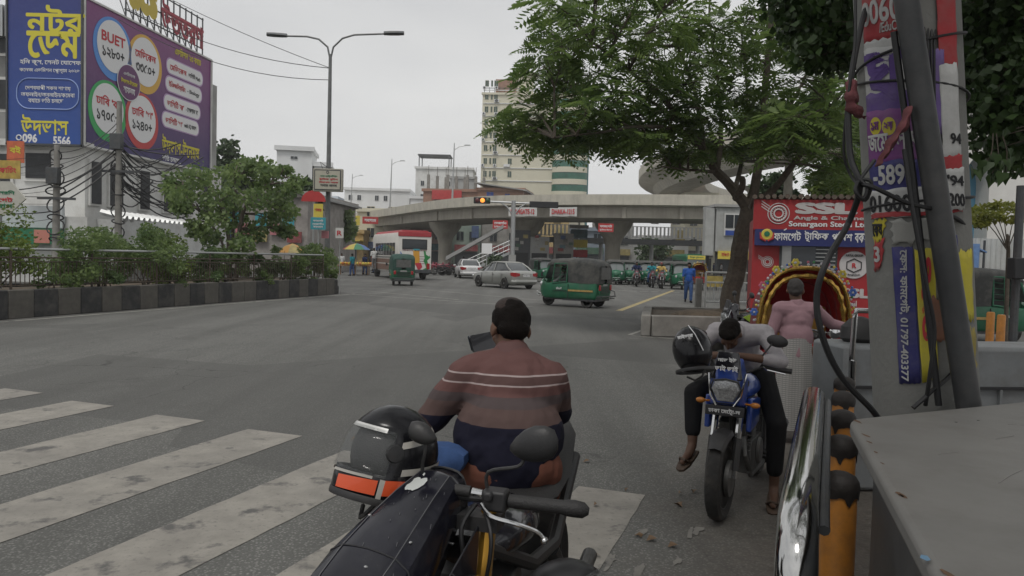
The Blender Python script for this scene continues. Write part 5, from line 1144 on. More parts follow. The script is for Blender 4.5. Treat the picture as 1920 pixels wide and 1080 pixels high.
# ---- compressed-gas auto rickshaw, front towards +Y
def make_cng(label):
    t = thing('auto_rickshaw', label, 'auto rickshaw')
    def ring(y, hw, z0, z1, n=10, top=.75):
        pts = [(-hw*.92,y,z0),(-hw,y,z0+.08),(-hw,y,z1-.05),(-hw*.97,y,z1),(hw*.97,y,z1),(hw,y,z1-.05),(hw,y,z0+.08),(hw*.92,y,z0)]
        return pts
    b = MB(); b.loft([ring(-1.22,.60,.36,.86),ring(-1.15,.64,.30,.90),(ring(-.3,.65,.30,.90)),ring(.42,.64,.30,.84),ring(.80,.58,.30,.84),ring(1.02,.42,.36,.86),ring(1.18,.22,.46,.80)]); b.build('body', M_CNG, t, bevel=.02)
    # nose cowl and front guard
    b = MB(); b.loft([[(math.cos(a)*hw,y+0*a,zc+math.sin(a)*hz) for a in np.linspace(0,2*PI,14,endpoint=False)] for y,hw,zc,hz in ((.78,.60,.78,.26),(.98,.47,.80,.24),(1.14,.30,.78,.20),(1.24,.12,.74,.10))]); b.build('front_cowl', M_CNG, t)
    b = MB(); b.tube([(-.28,1.12,.42),(-.24,1.32,.50),(.24,1.32,.50),(.28,1.12,.42)],.018,7); b.tube([(-.26,1.2,.34),(-.2,1.33,.40),(.2,1.33,.40),(.26,1.2,.34)],.016,7); b.build('front_guard', M_GALV, t)
    for s in (-1,1):
        b = MB(); b.lathe([(.0001,.05),(.06,.045),(.085,0),(.07,-.08)],14,0,Matrix.Translation((s*.36,1.06,.80)) @ Matrix.Rotation(-PI/2,4,'X')); b.build('headlight', M_LAMPG, t)
    # windscreen, doors with wire cage
    b = MB(); b.add([(-.52,.86,.98),(.52,.86,.98),(.47,.66,1.50),(-.47,.66,1.50),(-.52,.84,.98),(.52,.84,.98),(.47,.64,1.50),(-.47,.64,1.50)],[(0,1,2,3),(7,6,5,4),(0,4,5,1),(1,5,6,2),(2,6,7,3),(3,7,4,0)]); b.build('windscreen', M_CLEAR, t)
    b = MB(); fr = [(-.56,.88,.92),(-.50,.65,1.54),(.50,.65,1.54),(.56,.88,.92)]; b.tube(fr+[fr[0]],.028,7)
    b.tube([(-.0,.87,.95),(0,.66,1.52)],.012,6); b.build('windscreen_frame', M_CNG, t)
    for s in (-1,1):
        b = MB(); x = s*.645
        b.tube([(x,.50,.84),(s*.60,.42,1.54)],.022,6); b.tube([(x,-.08,.88),(s*.61,-.08,1.56)],.022,6); b.tube([(x,-.08,.90),(x,.5,.84)],.022,6); b.tube([(s*.61,-.08,1.55),(s*.6,.44,1.53)],.022,6)
        b.tube([(x,.20,.88),(s*.62,.18,1.55)],.012,5)
        for i in range(1,5): b.tube([(s*.635,-.08,.9+.13*i),(s*.63,.48,.86+.13*i)],.006,4)
        b.build('side_door', M_CNG, t)
        b = MB(); b.box((s*.662,.2,.58),(.012,.55,.02)); b.box((s*.662,-.14,.58),(.012,.02,.5)); b.build('door_seam', M_BLACKPL, t)
        b = MB(); b.tube([(s*.58,.82,1.05),(s*.72,.86,1.12)],.01,5); b.box((s*.76,.86,1.14),(.10,.03,.15)); b.build('mirror', M_BLACKPL, t)
    # dark cabin: seat and partition, driver
    b = MB(); b.box((0,-.72,.98),(1.15,.5,.16)); b.box((0,-.98,1.2),(1.15,.14,.5)); b.box((0,.12,.92),(1.1,.35,.14)); b.box((0,-.02,1.15),(1.1,.06,.45)); b.build('seat', M_SEAT, t)
    # canvas hood
    def arch(y, hw, zb, zt, n=12):
        o = [(-hw,y,zb)]
        for i in range(n+1):
            a = PI-PI*i/n; o.append((hw*.98*(abs(math.cos(a))**.55)*(1 if math.cos(a) > 0 else -1), y, zt-.22+.22*math.sin(a)**.7 if math.sin(a) > 0 else zt-.22))
        o.append((hw,y,zb)); return o
    out_ = [arch(.78,.50,1.47,1.60),arch(.62,.56,1.49,1.70),arch(.3,.62,1.50,1.73),arch(-.1,.645,1.50,1.75),arch(-.14,.65,.88,1.75),arch(-.6,.66,.86,1.745),arch(-1.0,.655,.86,1.71),arch(-1.22,.62,.86,1.60),arch(-1.27,.60,.86,1.50)]
    inn = [[(x*.965,y,z-.03*(z > 1)) for x,y,z in r] for r in out_]
    b = MB(); b.loft(out_,closed=False); k = len(out_[0])
    b.add([p for p in inn[0]]+[p for r in inn[1:] for p in r],[((i+1)*k+j,(i+1)*k+j+1,i*k+j+1,i*k+j) for i in range(len(inn)-1) for j in range(k-1)])
    n_ = len(out_); e0, e1 = out_[0], inn[0]; b.add(e0+e1,[(j,k+j,k+j+1,j+1) for j in range(k-1)])
    b.add(out_[-1]+[( x*.2,-1.29,z) for x,y,z in out_[-1]],[(j,j+1,k+j+1,k+j) for j in range(k-1)]); b.build('hood', M_CANV, t, sharp=50)
    b = MB(); b.box((0,-1.285,1.22),(.8,.02,.42)); rw = b.build('rear_window', mat('scratched_plastic', (.10,.10,.095), .4, var=.3, vs=9), t)
    # rear: engine lid, lamps, bumper
    b = MB(); b.box((0,-1.245,.66),(1.05,.05,.34)); b.build('rear_lid', M_CNG, t, bevel=.01); b = MB()
    for i in range(6): b.box((0,-1.278,.54+.045*i),(.75,.02,.018))
    b.box((.0,-1.275,.80),(.36,.015,.09),1); b.build('rear_grille', [M_BLACKPL, M_GREYW], t)
    for s in (-1,1): b = MB(); b.box((s*.47,-1.28,.72),(.13,.05,.2)); b.build('tail_lamp', M_TAIL, t, bevel=.015)
    b = MB(); b.tube([(-.60,-1.22,.40),(-.62,-1.42,.42),(.62,-1.42,.42),(.60,-1.22,.40)],.024,7); b.tube([(-.60,-1.22,.34),(-.5,-1.42,.34),(.5,-1.42,.34),(.60,-1.22,.34)],.02,7); b.tube([(.58,-1.42,.42),(.58,-1.40,.58),(.55,-1.25,.62)],.016,6); b.build('rear_bumper', M_STEELD, t)
    b = MB(); b.box((.0,-.55,.30),(1.16,1.3,.12)); b.box((0,.45,.28),(.5,1.1,.08)); b.build('chassis', M_STEELD, t)
    for s in (-1,1):
        b = MB(); b.box((s*.665,-.62,.60),(.01,.95,.06)); b.build('side_strip', mat('strip_ochre', (.40,.26,.08), .5, var=.3, vs=12), t)
        b = MB(); text(b,bn('সিএনজি'),basis((s*.668,.22,.66),(0,-s if s < 0 else 1,0),(0,0,1)),.09,0,.02,.22); b.build('lettering', M_WINK, t)
        wheel(t,(s*.50,-.82,.235),.235,.12,rim=M_STEELD,spokes=4)
    b = MB(); b.tube([(-.09,1.08,.62),(-.09,.95,.24)],.03,6); b.tube([(.09,1.08,.62),(.09,.95,.24)],.03,6); b.loft([[(x,.95+.27*math.sin(a),.235+.27*math.cos(a)) for x in (-.085,.085)]+[(x,.95+.25*math.sin(a),.235+.25*math.cos(a)) for x in (.085,-.085)] for a in np.linspace(-1.2,1.2,10)]); b.build('front_fork', M_CNG, t)
    wheel(t,(0,.95,.235),.235,.12,rim=M_STEELD,spokes=4)
    b = MB(); b.tube([(-.3,.62,1.02),(.3,.62,1.02)],.014,6); b.tube([(0,.62,1.02),(0,.9,.75)],.02,6); b.build('handlebar', M_BLACKPL, t)
    return t
cng = make_cng('green auto rickshaw with patched grey canvas hood turning left in the middle of the junction')
cng.location = (2.18,26.95,0); cng.rotation_euler.z = R(60)
c2 = dup(cng,(-6.25,42.0,0),R(14),'green auto rickshaw driving away right behind the red and white bus')
for ch in c2.children:
    if ch.name.startswith('hood'): ch.data = ch.data.copy(); ch.data.materials[0] = mat('green_hood',(.014,.055,.042),.7,var=.2,vs=4,dirt=(.06,.07,.06),df=.4,ds=2)
dup(cng,(10.95,17.6,0),R(-84),'dark green auto rickshaw at the right edge, half hidden behind the concrete pole')
cq = []
QL = ['green auto rickshaw waiting left of the whole queue, behind the silver car','green auto rickshaw at the left end of the stopped row','green auto rickshaw in the stopped row beside the first motorcycle','green auto rickshaw between the first and second motorcycles','green auto rickshaw in front of the small green bus','green auto rickshaw with bright headlight nearest in the stopped row']
for (px,py,a),lab in zip(((1017,528,-160),(1153,533,176),(1176,533,178),(1211,533,176),(1254,536,178),(1276,542,172)),QL):
    p = G(px,py); cq.append(dup(cng,p,R(a),lab,'auto rickshaws stopped at the signal'))
for px, lab in ((1163,'partly hidden auto rickshaw in the second stopped row, left one'),(1195,'partly hidden auto rickshaw in the second stopped row, middle one'),(1232,'partly hidden auto rickshaw in the second stopped row, before the small green bus')):
    p = G(px,529.5); dup(cng,p,R(178),lab,'auto rickshaws stopped at the signal')

# ---- sedan, front towards +Y
def make_car(label, paint):
    t = thing('sedan', label, 'car'); N_ = 12
    st = [(-2.20,.62,.42,.78),(-2.15,.76,.30,.92),(-2.02,.82,.24,.97),(-1.35,.86,.22,.98),(-.6,.87,.21,.95),(.4,.87,.21,.93),(1.0,.86,.22,.91),(1.55,.84,.23,.84),(1.95,.78,.26,.74),(2.14,.66,.32,.66),(2.20,.52,.40,.58)]
    def ring(y,hw,z0,zs): 
        return [(-hw*.90,y,z0),(-hw,y,z0+.12),(-hw*1.01,y,(z0+zs)/2+.04),(-hw*.985,y,zs-.07),(-hw*.88,y,zs),(-hw*.4,y,zs+.025),(hw*.4,y,zs+.025),(hw*.88,y,zs),(hw*.985,y,zs-.07),(hw*1.01,y,(z0+zs)/2+.04),(hw,y,z0+.12),(hw*.90,y,z0)]
    b = MB(); b.loft([ring(*s) for s in st]); b.build('body', paint, t, sharp=50)
    gh = [(-1.72,.66,.60,.96),(-1.05,.76,.57,1.40),(-.75,.77,.57,1.445),(.0,.77,.57,1.46),(.35,.76,.56,1.42),(1.12,.74,.62,.92)]
    def gr(y,hb,ht,zt): zb=.92; return [(-hb,y,zb),(-ht-.03*(zt>1),y,zt-.10*(zt>1)),(-ht*.9,y,zt),(ht*.9,y,zt),(ht+.03*(zt>1),y,zt-.10*(zt>1)),(hb,y,zb)]
    b = MB(); b.loft([gr(*s) for s in gh]); b.build('greenhouse', mat('tinted_glass', (.045,.05,.052), .07, spec=.8), t, sharp=30)
    b = MB(); b.loft([[(-.545,y,z+.004),(-.52,y,z+.022),(.52,y,z+.022),(.545,y,z+.004),(.5,y,z-.02),(-.5,y,z-.02)] for y,z in ((-1.02,1.40),(-.75,1.447),(0,1.462),(.33,1.425))]); b.build('roof', paint, t)
    for s in (-1,1):
        b = MB(); b.tube([(s*.56,-1.03,1.38),(s*.68,-1.40,1.16),(s*.70,-1.75,.96)],.045,6); b.tube([(s*.555,.33,1.40),(s*.66,.75,1.16),(s*.73,1.14,.93)],.028,6); b.tube([(s*.60,-.18,1.42),(s*.785,-.2,.95)],.025,6)
        b.tube([(s*.59,-1.02,1.41),(s*.605,-.4,1.44),(s*.59,.33,1.41)],.022,6); b.build('pillar', paint, t)
        b = MB(); b.box((s*.88,-.18,.6),(.012,.012,.55)); b.box((s*.875,.95,.58),(.012,.012,.5)); b.box((s*.88,-1.05,.68),(.012,.012,.36)); b.build('door_seam', M_BLACKPL, t)
        for y in (-.02,-.95): b = MB(); b.box((s*.885,y-.2,.78),(.03,.16,.03)); b.build('door_handle', paint, t, bevel=.008)
        b = MB(); b.loft([[(s*(.86+.18*k),.82+dy,1.0+dz) for dy,dz in ((-.05,-.05),(.05,-.06),(.06,.05),(-.05,.06))] for k in (0,.5,1)]); b.build('mirror', paint, t)
        for y in (-1.32,1.28):
            b = MB(); b.lathe([(.0001,.0),(.34,0),(.345,.02)],24,0,Matrix.Translation((s*.845,y,.33)) @ Matrix.Rotation(s*PI/2,4,'Y')); b.build('wheel_arch', M_INK, t)
            wheel(t,(s*.80,y,.30),.30,.19,spokes=7,rr=.68)
        b = MB(); b.loft([[(s*x,y,z0),(s*x,y,z1),(s*(x-.06),y+.14,z1),(s*(x-.06),y+.14,z0)] for x,y,z0,z1 in ((.46,-2.235,.72,.86),(.60,-2.23,.69,.88),(.74,-2.19,.67,.90),(.83,-2.09,.69,.90),(.875,-1.95,.74,.89))]); b.build('tail_lamp', M_TAIL, t)
        b = MB(); b.ell((s*.62,2.06,.62),(.17,.1,.08)); b.build('headlight', M_LAMPG, t)
    b = MB(); b.box((0,-2.215,.74),(.42,.02,.13)); b.build('number_plate', M_WINK, t)
    b = MB(); text(b,bn('ঢাকা মেট্রো')+' ১২-৩৪',basis((0,-2.227,.74),(1,0,0),(0,0,1)),.06,0,.02,.36); b.build('lettering', M_INK, t)
    b = MB(); b.tube([(-.80,-1.98,.42),(-.66,-2.18,.42),(0,-2.24,.42),(.66,-2.18,.42),(.80,-1.98,.42)],.09,8,sq=1.2); b.build('rear_bumper', paint, t)
    b = MB(); b.box((0,-2.2,.83),(.6,.03,.025)); b.build('trim_bar', M_CHROME, t)
    b = MB(); b.box((0,0,.24),(1.5,3.6,.1)); b.build('underside', M_INK, t)
    return t
car = make_car('silver saloon car turning left in front of the signal post', mat('silver_paint', (.36,.365,.345), .32, .55, coat=.3, dirt=(.25,.23,.2), df=.25, ds=2))
car.location = (-.50,42.1,0); car.rotation_euler.z = R(35)
car2 = make_car('white saloon car driving away between the bus and the silver car', mat('white_paint', (.62,.62,.62), .35, .1, coat=.3, dirt=(.35,.33,.3), df=.2, ds=2)); car2.location = (-3.55,59.2,0); car2.rotation_euler.z = R(12)

# ---- city bus, front towards +Y
def make_bus(label, c1, c2, roofm, graphics=True, L_=8.4, H_=3.25, dest=None):
    t = thing('city_bus', label, 'bus'); hw = 1.2; y0, y1 = -L_/2, L_/2
    def ring(y,w_,zt): return [(-w_*.94,y,.50),(-w_,y,.62),(-w_,y,zt-.30),(-w_*.93,y,zt-.08),(-w_*.75,y,zt),(w_*.75,y,zt),(w_*.93,y,zt-.08),(w_,y,zt-.30),(w_,y,.62),(w_*.94,y,.50)]
    b = MB(); b.loft([ring(y0,hw*.95,H_-.1),ring(y0+.12,hw,H_),ring(y1-.3,hw,H_),ring(y1,hw*.94,H_-.2)]); b.build('body', c1, t, sharp=35)
    b = MB(); b.box((0,0,.82),(hw*2+.03,L_-.1,.42)); b.box((0,0,1.25),(hw*2+.02,L_-.2,.3)); b.build('skirt', c2, t, bevel=.02)
    b = MB(); b.loft([[(-hw*.9,y,H_-.10),(-hw*.74,y,H_+.12),(hw*.74,y,H_+.12),(hw*.9,y,H_-.10)] for y in (y0+.02,y0+.5,y1-.4)]); b.box((0,y0+.04,H_-.14),(hw*1.9,.16,.34)); b.build('roof', roofm, t, bevel=.03)
    for s in (-1,1):
        n = 7
        for i in range(n):
            y = y0+.6+(L_-1.9)/n*(i+.5); b = MB(); b.box((s*(hw+.005),y,2.08),(.03,(L_-1.9)/n-.14,.86)); f = b.build('window', M_INK, t, bevel=.02)
            b = MB(); b.box((s*(hw+.018),y+.05,2.28),(.02,(L_-1.9)/n-.26,.36)); b.box((s*(hw+.018),y-.05,1.88),(.02,(L_-1.9)/n-.26,.36)); b.build('pane', M_GLASS, f)
        b = MB(); b.box((s*(hw+.02),0,1.52),(.02,L_-.3,.05)); b.build('trim', M_STEELD, t)
        for y in (-L_*.28,L_*.33):
            b = MB(); b.lathe([(.0001,0),(.52,0),(.54,.03)],24,0,Matrix.Translation((s*(hw-.02),y,.52)) @ Matrix.Rotation(s*PI/2,4,'Y')); b.build('wheel_arch', M_INK, t)
            wheel(t,(s*(hw-.14),y,.46),.46,.28,spokes=6,rr=.55,rim=M_STEELD)
        b = MB(); b.box((s*.95,y0-.02,.95),(.22,.06,.4)); b.build('tail_lamp', M_TAIL, t, bevel=.02)
        b = MB(); b.box((s*.82,y1+.01,.92),(.3,.06,.2)); b.build('headlight', M_LAMPG, t, bevel=.02)
    b = MB(); b.box((0,y0+.015,2.42),(1.75,.05,.72)); rw = b.build('rear_window', M_INK, t, bevel=.04); b = MB(); b.box((0,y0-.012,2.42),(1.6,.02,.58)); b.build('pane', M_GLASS, rw)
    b = MB(); b.box((0,y1-.03,2.05),(2.0,.12,1.15)); fw = b.build('windscreen', M_CLEAR, t, bevel=.05)
    b = MB(); b.box((0,y1+.0,1.05),(1.2,.08,.4)); b.build('grille', M_BLACKPL, t)
    b = MB(); b.box((0,y0-.06,.60),(2.3,.16,.24)); b.build('rear_bumper', M_STEELD, t, bevel=.03)
    b = MB(); b.box((0,y1+.02,.60),(2.2,.16,.24)); b.build('front_bumper', M_STEELD, t, bevel=.03)
    if dest: 
        b = MB(); b.box((0,y1+.03,2.84),(1.9,.1,.42)); d_ = b.build('destination_board', M_YELLOW, t); b = MB(); text(b,dest,basis((0,y1+.083,2.84),(-1,0,0),(0,0,1)),.26,0,.02,1.5); b.build('lettering', M_GREEN, d_)
    if graphics:
        Q = basis((0,y0-.004,0),(1,0,0),(0,0,1)); G_ = lambda pts, z: [(x,y) for x,y in pts]
        art = [((( -.12,2.0),(.32,2.0),(.36,1.3),(.30,.95),(.05,1.02),(-.06,1.4)),mat('art_orange',(.60,.30,.03),.5)),(((.02,1.15),(.44,1.2),(.55,.9),(.38,.72),(.5,.5),(.28,.55),(.2,.8)),mat('art_red',(.45,.03,.05),.5)),(((-1.0,1.95),(-.86,1.75),(-.55,1.5),(-.5,1.36),(-.72,1.4),(-.95,1.6)),mat('art_blue',(.05,.16,.45),.5)),(((-.1,2.02),(.34,2.02),(.34,2.12),(-.1,2.12)),MATS['teal_sign'])]
        for k, (p, m_) in enumerate(art): b = MB(); b.prism(p,.004,0,Q,.003+.005*k); b.build('painted_shape', m_, t)
        b = MB(); gm = mat('art_green',(.02,.20,.05),.5)
        b.prism([(.62,2.0),(.74,2.05),(.80,1.75),(1.02,1.62),(1.05,1.72),(1.1,1.55),(.88,1.35),(.98,1.1),(1.05,.8),(.82,.62),(.58,.6),(.6,.74),(.82,.85),(.72,1.15),(.62,1.3),(.7,1.5)],.004,0,Q,.003); b.build('painted_figure', gm, t)
        b = MB()
        for i in range(4): b.prism([(-.6,1.62-.16*i),(.9,1.62-.16*i),(.9,1.59-.16*i),(-.55,1.59-.16*i)],.003,0,Q,.001)
        text(b,bn('বিকাশ পরিবহন'),Q @ Matrix.Translation((0,2.02,.002)),.12,0,.02,1.7); b.build('pinstripe', mat('art_ink',(.16,.03,.05),.6), t)
    return t
bus = make_bus('old red and white city bus with painted rear seen from behind, driving away', mat('bus_white',(.66,.64,.60),.5,var=.08,vs=2,dirt=(.32,.27,.22),df=.25,ds=1), mat('bus_brown',(.20,.12,.09),.6,var=.2,vs=2,dirt=(.12,.1,.08),df=.4,ds=1), mat('bus_red',(.36,.03,.04),.5,var=.15,vs=2,dirt=(.25,.15,.12),df=.3,ds=1))
hd_ = Vector((-math.sin(R(22)),math.cos(R(22)),0)); bus.location = Vector((-6.65,50.6,0))+hd_*4.2; bus.rotation_euler.z = R(22)
c = G(1275,527); gb = make_bus('small green bus with a yellow destination board waiting behind the auto rickshaws', M_CNG, M_CNG, M_CNG, False, 8.4, 3.1, bn('মিরপুর গুলিস্তান')); gb.location = (c.x+.1,64,0); gb.scale = (.74,.74,.74); gb.rotation_euler.z = R(178)

# ---- motorcycles, front towards +Y, wheel contact on z = 0
def motorcycle(label, paint, accent=None, loc=(0,0,0), rz=0, group=None, steer=0., detail=True, cowl='street', plate=None):
    t = thing('motorcycle', label, 'motorcycle', loc, rz, group); acc = accent or M_BLACKPL
    wheel(t,(0,.66,.30),.30,.105,rr=.72,rim=M_BLACKPL,spokes=6,name='front_wheel'); wheel(t,(0,-.66,.30),.30,.13,rr=.70,rim=M_BLACKPL,spokes=6,name='rear_wheel')
    b = MB()
    for s in (-1,1): b.tube([(s*.085,.66,.30),(s*.085,.50,.70)],.024,8,1); b.tube([(s*.085,.50,.70),(s*.085,.415,.96)],.018,8,1); b.tube([(s*.085,.64,.35),(s*.085,.56,.56)],.03,8,0)
    b.lathe([(.10,-.014),(.125,-.014),(.125,.014),(.10,.014)],24,2,Matrix.Translation((-.06,.66,.30)) @ Matrix.Rotation(PI/2,4,'Y')); b.box((0,.43,.93),(.24,.07,.035)); b.box((0,.48,.76),(.22,.06,.04)); b.build('fork', [M_BLACKPL, M_CHROME, M_ENG], t)
    b = MB(); b.loft([[(x*w_,.66+(.325+h)*math.sin(a),.30+(.325+h)*math.cos(a)) for x,h in ((-1,-.03),(-.8,.0),(0,.015),(.8,0),(1,-.03),(.8,-.006),(0,.007),(-.8,-.006))] for a,w_ in ((-1.25,.045),(-.8,.065),(-.2,.07),(.35,.068),(.75,.05))]); b.build('front_fender', acc if cowl != 'street2' else M_BLACKPL, t)
    # frame, engine
    b = MB(); b.tube([(0,.42,.88),(0,.30,.55),(0,.10,.30),(0,-.20,.28)],.025,8)
    for s in (-1,1): b.tube([(s*.10,.38,.80),(s*.14,.0,.72),(s*.13,-.35,.70),(s*.10,-.85,.80)],.018,7); b.tube([(s*.13,-.30,.70),(s*.14,-.22,.34),(s*.11,-.66,.30)],.022,7); b.tube([(s*.12,-.66,.32),(s*.13,-.50,.72)],.03,8)
    b.build('frame', M_BLACKPL, t)
    b = MB(); b.box((0,.06,.36),(.26,.40,.24)); b.box((0,.18,.54),(.19,.22,.24),0,(-.35,0,0))
    for i in range(6): b.box((0,.17-.012*i,.46+.035*i),(.25,.25,.012),0,(-.35,0,0))
    for s in (-1,1): b.lathe([(.0001,.03),(.09,.025),(.11,0)],18,0,Matrix.Translation((s*.13,-.02,.36)) @ Matrix.Rotation(s*PI/2,4,'Y'))
    b.tube([(-.08,.30,.52),(-.10,.36,.40),(-.12,.20,.22),(-.14,-.2,.24)],.022,8); b.build('engine', M_ENG, t, bevel=.008)
    b = MB(); b.tube([(-.15,-.2,.25),(-.17,-.45,.30),(-.18,-.92,.42)],[.03,.05,.052],12); b.box((-.225,-.55,.36),(.012,.3,.06),1,(.2,0,0)); b.build('exhaust', [M_BLACKPL, M_CHROME], t)
    # tank, side panels, seat, tail
    b = MB(); b.loft([[(math.cos(a)*hw,y,zc+math.sin(a)*hz*(1 if math.sin(a) > 0 else .7)) for a in np.linspace(0,2*PI,16,endpoint=False)] for y,hw,zc,hz in ((.42,.06,.86,.05),(.36,.125,.86,.10),(.20,.155,.87,.125),(.02,.14,.855,.115),(-.12,.10,.82,.08),(-.18,.08,.80,.04))]); b.build('tank', paint, t)
    for s in (-1,1):
        b = MB(); b.loft([[(s*(x_+th),y,z) for y,z in ((.48+dy,.84),(.50+dy,.60),(.18,.62),(.15,.80))] for th,dy,x_ in ((0,0,.125),(.035,.01,.13))]); b.build('tank_shroud', paint, t, bevel=.012)
        b = MB(); b.loft([[(s*.10,-.18,.76),(s*.10,-.18,.58),(s*.09,-.5,.62),(s*.08,-.5,.78)],[(s*.14,-.2,.75),(s*.14,-.2,.59),(s*.12,-.48,.63),(s*.11,-.48,.77)]]); b.build('side_panel', acc, t, bevel=.012)
        b = MB(); b.loft([[(s*.05,-.45,.80),(s*.05,-.45,.70),(s*.04,-1.0,.84),(s*.04,-1.0,.90)],[(s*.12,-.45,.79),(s*.12,-.45,.71),(s*.07,-.98,.85),(s*.07,-.98,.89)]]); b.build('tail_panel', paint, t, bevel=.01)
        b = MB(); b.tube([(s*.10,-.15,.32),(s*.24,-.15,.31)],.016,7); b.tube([(s*.12,-.42,.36),(s*.22,-.46,.36)],.014,7); b.build('footpeg', M_BLACKPL, t)
        b = MB(); b.tube([(s*.07,.50,.80),(s*.17,.53,.80)],.008,5); b.ell((s*.19,.53,.80),(.035,.022,.02)); b.build('indicator', mat('amber_lens',(.45,.16,.02),.25), t)
    b = MB(); b.loft([[(math.cos(a)*hw,y,z+math.sin(a)*hz) for a in np.linspace(0,2*PI,14,endpoint=False)] for y,hw,z,hz in ((-.13,.08,.82,.03),(-.25,.13,.82,.045),(-.45,.135,.835,.05),(-.52,.12,.87,.05),(-.85,.10,.90,.045),(-.98,.06,.91,.03))]); b.build('seat', M_SEAT, t)
    b = MB(); b.box((0,-1.02,.86),(.12,.05,.07)); b.build('tail_lamp', M_TAIL, t, bevel=.015)
    b = MB(); b.loft([[(x*.07,-.66-.36*math.sin(a),.30+.36*math.cos(a)) for x in (-1,1)]+[(x*.07,-.66-.345*math.sin(a),.30+.345*math.cos(a)) for x in (1,-1)] for a in np.linspace(-.2,1.1,8)]); b.tube([(0,-.98,.82),(0,-1.03,.52)],.02,6); b.build('rear_fender', M_BLACKPL, t)
    b = MB(); b.tube([(s_*1.0,y,z) for s_,y,z in ((.12,-.6,.88),(.14,-.95,.93),(.0,-1.06,.95),(-.14,-.95,.93),(-.12,-.6,.88))],.014,7); b.build('grab_rail', M_BLACKPL, t)
    b = MB(); b.tube([(.12,-.1,.3),(.2,-.22,.02)],.012,6); b.build('side_stand', M_STEELD, t)
    # bars
    rs_ = Matrix.Translation((0,.41,0)) @ Matrix.Rotation(steer,4,'Z') @ Matrix.Translation((0,-.41,0)); X = lambda p: rs_ @ Vector(p)
    b = MB(); b.tube([X(p) for p in ((-.37,.27,1.03),(-.20,.31,1.05),(-.10,.38,1.01),(.10,.38,1.01),(.20,.31,1.05),(.37,.27,1.03))],.011,8); hb = b.build('handlebar', M_BLACKPL, t)
    for s in (-1,1):
        b = MB(); b.tube([X((s*.24,.30,1.045)),X((s*.36,.272,1.032)),X((s*.385,.268,1.03))],[.018,.019,.021],10); b.build('grip', M_SEAT, hb)
        b = MB(); b.tube([X((s*.20,.33,1.05)),X((s*.24,.38,1.04)),X((s*.36,.36,1.02))],.006,6); b.build('lever', M_CHROME, hb)
        b = MB(); b.tube([X((s*.19,.32,1.05)),X((s*.20,.36,1.14)),X((s*.26,.34,1.23))],.007,6); b.ell(X((s*.29,.33,1.245)),(.075,.022,.045),0,(0,s*.15,steer)); b.build('mirror', M_BLACKPL, t)
    # head unit
    if cowl == 'street':
        b = MB(); b.loft([[(-w_,y,zl),(-w_*1.05,y,zl+.5*(zh-zl)),(-w_*.75,y,zh),(w_*.75,y,zh),(w_*1.05,y,zl+.5*(zh-zl)),(w_,y,zl)] for y,w_,zl,zh in ((.42,.10,.78,1.10),(.50,.125,.77,1.12),(.57,.115,.79,1.07),(.60,.09,.80,1.0))]); b.build('headlight_cowl', paint, t, bevel=.012)
        b = MB(); b.loft([[(-.085,.525,1.06),(-.105,.545,.98),(.105,.545,.98),(.085,.525,1.06)],[(-.075,.55,1.17),(-.11,.60,.97),(.11,.60,.97),(.075,.55,1.17)]]); b.build('fly_screen', M_GLOSS, t, bevel=.01)
        HX = [(-.080,.062),(-.102,.005),(-.060,-.088),(.060,-.088),(.102,.005),(.080,.062),(.0,.075)]
        b = MB(); b.loft([[(x*f,y+z*.12,.90+z*f) for x, z in HX] for y, f in ((.575,1.),(.605,.98),(.625,.86),(.632,.6),(.634,.2))]); b.build('headlight', mat('reflector_glass',(.42,.43,.44),.10,.55,var=.5,vs=70,bump=.5,bs=120), t, sharp=25)
        b = MB(); b.tube([(x*1.06,.605+z*.12,.90+z*1.06) for x, z in HX],.0065,6,closed=True); b.build('headlight_rim', M_BLACKPL, t)
        b = MB()
        for s in (-1,1): b.tube([(s*.13,.56,1.02),(s*.105,.61,.86),(s*.06,.615,.79)],.007,6)
        b.build('headlight_trim', M_CHROME, t)
        b = MB(); b.box((0,.615,.755),(.27,.012,.07),0,(.15,0,0)); p = b.build('number_plate', M_INK, t, bevel=.006)
        b = MB(); text(b,plate or bn('ঢাকা মেট্রো-ল'),basis((0,.625,.755),(-1,0,0),(0,.15,1)),.045,0,.025,.22); b.build('lettering', M_WINK, p)
    return t
p = D(0,0,1)
b2 = motorcycle('blue motorcycle facing the camera with its rider slumped over the handlebar', mat('bike_blue',(.012,.045,.24),.28,coat=.5,var=.15,vs=5), M_BLACKPL, (1.71,5.45,0), R(152), steer=R(-4))
b2.scale = (.95,.95,.95)
b = MB(); Q = basis((0,.59,1.06),(-1,0,0),(0,-.22,1)); text(b,bn('লাভ ইউ'),Q @ Matrix.Translation((0,.05,.012)),.035,0,.03,.13); text(b,bn('ভাই ভাই'),Q @ Matrix.Translation((0,-.01,.012)),.045,0,.03,.16); b.build('sticker_lettering', M_WINK, b2)
sb_g = mat('lime_paint',(.28,.42,.03),.35,coat=.3)
b3 = motorcycle('black and lime green motorcycle parked broadside in front of the police box', M_GLOSS, sb_g, (3.75,11.1,0), R(98))
b = MB()
for s in (-1,1): b.prism([(.40,.92),(.12,.74),(.06,.72),(-.1,.74),(.05,.78),(.3,.96)],.01,0,basis((s*.175,0,0),(0,1,0),(0,0,1)),0 if s > 0 else -.01); b.prism([(-.45,.80),(-.95,.90),(-.95,.87),(-.5,.76)],.01,0,basis((s*.125,0,0),(0,1,0),(0,0,1)))
b.build('green_stripe', sb_g, b3)
M_RPAINT = mat('bike_maroon',(.22,.02,.04),.35,coat=.4)
motos = []
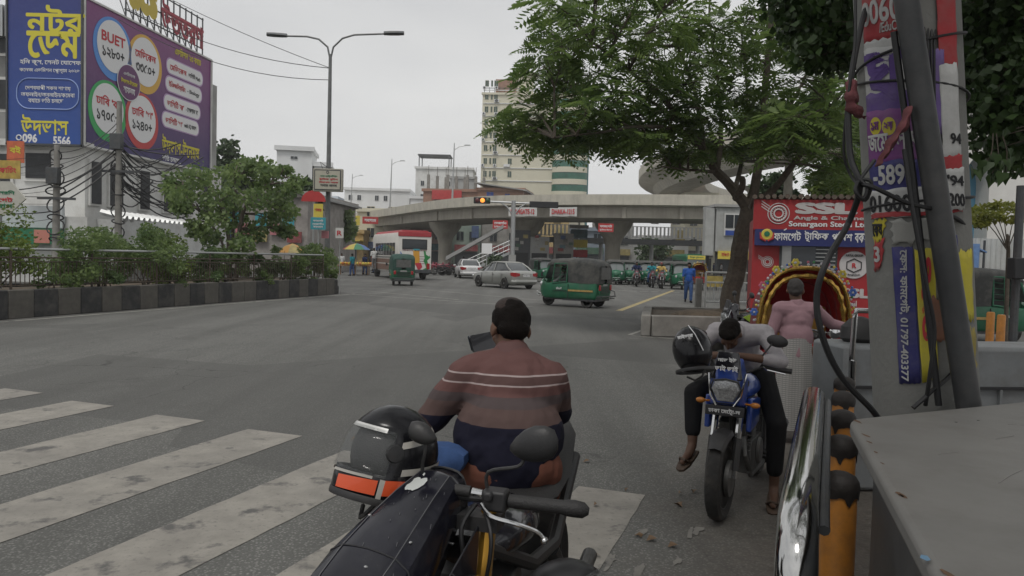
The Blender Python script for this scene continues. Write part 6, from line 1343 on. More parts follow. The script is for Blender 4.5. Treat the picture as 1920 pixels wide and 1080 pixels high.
for (px,py,a),lab in zip(((1193,537,172),(1221,539,178),(1239,541,174)),('maroon motorcycle stopped in the row, rider in dark blue','red motorcycle stopped in the row, rider in teal','red motorcycle stopped in the row, rider in yellow')):
    p = G(px,py)
    o = motorcycle(lab, M_RPAINT, None, p, R(a), 'motorcycles stopped at the signal') if not motos else dup(motos[0], p, R(a), lab)
    motos.append(o)
for i, (px, a) in enumerate(((815,100),(828,80),(841,95),(852,70),(822,110))):
    c = D(px,500,64+1.2*i); dup(motos[0],(c.x,c.y,0),R(a),('motorcycle parked under the flyover stair, leftmost','motorcycle parked under the flyover stair, second from the left','motorcycle parked under the flyover stair, third from the left','motorcycle parked under the flyover stair, rightmost','motorcycle parked behind the others under the flyover stair')[i],'motorcycles parked under the flyover stair')

# ---- cycle rickshaw, front towards +Y
def make_rickshaw(label):
    t = thing('cycle_rickshaw', label, 'rickshaw'); RED = mat('rickshaw_red',(.36,.025,.03),.5,var=.2,vs=6); GOLD = mat('gold_foil',(.50,.31,.075),.25,.9,var=.4,vs=60); DK = mat('maroon_cloth',(.16,.018,.022),.7,var=.2,vs=8)
    for s in (-1,1): wheel(t,(s*.55,0,.36),.36,.045,rim=M_CHROME,rr=.9,wire=24)
    wheel(t,(0,1.75,.36),.36,.045,rim=M_CHROME,rr=.9,wire=24,name='front_wheel')
    b = MB(); b.tube([(-.55,0,.36),(.55,0,.36)],.02,7); b.tube([(0,1.58,.86),(0,1.1,.42),(0,.3,.40),(0,0,.36)],.02,7); b.tube([(0,1.58,.86),(0,.95,.80),(0,1.0,.42)],.018,7); b.tube([(-.45,.45,.42),(-.45,-.35,.42),(.45,-.35,.42),(.45,.45,.42),(-.45,.45,.42)],.018,6)
    for s in (-1,1): b.tube([(s*.05,1.75,.36),(s*.05,1.62,.76),(0,1.58,.84)],.014,6)
    b.build('frame', M_STEELD, t)
    b = MB(); b.tube([(0,1.57,.84),(0,1.55,1.05)],.016,7); b.tube([(-.30,1.38,1.08),(-.22,1.52,1.10),(0,1.56,1.06),(.22,1.52,1.10),(.30,1.38,1.08)],.013,7); hb = b.build('handlebar', M_CHROME, t); b = MB(); b.lathe([(.0001,.05),(.05,.04),(.06,0)],14,0,Matrix.Translation((0,1.62,1.08)) @ Matrix.Rotation(-PI/2,4,'X')); b.ell((.12,1.54,1.13),(.035,.035,.025)); b.build('bell', M_CHROME, hb)
    b = MB(); b.loft([[(math.cos(a)*w_,y,.98+math.sin(a)*.035) for a in np.linspace(0,2*PI,12,endpoint=False)] for y,w_ in ((1.05,.03),(.95,.06),(.82,.11),(.74,.09))]); b.tube([(0,.86,.95),(0,.95,.8)],.014,6); b.build('saddle', M_SEAT, t)
    b = MB(); b.tube([(0,1.0,.40),(.0,1.0,.40)],.01,4); b.lathe([(.06,-.006),(.10,-.006),(.10,.006),(.06,.006)],18,0,Matrix.Translation((.03,1.0,.40)) @ Matrix.Rotation(PI/2,4,'Y')); b.tube([(.08,1.0,.40),(.08,1.12,.30),(.18,1.12,.30)],.01,5); b.tube([(-.08,1.0,.40),(-.08,.88,.5),(-.18,.88,.5)],.01,5); b.build('pedal_crank', M_CHROME, t)
    b = MB(); b.box((0,.32,.46),(.86,.42,.04)); b.box((0,-.05,.60),(.92,.55,.26)); b.build('seat_box', RED, t, bevel=.02)
    b = MB(); b.box((0,-.02,.78),(.88,.5,.10)); b.build('seat', mat('seat_red',(.45,.03,.02),.5,var=.2,vs=9), t, bevel=.04); b = MB(); b.box((0,-.30,1.02),(.84,.09,.46),0,(.15,0,0)); b.build('backrest', mat('seat_yellow',(.50,.30,.05),.55,var=.3,vs=9), t, bevel=.04)
    for s in (-1,1): b = MB(); b.loft([[(s*(.46+th),y,z) for y,z in ((.22,.62),(-.38,.62),(-.42,1.12),(-.1,1.02),(.12,.86))] for th in (0,.035)]); b.build('side_panel', RED, t, bevel=.01); b = MB(); b.lathe([(.0001,.012),(.1,.01),(.11,0)],16,0,Matrix.Translation((s*.497,-.15,.82)) @ Matrix.Rotation(s*PI/2,4,'Y')); b.build('painted_flower', M_YELLOW, t)
    for s in (-1,1): b = MB(); b.loft([[(s*(.55+x),.43*math.sin(a),.36+.43*math.cos(a)) for x in (-.05,.05)]+[(s*(.55+x),.42*math.sin(a),.36+.42*math.cos(a)) for x in (.05,-.05)] for a in np.linspace(-1.1,1.1,12)]); b.build('mudguard', RED, t)
    def arch(y, z_up, hw, zb, dz=0., n=20):
        return [(-hw*math.cos(PI*i/n)**1 if 0 else -hw*(abs(math.cos(PI*i/n))**.75)*(1 if math.cos(PI*i/n) >= 0 else -1), y+dz*math.sin(PI*i/n), zb+(z_up-zb)*math.sin(PI*i/n)**.62) for i in range(n+1)]
    stn = [(.28,1.72,.53,.80,.10),(.12,1.73,.53,.80,.06),(-.10,1.70,.53,.82,.0),(-.30,1.58,.52,.84,-.06),(-.44,1.36,.50,.84,-.10),(-.50,1.1,.48,.84,-.08)]
    o_ = [arch(*s) for s in stn]; i_ = [[(x*.96,y,z-.025) for x,y,z in a] for a in o_]
    b = MB(); b.loft(o_,closed=False); b.build('hood', DK, t, sharp=60); b = MB(); b.loft(i_,closed=False); k = len(i_[-1]); b.add(i_[-1],[tuple(range(k))]); b.build('hood_lining', RED, t, sharp=60)
    for q in (1,2,3): b = MB(); b.tube(i_[q],.012,5); b.build('hood_rib', DK, t)
    rim = sm(o_[0],2); b = MB(); b.tube(rim,.026,8); b.tube([p+Vector((0,.025,.0)) for p in rim],[.020+.008*(i % 2) for i in range(len(rim))],7); b.tube([Vector((p.x*.88,p.y+.015,.80+(p.z-.80)*.90)) for p in rim],[.022+.008*(i % 3) for i in range(len(rim))],6); tr = b.build('gilded_rim', GOLD, t)
    fm = [mat('bead_white',(.55,.55,.58),.3),M_YELLOW,mat('bead_blue',(.06,.14,.45),.4),mat('bead_pink',(.5,.12,.18),.4),mat('bead_green',(.05,.25,.08),.4)]
    b = MB(); n = len(rim)
    for i in range(0,n):
        p = rim[i]; d = Vector((p.x,0,p.z-1.1)).normalized()
        for j in range(2):
            q = p + d*(.03+.035*j)+Vector((random.uniform(-.012,.012),random.uniform(.0,.06),random.uniform(-.012,.012))); b.ell(q,(.016,.016,.016),random.choice((0,0,0,0,1,2,3,4)),None,6,4)
    b.build('bead_garland', fm, tr)
    for i in range(2,n,5):
        b = MB(); p = rim[i]; d = Vector((p.x,0,p.z-1.1)).normalized(); q = p+d*.07+Vector((0,.05,0)); mm = random.choice((1,2,3,1))
        for a in range(6): b.ell(q+Vector((.03*math.cos(a*PI/3),0,.03*math.sin(a*PI/3))),(.02,.012,.02),mm,None,6,4)
        b.ell(q+Vector((0,.012,0)),(.014,.012,.014),0,None,6,4); b.build('garland_flower', fm, tr)
    return t
rk = make_rickshaw('cycle rickshaw with a red hood edged in gold foil and beads, facing the camera'); rk.location = (3.36,8.75,0); rk.rotation_euler.z = R(172); rk.scale = (.94,.94,.97)
p = G(1302,543); dup(rk,(p.x+.3,47,0),R(175),'distant cycle rickshaw with red hood at the right end of the stopped row')
# ================================================================== people
def skin(n, c): return mat('skin_'+n, c, .55, var=.10, vs=30, spec=.3, bump=.08, bs=90)
SK_A, SK_B, SK_C = skin('a',(.13,.070,.045)), skin('b',(.10,.055,.037)), skin('c',(.12,.066,.043))
HAIR = mat('hair', (.009,.007,.006), .8, var=.4, vs=90, bump=.5, bs=160, spec=.12)
def V(*a): return Vector(a)
def hand(pr, w_, d, nrm, s=1., curl=.5, side=1):
    """palm, four unequal bent fingers and a thumb leaving the side of the palm; d = towards the fingertips, nrm = back of hand"""
    d = d.normalized(); nrm = (nrm - d*nrm.dot(d)).normalized(); x = d.cross(nrm)*side
    for k in (-.5,-.17,.17,.5): pr.append(('c', w_+d*.012*s+x*k*.045*s, w_+d*.082*s+x*k*.066*s, .013*s, .0125*s))
    for i, (k, L_) in enumerate(((-.5,.058),(-.17,.072),(.17,.078),(.5,.070))):
        p = w_+d*.085*s+x*k*.070*s; r = .0092*s; c = curl*(1+.12*i)
        for j, f in enumerate((.45,.32,.23)):
            a = c*(j+1)*.75; q = p + (d*math.cos(a) - nrm*math.sin(a))*L_*f*s*1.25; pr.append(('c', p, q, r, r*.93)); p, r = q, r*.93
    b0 = w_+d*.028*s+x*.030*s; b1 = b0+(d*.45+x*.75-nrm*.25).normalized()*.038*s; b2_ = b1+(d*.85+x*.35-nrm*.35).normalized()*.030*s
    pr.append(('c', b0, b1, .0125*s, .0105*s)); pr.append(('c', b1, b2_, .0105*s, .0088*s))
def head(pr, c, fwd, up, s=1.):
    """skull, jaw, nose, brows, lips, ears"""
    f = fwd.normalized(); u = (up-f*up.dot(f)).normalized(); x = f.cross(u); M = Matrix((x,f,u)).transposed(); e = M.to_euler()
    P = lambda a, b_, c_: c + x*a*s + f*b_*s + u*c_*s
    pr += [('e', P(0,-.008,.028), (.074*s,.092*s,.088*s), e), ('e', P(0,.030,-.045), (.058*s,.062*s,.070*s), e), ('e', P(0,.058,-.085),(.028*s,.026*s,.026*s), e),
           ('c', P(0,.090,.012), P(0,.108,-.026), .010*s, .016*s), ('c', P(-.03,.080,.026), P(.03,.080,.026), .012*s, .012*s),
           ('e', P(0,.088,-.058),(.024*s,.012*s,.008*s), e)]
    for s_ in (-1,1): pr.append(('e', P(s_*.078,-.004,-.008), (.010*s,.022*s,.033*s), e)); pr.append(('e', P(s_*.042,.06,-.022),(.024*s,.024*s,.022*s),e))
    return P, e
def person(label, J, loc=(0,0,0), rz=0, sk=SK_A, shirt=None, pants=None, hair=HAIR, vox=.02, group=None, bulk=1., sleeve='short', hands=False, s=1., lungi=None, hairfn=None, belly=0., shoes=None, collar=None, curl=.5, leglen='long', smooth=3, fold=.45):
    t = thing('person', label, 'person', loc, rz, group); B_ = bulk; pr = []
    J = {k: Vector(v) for k, v in J.items()}; pel, ch, nk, hd, fw = J['pelvis'], J['chest'], J['neck'], J['head'], J['face']
    up = J.get('up', hd-nk)
    pr += [('e', pel, (.155*s*B_,.115*s*B_,.11*s)), ('c', pel, pel.lerp(ch,.5), .125*s*B_, .125*s*B_), ('e', ch, (.165*s*B_,.115*s*B_,.15*s)), ('c', ch, nk, .10*s, .058*s), ('c', nk, hd, .056*s, .054*s)]
    head(pr, hd, fw, up, s)
    for k in 'LR':
        sh, el, wr, hi, kn, an, to = (J[k+n] for n in ('sh','el','wr','hi','kn','an','to'))
        pr += [('c', ch.lerp(nk,.55), sh, .075*s, .060*s), ('c', sh, el, .052*s*B_**.5, .040*s), ('c', el, wr, .040*s, .027*s), ('c', pel, hi, .10*s, .095*s*B_**.5), ('c', hi, kn, .088*s*B_**.5, .056*s), ('c', kn, kn.lerp(an,.35), .054*s, .056*s), ('c', kn.lerp(an,.35), an, .056*s, .036*s), ('c', an, an.lerp(to,.3)+V(0,0,-.02), .038*s, .036*s), ('c', an.lerp(to,.25)+V(0,0,-.025), to, .036*s, .026*s)]
        hd_ = J.get(k+'hd', wr + (wr-el)*.5) - wr
        if hands: hand(pr, wr, hd_, J.get(k+'hn', V(0,0,1)), s, J.get('curl', V(curl,0,0)).x, 1 if k == 'L' else -1)
        else: pr.append(('c', wr, wr+hd_.normalized()*.10*s, .034*s, .022*s))
    blob('body', pr, vox, sk, t, smooth)
    if shirt:
        q = [('e', pel+V(0,0,.06*s), (.172*s*B_,.135*s*B_,.12*s)), ('c', pel+V(0,0,.03), pel.lerp(ch,.55), .150*s*B_, .150*s*B_), ('e', ch, (.185*s*B_,.138*s*B_,.17*s)), ('c', ch, ch.lerp(nk,.92), .13*s, .075*s)]
        if belly: q.append(('e', pel.lerp(ch,.4), (.195*s*B_, .165*s*B_, .19*s)))
        if lungi: q.append(('c', pel+V(0,.01,.08), pel-V(0,0,.07), .155*B_, .162*B_))
        for k in 'LR':
            sh, el, wr = J[k+'sh'], J[k+'el'], J[k+'wr']; q += [('c', ch.lerp(nk,.55), sh, .10*s, .080*s)]
            e = el.lerp(sh,.08) if sleeve == 'short' else el
            q += [('c', sh, e, .076*s*B_**.6, .060*s*B_**.4)]
            if sleeve in ('long','rolled'): q += [('c', el, el.lerp(wr,.92 if sleeve == 'long' else .35), .058*s, .044*s)]
        def wr_(co):
            n = np.array([noise.noise(Vector((p[0]*11+p[2]*5,p[1]*11,p[2]*6-p[0]*4)))*.011*fold + abs(noise.noise(Vector((p[0]*16-p[2]*9,p[1]*16,p[2]*8+p[0]*6))))*-.008*fold for p in co]); c0 = np.array(ch); d = co-c0; d /= np.maximum(np.linalg.norm(d,axis=1),1e-6)[:,None]; return co + d*n[:,None]
        blob('shirt', q, vox, shirt, t, smooth, .5, wr_ if vox < .015 else None)
    if collar:
        b = MB(); u = (nk-ch).normalized(); M = Matrix.Translation(nk-u*.012) @ u.to_track_quat('Z','Y').to_matrix().to_4x4(); b.lathe([(.080*s,-.03),(.074*s,.012),(.068*s,.030),(.062*s,.028),(.066*s,-.03)],22,0,M); b.build('collar', collar, t)
    if pants and not lungi:
        q = [('e', pel-V(0,0,.01), (.168*s*B_,.132*s*B_,.12*s))]
        for k in 'LR':
            hi, kn, an = J[k+'hi'], J[k+'kn'], J[k+'an']; q += [('c', pel, hi, .125*s*B_**.6, .112*s*B_**.6), ('c', hi, kn, .104*s*B_**.6, .078*s), ('c', kn, kn.lerp(an, .93 if leglen == 'long' else .72), .078*s, .062*s)]
        blob('trousers', q, vox, pants, t, smooth)
    if lungi:
        b = MB(); rings = []
        for i in range(19):
            f = i/18; z = (pel.z+.10)*(1-f)+.13*f; w_ = .165+.035*f+.02*math.sin(PI*f); dpt = .125+.05*f; r = []
            for j in range(64):
                a = 2*PI*j/64; fo = 1+ (.02+.05*f)*(math.sin(a*9+1.3*math.sin(f*3))*.5+math.sin(a*5+2)*.5); r.append((pel.x+math.cos(a)*w_*fo*B_, pel.y+math.sin(a)*dpt*fo, z+.008*math.sin(a*3)))
            rings.append(r)
        b.loft(rings[::-1]); b.build('lungi', lungi, t, sharp=80)
    if hair is not None:
        f = fw.normalized(); u = (up-f*up.dot(f)).normalized(); x = f.cross(u); e = Matrix((x,f,u)).transposed().to_euler()
        P = lambda a, b_, c_: hd + x*a*s + f*b_*s + u*c_*s
        if hairfn == 'balding':
            # horseshoe of dark hair, bare crown
            q = []
            for k in range(13):
                a = -PI*.92+PI*.84*k/12 - 0; q.append(('e', P(.066*math.cos(a),.078*math.sin(a)-.012,.012),(.022*s,.022*s,.050*s),e))
            q += [('e', P(0,-.040,.028),(.071*s,.062*s,.066*s),e)]
        else: q = [('e', P(0,-.020,.036), (.082*s,.092*s,.088*s), e), ('e', P(0,.030,.075), (.070*s,.060*s,.042*s), e), ('e', P(0,-.055,-.01),(.068*s,.050*s,.055*s),e)]
        def rough(co): return co + np.array([noise.noise_vector(Vector(p)*38)*.0055 for p in co])
        blob('hair', q, min(vox, .012), hair, t, 1, .5, rough if vox < .015 else None)
    if shoes:
        for k in 'LR':
            an, to = J[k+'an'], J[k+'to']; d = (to-an); d.z = 0; d = d.normalized(); heel = an - d*.05*s; heel.z = to.z
            q = [('c', heel+V(0,0,.012), to+d*.02+V(0,0,.004), .042*s, .038*s), ('c', an+V(0,0,-.01), an.lerp(to,.5), .045*s, .035*s)]; blob('shoe', q, min(vox,.014), shoes, t, 2)
    return t
def stand(h=1.0, step=0.0, arms=0.0):
    J = dict(pelvis=(0,0,.93),chest=(0,.0,1.24),neck=(0,0,1.43),head=(0,.02,1.57),face=(0,1,-.05),up=(0,0,1))
    for k, s in (('L',-1),('R',1)):
        st_ = step*(1 if k == 'L' else -1)
        J.update({k+'sh':(s*.19,0,1.37),k+'el':(s*.235,-.03-st_*.3,1.10),k+'wr':(s*.23,.05-st_*.5,.86),k+'hi':(s*.09,0,.88),k+'kn':(s*.10,.03+st_*.45,.48),k+'an':(s*.10,-.02+st_*.9,.09+max(0,-st_)*.25),k+'to':(s*.12,.14+st_*.9,.03+max(0,-st_)*.15)})
    return J
def ride():
    J = dict(pelvis=(0,-.30,.90),chest=(0,-.16,1.20),neck=(0,-.10,1.38),head=(0,-.07,1.52),face=(0,1,-.05),up=(0,0,1))
    for k, s in (('L',-1),('R',1)):
        J.update({k+'sh':(s*.19,-.12,1.33),k+'el':(s*.30,.06,1.12),k+'wr':(s*.31,.26,1.07),k+'hi':(s*.10,-.26,.86),k+'kn':(s*.22,.10,.66),k+'an':(s*.20,-.12,.34),k+'to':(s*.22,.05,.29)})
    return J
def cloth(n, c, **k): return mat('cloth_'+n, c, .85, var=k.pop('var',.15), vs=k.pop('vs',12), bump=k.pop('bump',.3), bs=k.pop('bs',14), spec=.15, **k)
CL = {'blue':cloth('blue',(.03,.09,.32)),'denim':cloth('denim',(.045,.085,.20),var=.3),'navy':cloth('navy',(.02,.03,.08)),'teal':cloth('teal',(.03,.22,.26)),'yellow':cloth('yellow',(.50,.36,.12)),'white':cloth('white',(.55,.55,.54)),'black':cloth('black',(.012,.012,.013)),'red':cloth('red',(.35,.04,.04)),'grey':cloth('grey',(.18,.18,.18)),'olive':cloth('olive',(.16,.15,.06))}
# walking man in blue
p = G(1290,567)
person('man in a blue shirt and blue jeans walking on the road before the waiting traffic', stand(1,.16), p, R(172), SK_B, CL['blue'], CL['denim'], vox=.02, shoes=CL['black'])
# riders of the stopped motorcycles, passenger and street figures
HELM = mat('helmet_red',(.30,.03,.03),.3,coat=.4)
for m_, sc_, pc, lab, hair_ in zip(motos,('navy','teal','yellow'),('grey','denim','grey'),('rider in dark blue with black hair on the maroon motorcycle in the stopped row','rider in a teal shirt on the red motorcycle in the stopped row','rider in a yellow shirt on the red motorcycle in the stopped row'),(HAIR,HAIR,HELM)):
    person(lab, ride(), m_.location, m_.rotation_euler.z, SK_B, CL[sc_], CL[pc], hair_, .025, 'motorcycle riders waiting at the signal', sleeve='long', shoes=CL['black'])
for px, py, sc_, pc, a, lab in ((1311,541,'olive','black',170,'man in an olive shirt standing right of the walking man in blue'),(1205,533,'white','grey',178,'man in white standing behind the first stopped motorcycle'),(1352,520,'grey','black',90,'person in grey waiting under the stair tower'),(1066,512,'red','grey',20,'person in red by the shop signs post'),(640,512,'white','grey',200,'person in white near the rainbow umbrella stalls'),(700,512,'red','denim',150,'person in red beside the stalls near the bus')):
    p = G(px,py); person(lab, stand(1,.06), p, R(a), SK_B, CL[sc_], CL[pc], vox=.028, shoes=CL['black'])
CR = [(1338,517,'navy',100,'man in navy standing by the white pipe barrier'),(1368,514,'white',60,'man in white behind the white pipe barrier'),(1393,516,'teal',200,'person in teal beside the stair tower legs'),(1110,513,'white',150,'person in white walking under the flyover left of the pier'),(1128,512,'navy',10,'person in navy walking under the flyover beside the pier'),(1000,512,'yellow',80,'person in yellow near the kiosks under the flyover'),(985,514,'grey',120,'person in grey next to the signal post foot'),(869,511,'navy',40,'person in navy near the parked motorcycles'),(1225,515,'red',170,'person in red crossing behind the stopped row'),(1296,518,'grey',185,'person in grey behind the distant rickshaw'),(660,517,'teal',60,'person in teal buying at the street stall'),(684,515,'navy',230,'person in navy beside the rainbow umbrella')]
for px, py, sc_, a, lab in CR:
    p = G(px,py); person(lab, stand(1,random.uniform(.02,.12)), p, R(a), SK_B, CL[sc_], CL[random.choice(('black','denim','grey'))], vox=.032, shoes=CL['black'])
for (c_, sc_, lab) in ((cng,'grey','driver in grey inside the green auto rickshaw turning in the junction'),(cq[0],'white','driver in white inside the auto rickshaw left of the whole queue'),(cq[1],'navy','driver in navy inside the auto rickshaw at the left end of the stopped row'),(cq[5],'olive','driver in olive inside the nearest auto rickshaw of the stopped row')):
    o_ = Matrix.Rotation(c_.rotation_euler.z,4,'Z') @ Vector((0,.42,-.20)); JD = ride(); JD.update({k+n: (sg*v[0],v[1],v[2]) for k, sg in (('L',-1),('R',1)) for n, v in (('hi',(.10,-.24,.92)),('kn',(.16,.10,.90)),('an',(.15,.16,.66)),('to',(.15,.28,.62)))}); person(lab, JD, Vector(c_.location)+o_, c_.rotation_euler.z, SK_B, CL[sc_], CL['grey'], vox=.028, sleeve='long')
hp = Vector((-1.30,2.6,0)); J = stand(1,0)
J.update({'Rwr':(.18,.32,1.35),'Rel':(.25,.16,1.18)})
q = bus.matrix_world if False else None
bd = Vector((-math.sin(R(22)),math.cos(R(22)),0)); bx = Vector((math.cos(R(22)),math.sin(R(22)),0))
pp = Vector(bus.location) + bd*2.2 - bx*1.45; b = MB(); b.box((0,0,.44),(.5,.6,.05)); b.build('door_step', M_STEELD, bus, loc=(-1.42,2.2,0))
person('bus conductor in a pale shirt standing on the step at the bus door', J, pp+V(0,0,.46), R(22), SK_B, CL['white'], CL['grey'], vox=.026, shoes=CL['black'])
# ---- man in the striped polo shirt, seated with his back to us
z0 = -1.0
polo = bandmat('striped_polo', [(.0,(.014,.014,.026)),(1.06,(.105,.070,.064)),(1.125,(.085,.066,.066)),(1.158,(.130,.068,.063)),(1.196,(.38,.31,.30)),(1.2015,(.105,.062,.058)),(1.234,(.38,.31,.30)),(1.2395,(.130,.068,.063)),(1.60,(.130,.068,.063))], 2, .9, bump=.5, bs=7)
J = dict(pelvis=(0,-.02,.90),chest=(.01,.10,1.155),neck=(.005,.17,1.315),head=(-.002,.215,1.40),face=(-.28,1,-.42),up=(-.02,.25,1),
 Lsh=(-.165,.10,1.225),Lel=(-.335,.12,1.015),Lwr=(-.42,-.06,.93),Lhd=(-.44,-.18,.91),Rsh=(.165,.11,1.215),Rel=(.215,.32,1.03),Rwr=(.02,.46,1.16),Rhd=(-.08,.45,1.22),Rhn=(0,.6,-.2),
 Lhi=(-.10,.02,.87),Lkn=(-.30,.36,.72),Lan=(-.32,.30,.30),Lto=(-.34,.44,.24),Rhi=(.10,.02,.87),Rkn=(.17,.46,.74),Ran=(.19,.46,.30),Rto=(.21,.58,.24))
man = person('heavyset man in maroon striped polo shirt seated on the near motorcycle, back to us', J, (0,2.9,0), 0, SK_A, polo, cloth('rust',(.16,.065,.045)), HAIR, .0085, None, 1.14, 'short', True, 1., fold=1.15, belly=1, collar=mat('polo_collar',(.12,.062,.058),.9,bump=.3,bs=30), shoes=CL['black'])
cr_n = next(o for o in man.children if o.name.startswith('hair')); b = MB(); b.ell((-.006,.215,1.492),(.064,.072,.040),0,(.25,0,0),20,10); b.build('thin_crown', mat('thin_hair',(.030,.019,.015),.6,var=.3,vs=60,bump=.4,bs=150,spec=.25), man)
t = thing('smartphone','black smartphone held up left of the seated man\'s ear','phone',(-.130,3.36,1.315),R(52)); b = MB(); b.prism(rrect(0,0,.155,.076,.01),.009,0,basis((0,0,0),(1,0,.06),(0,.35,1))); b.build('case', M_GLOSS, t); b = MB(); b.prism(rrect(0,0,.145,.068,.006),.002,0,basis((0,.0095,.003),(-1,0,-.06),(0,.35,1))); b.build('screen', mat('phone_screen',(.03,.04,.05),.1), t)
b = MB(); b.loft([[(math.cos(a)*rx*(1+.08*math.sin(3*a)),y,math.sin(a)*rz_) for a in np.linspace(0,2*PI,14,endpoint=False)] for y,rx,rz_ in ((-.07,.04,.03),(-.05,.085,.06),(.0,.10,.07),(.06,.085,.055),(.09,.04,.03))]); tag(b.build('denim_bag', CL['denim'], loc=(-.245,2.78,.935)), 'small blue denim bag lying by the seated man\'s left hip','bag')
# ---- rider slumped on the blue motorcycle
sh_b = mat('checked_shirt',(.34,.32,.33),.85,var=.12,vs=26,bump=.5,bs=11,spec=.15)
J = dict(pelvis=(0,-.28,.90),chest=(.02,-.02,1.125),neck=(.03,.17,1.215),head=(.04,.30,1.205),face=(.05,.62,-1),up=(0,1,.62),
 Rsh=(.18,.10,1.20),Rel=(.315,.30,1.035),Rwr=(.05,.40,1.065),Rhd=(-.08,.38,1.06),Rhn=(0,.3,1),Lsh=(-.155,.10,1.205),Lel=(-.30,.28,1.04),Lwr=(-.03,.43,1.075),Lhd=(.09,.44,1.06),Lhn=(0,.3,1),
 Rhi=(.11,-.22,.86),Rkn=(.29,.26,.76),Ran=(.27,.33,.40),Rto=(.30,.46,.30),Lhi=(-.11,-.22,.86),Lkn=(-.28,.22,.60),Lan=(-.27,.16,.14),Lto=(-.29,.30,.05))
J = {k:(Vector(v) if k in ('face','up') or k.endswith('hn') else Vector(v)) for k, v in J.items()}
person('man in a pale checked shirt and black trousers asleep over the blue motorcycle', J, b2.location, b2.rotation_euler.z, SK_B, sh_b, CL['black'], HAIR, .0095, None, .80, 'rolled', True, .92, collar=sh_b, leglen='short', curl=.7)
for s_, (a, c) in ((1,(J['Ran'],J['Rto'])),(-1,(J['Lan'],J['Lto']))):
    b = MB(); d = (c-a); d.z *= .6; d = d.normalized(); M = basis(c-d*.075+V(0,0,-.042), d, Vector((0,0,1)).cross(d)); b.prism([(-.12,-.035),(-.06,-.042),(.05,-.046),(.11,-.03),(.125,0),(.11,.03),(.05,.046),(-.06,.042),(-.12,.035)],.018,0,M)
    Mi = M; b.tube([Mi @ V(.02,-.045,.02), Mi @ V(.05,-.02,.065), Mi @ V(.06,.02,.065), Mi @ V(.02,.045,.02)],.009,6)
    t = thing('sandal',('worn sandal on the foot dangling at the left of the blue motorcycle' if s_ > 0 else 'worn sandal on the planted foot right of the blue motorcycle'),'sandal',b2.location,b2.rotation_euler.z); b.build('sole', mat('sandal_brown',(.07,.045,.03),.7,var=.3,vs=20), t)
# ---- man in pink shirt and checked lungi, hand on the rickshaw bar
lung = bpy.data.materials.new('lungi_check'); lung.use_nodes = True; nt_ = lung.node_tree; q = nt_.nodes['Principled BSDF']; q.inputs['Roughness'].default_value = .9
c = N(nt_,'ShaderNodeTexCoord'); sx = N(nt_,'ShaderNodeSeparateXYZ'); nt_.links.new(c.outputs['Object'], sx.inputs[0]); prev = None
for ax, sc_ in ((2,52.),(0,38.)):
    m1 = N(nt_,'ShaderNodeMath',operation='MULTIPLY'); m1.inputs[1].default_value = sc_; nt_.links.new(sx.outputs[ax], m1.inputs[0]); m2 = N(nt_,'ShaderNodeMath',operation='FRACT'); nt_.links.new(m1.outputs[0], m2.inputs[0]); m3 = N(nt_,'ShaderNodeMath',operation='GREATER_THAN'); m3.inputs[1].default_value = .58 if ax == 2 else .86; nt_.links.new(m2.outputs[0], m3.inputs[0])
    if prev is None: prev = m3
    else: m4 = N(nt_,'ShaderNodeMath',operation='MAXIMUM'); nt_.links.new(prev.outputs[0], m4.inputs[0]); nt_.links.new(m3.outputs[0], m4.inputs[1]); prev = m4
mx_ = N(nt_,'ShaderNodeMix',data_type='RGBA'); nt_.links.new(prev.outputs[0], mx_.inputs[0]); mx_.inputs[6].default_value = (.33,.32,.30,1); mx_.inputs[7].default_value = (.205,.20,.195,1); nt_.links.new(mx_.outputs[2], q.inputs['Base Color'])
J = stand(); J.update(dict(pelvis=(0,0,.90),chest=(.01,.02,1.17),neck=(.0,.03,1.335),head=(-.01,.055,1.455),face=(.25,1,-.15),Rsh=(.165,.02,1.275),Rel=(.35,.10,1.14),Rwr=(.55,.16,1.10),Rhd=(.65,.17,1.09),Rhn=(0,0,1),Lsh=(-.155,.02,1.275),Lel=(-.235,.02,1.01),Lwr=(-.20,.14,.82)))
person('man in a pink shirt and grey checked lungi holding the rickshaw handlebar', J, (2.74,7.15,0), R(-6), SK_C, cloth('pink',(.285,.175,.195),var=.08,bump=.7,bs=9), None, mat('hair_short',(.03,.026,.024),.7,var=.4,vs=80), .010, None, .86, 'long', True, .95, belly=1, lungi=lung, collar=MATS['cloth_pink'])

M_HELM = mat('helmet_black',(.007,.007,.009),.24,spec=.35,var=.2,vs=3,dirt=(.06,.055,.05),df=.15,ds=9)
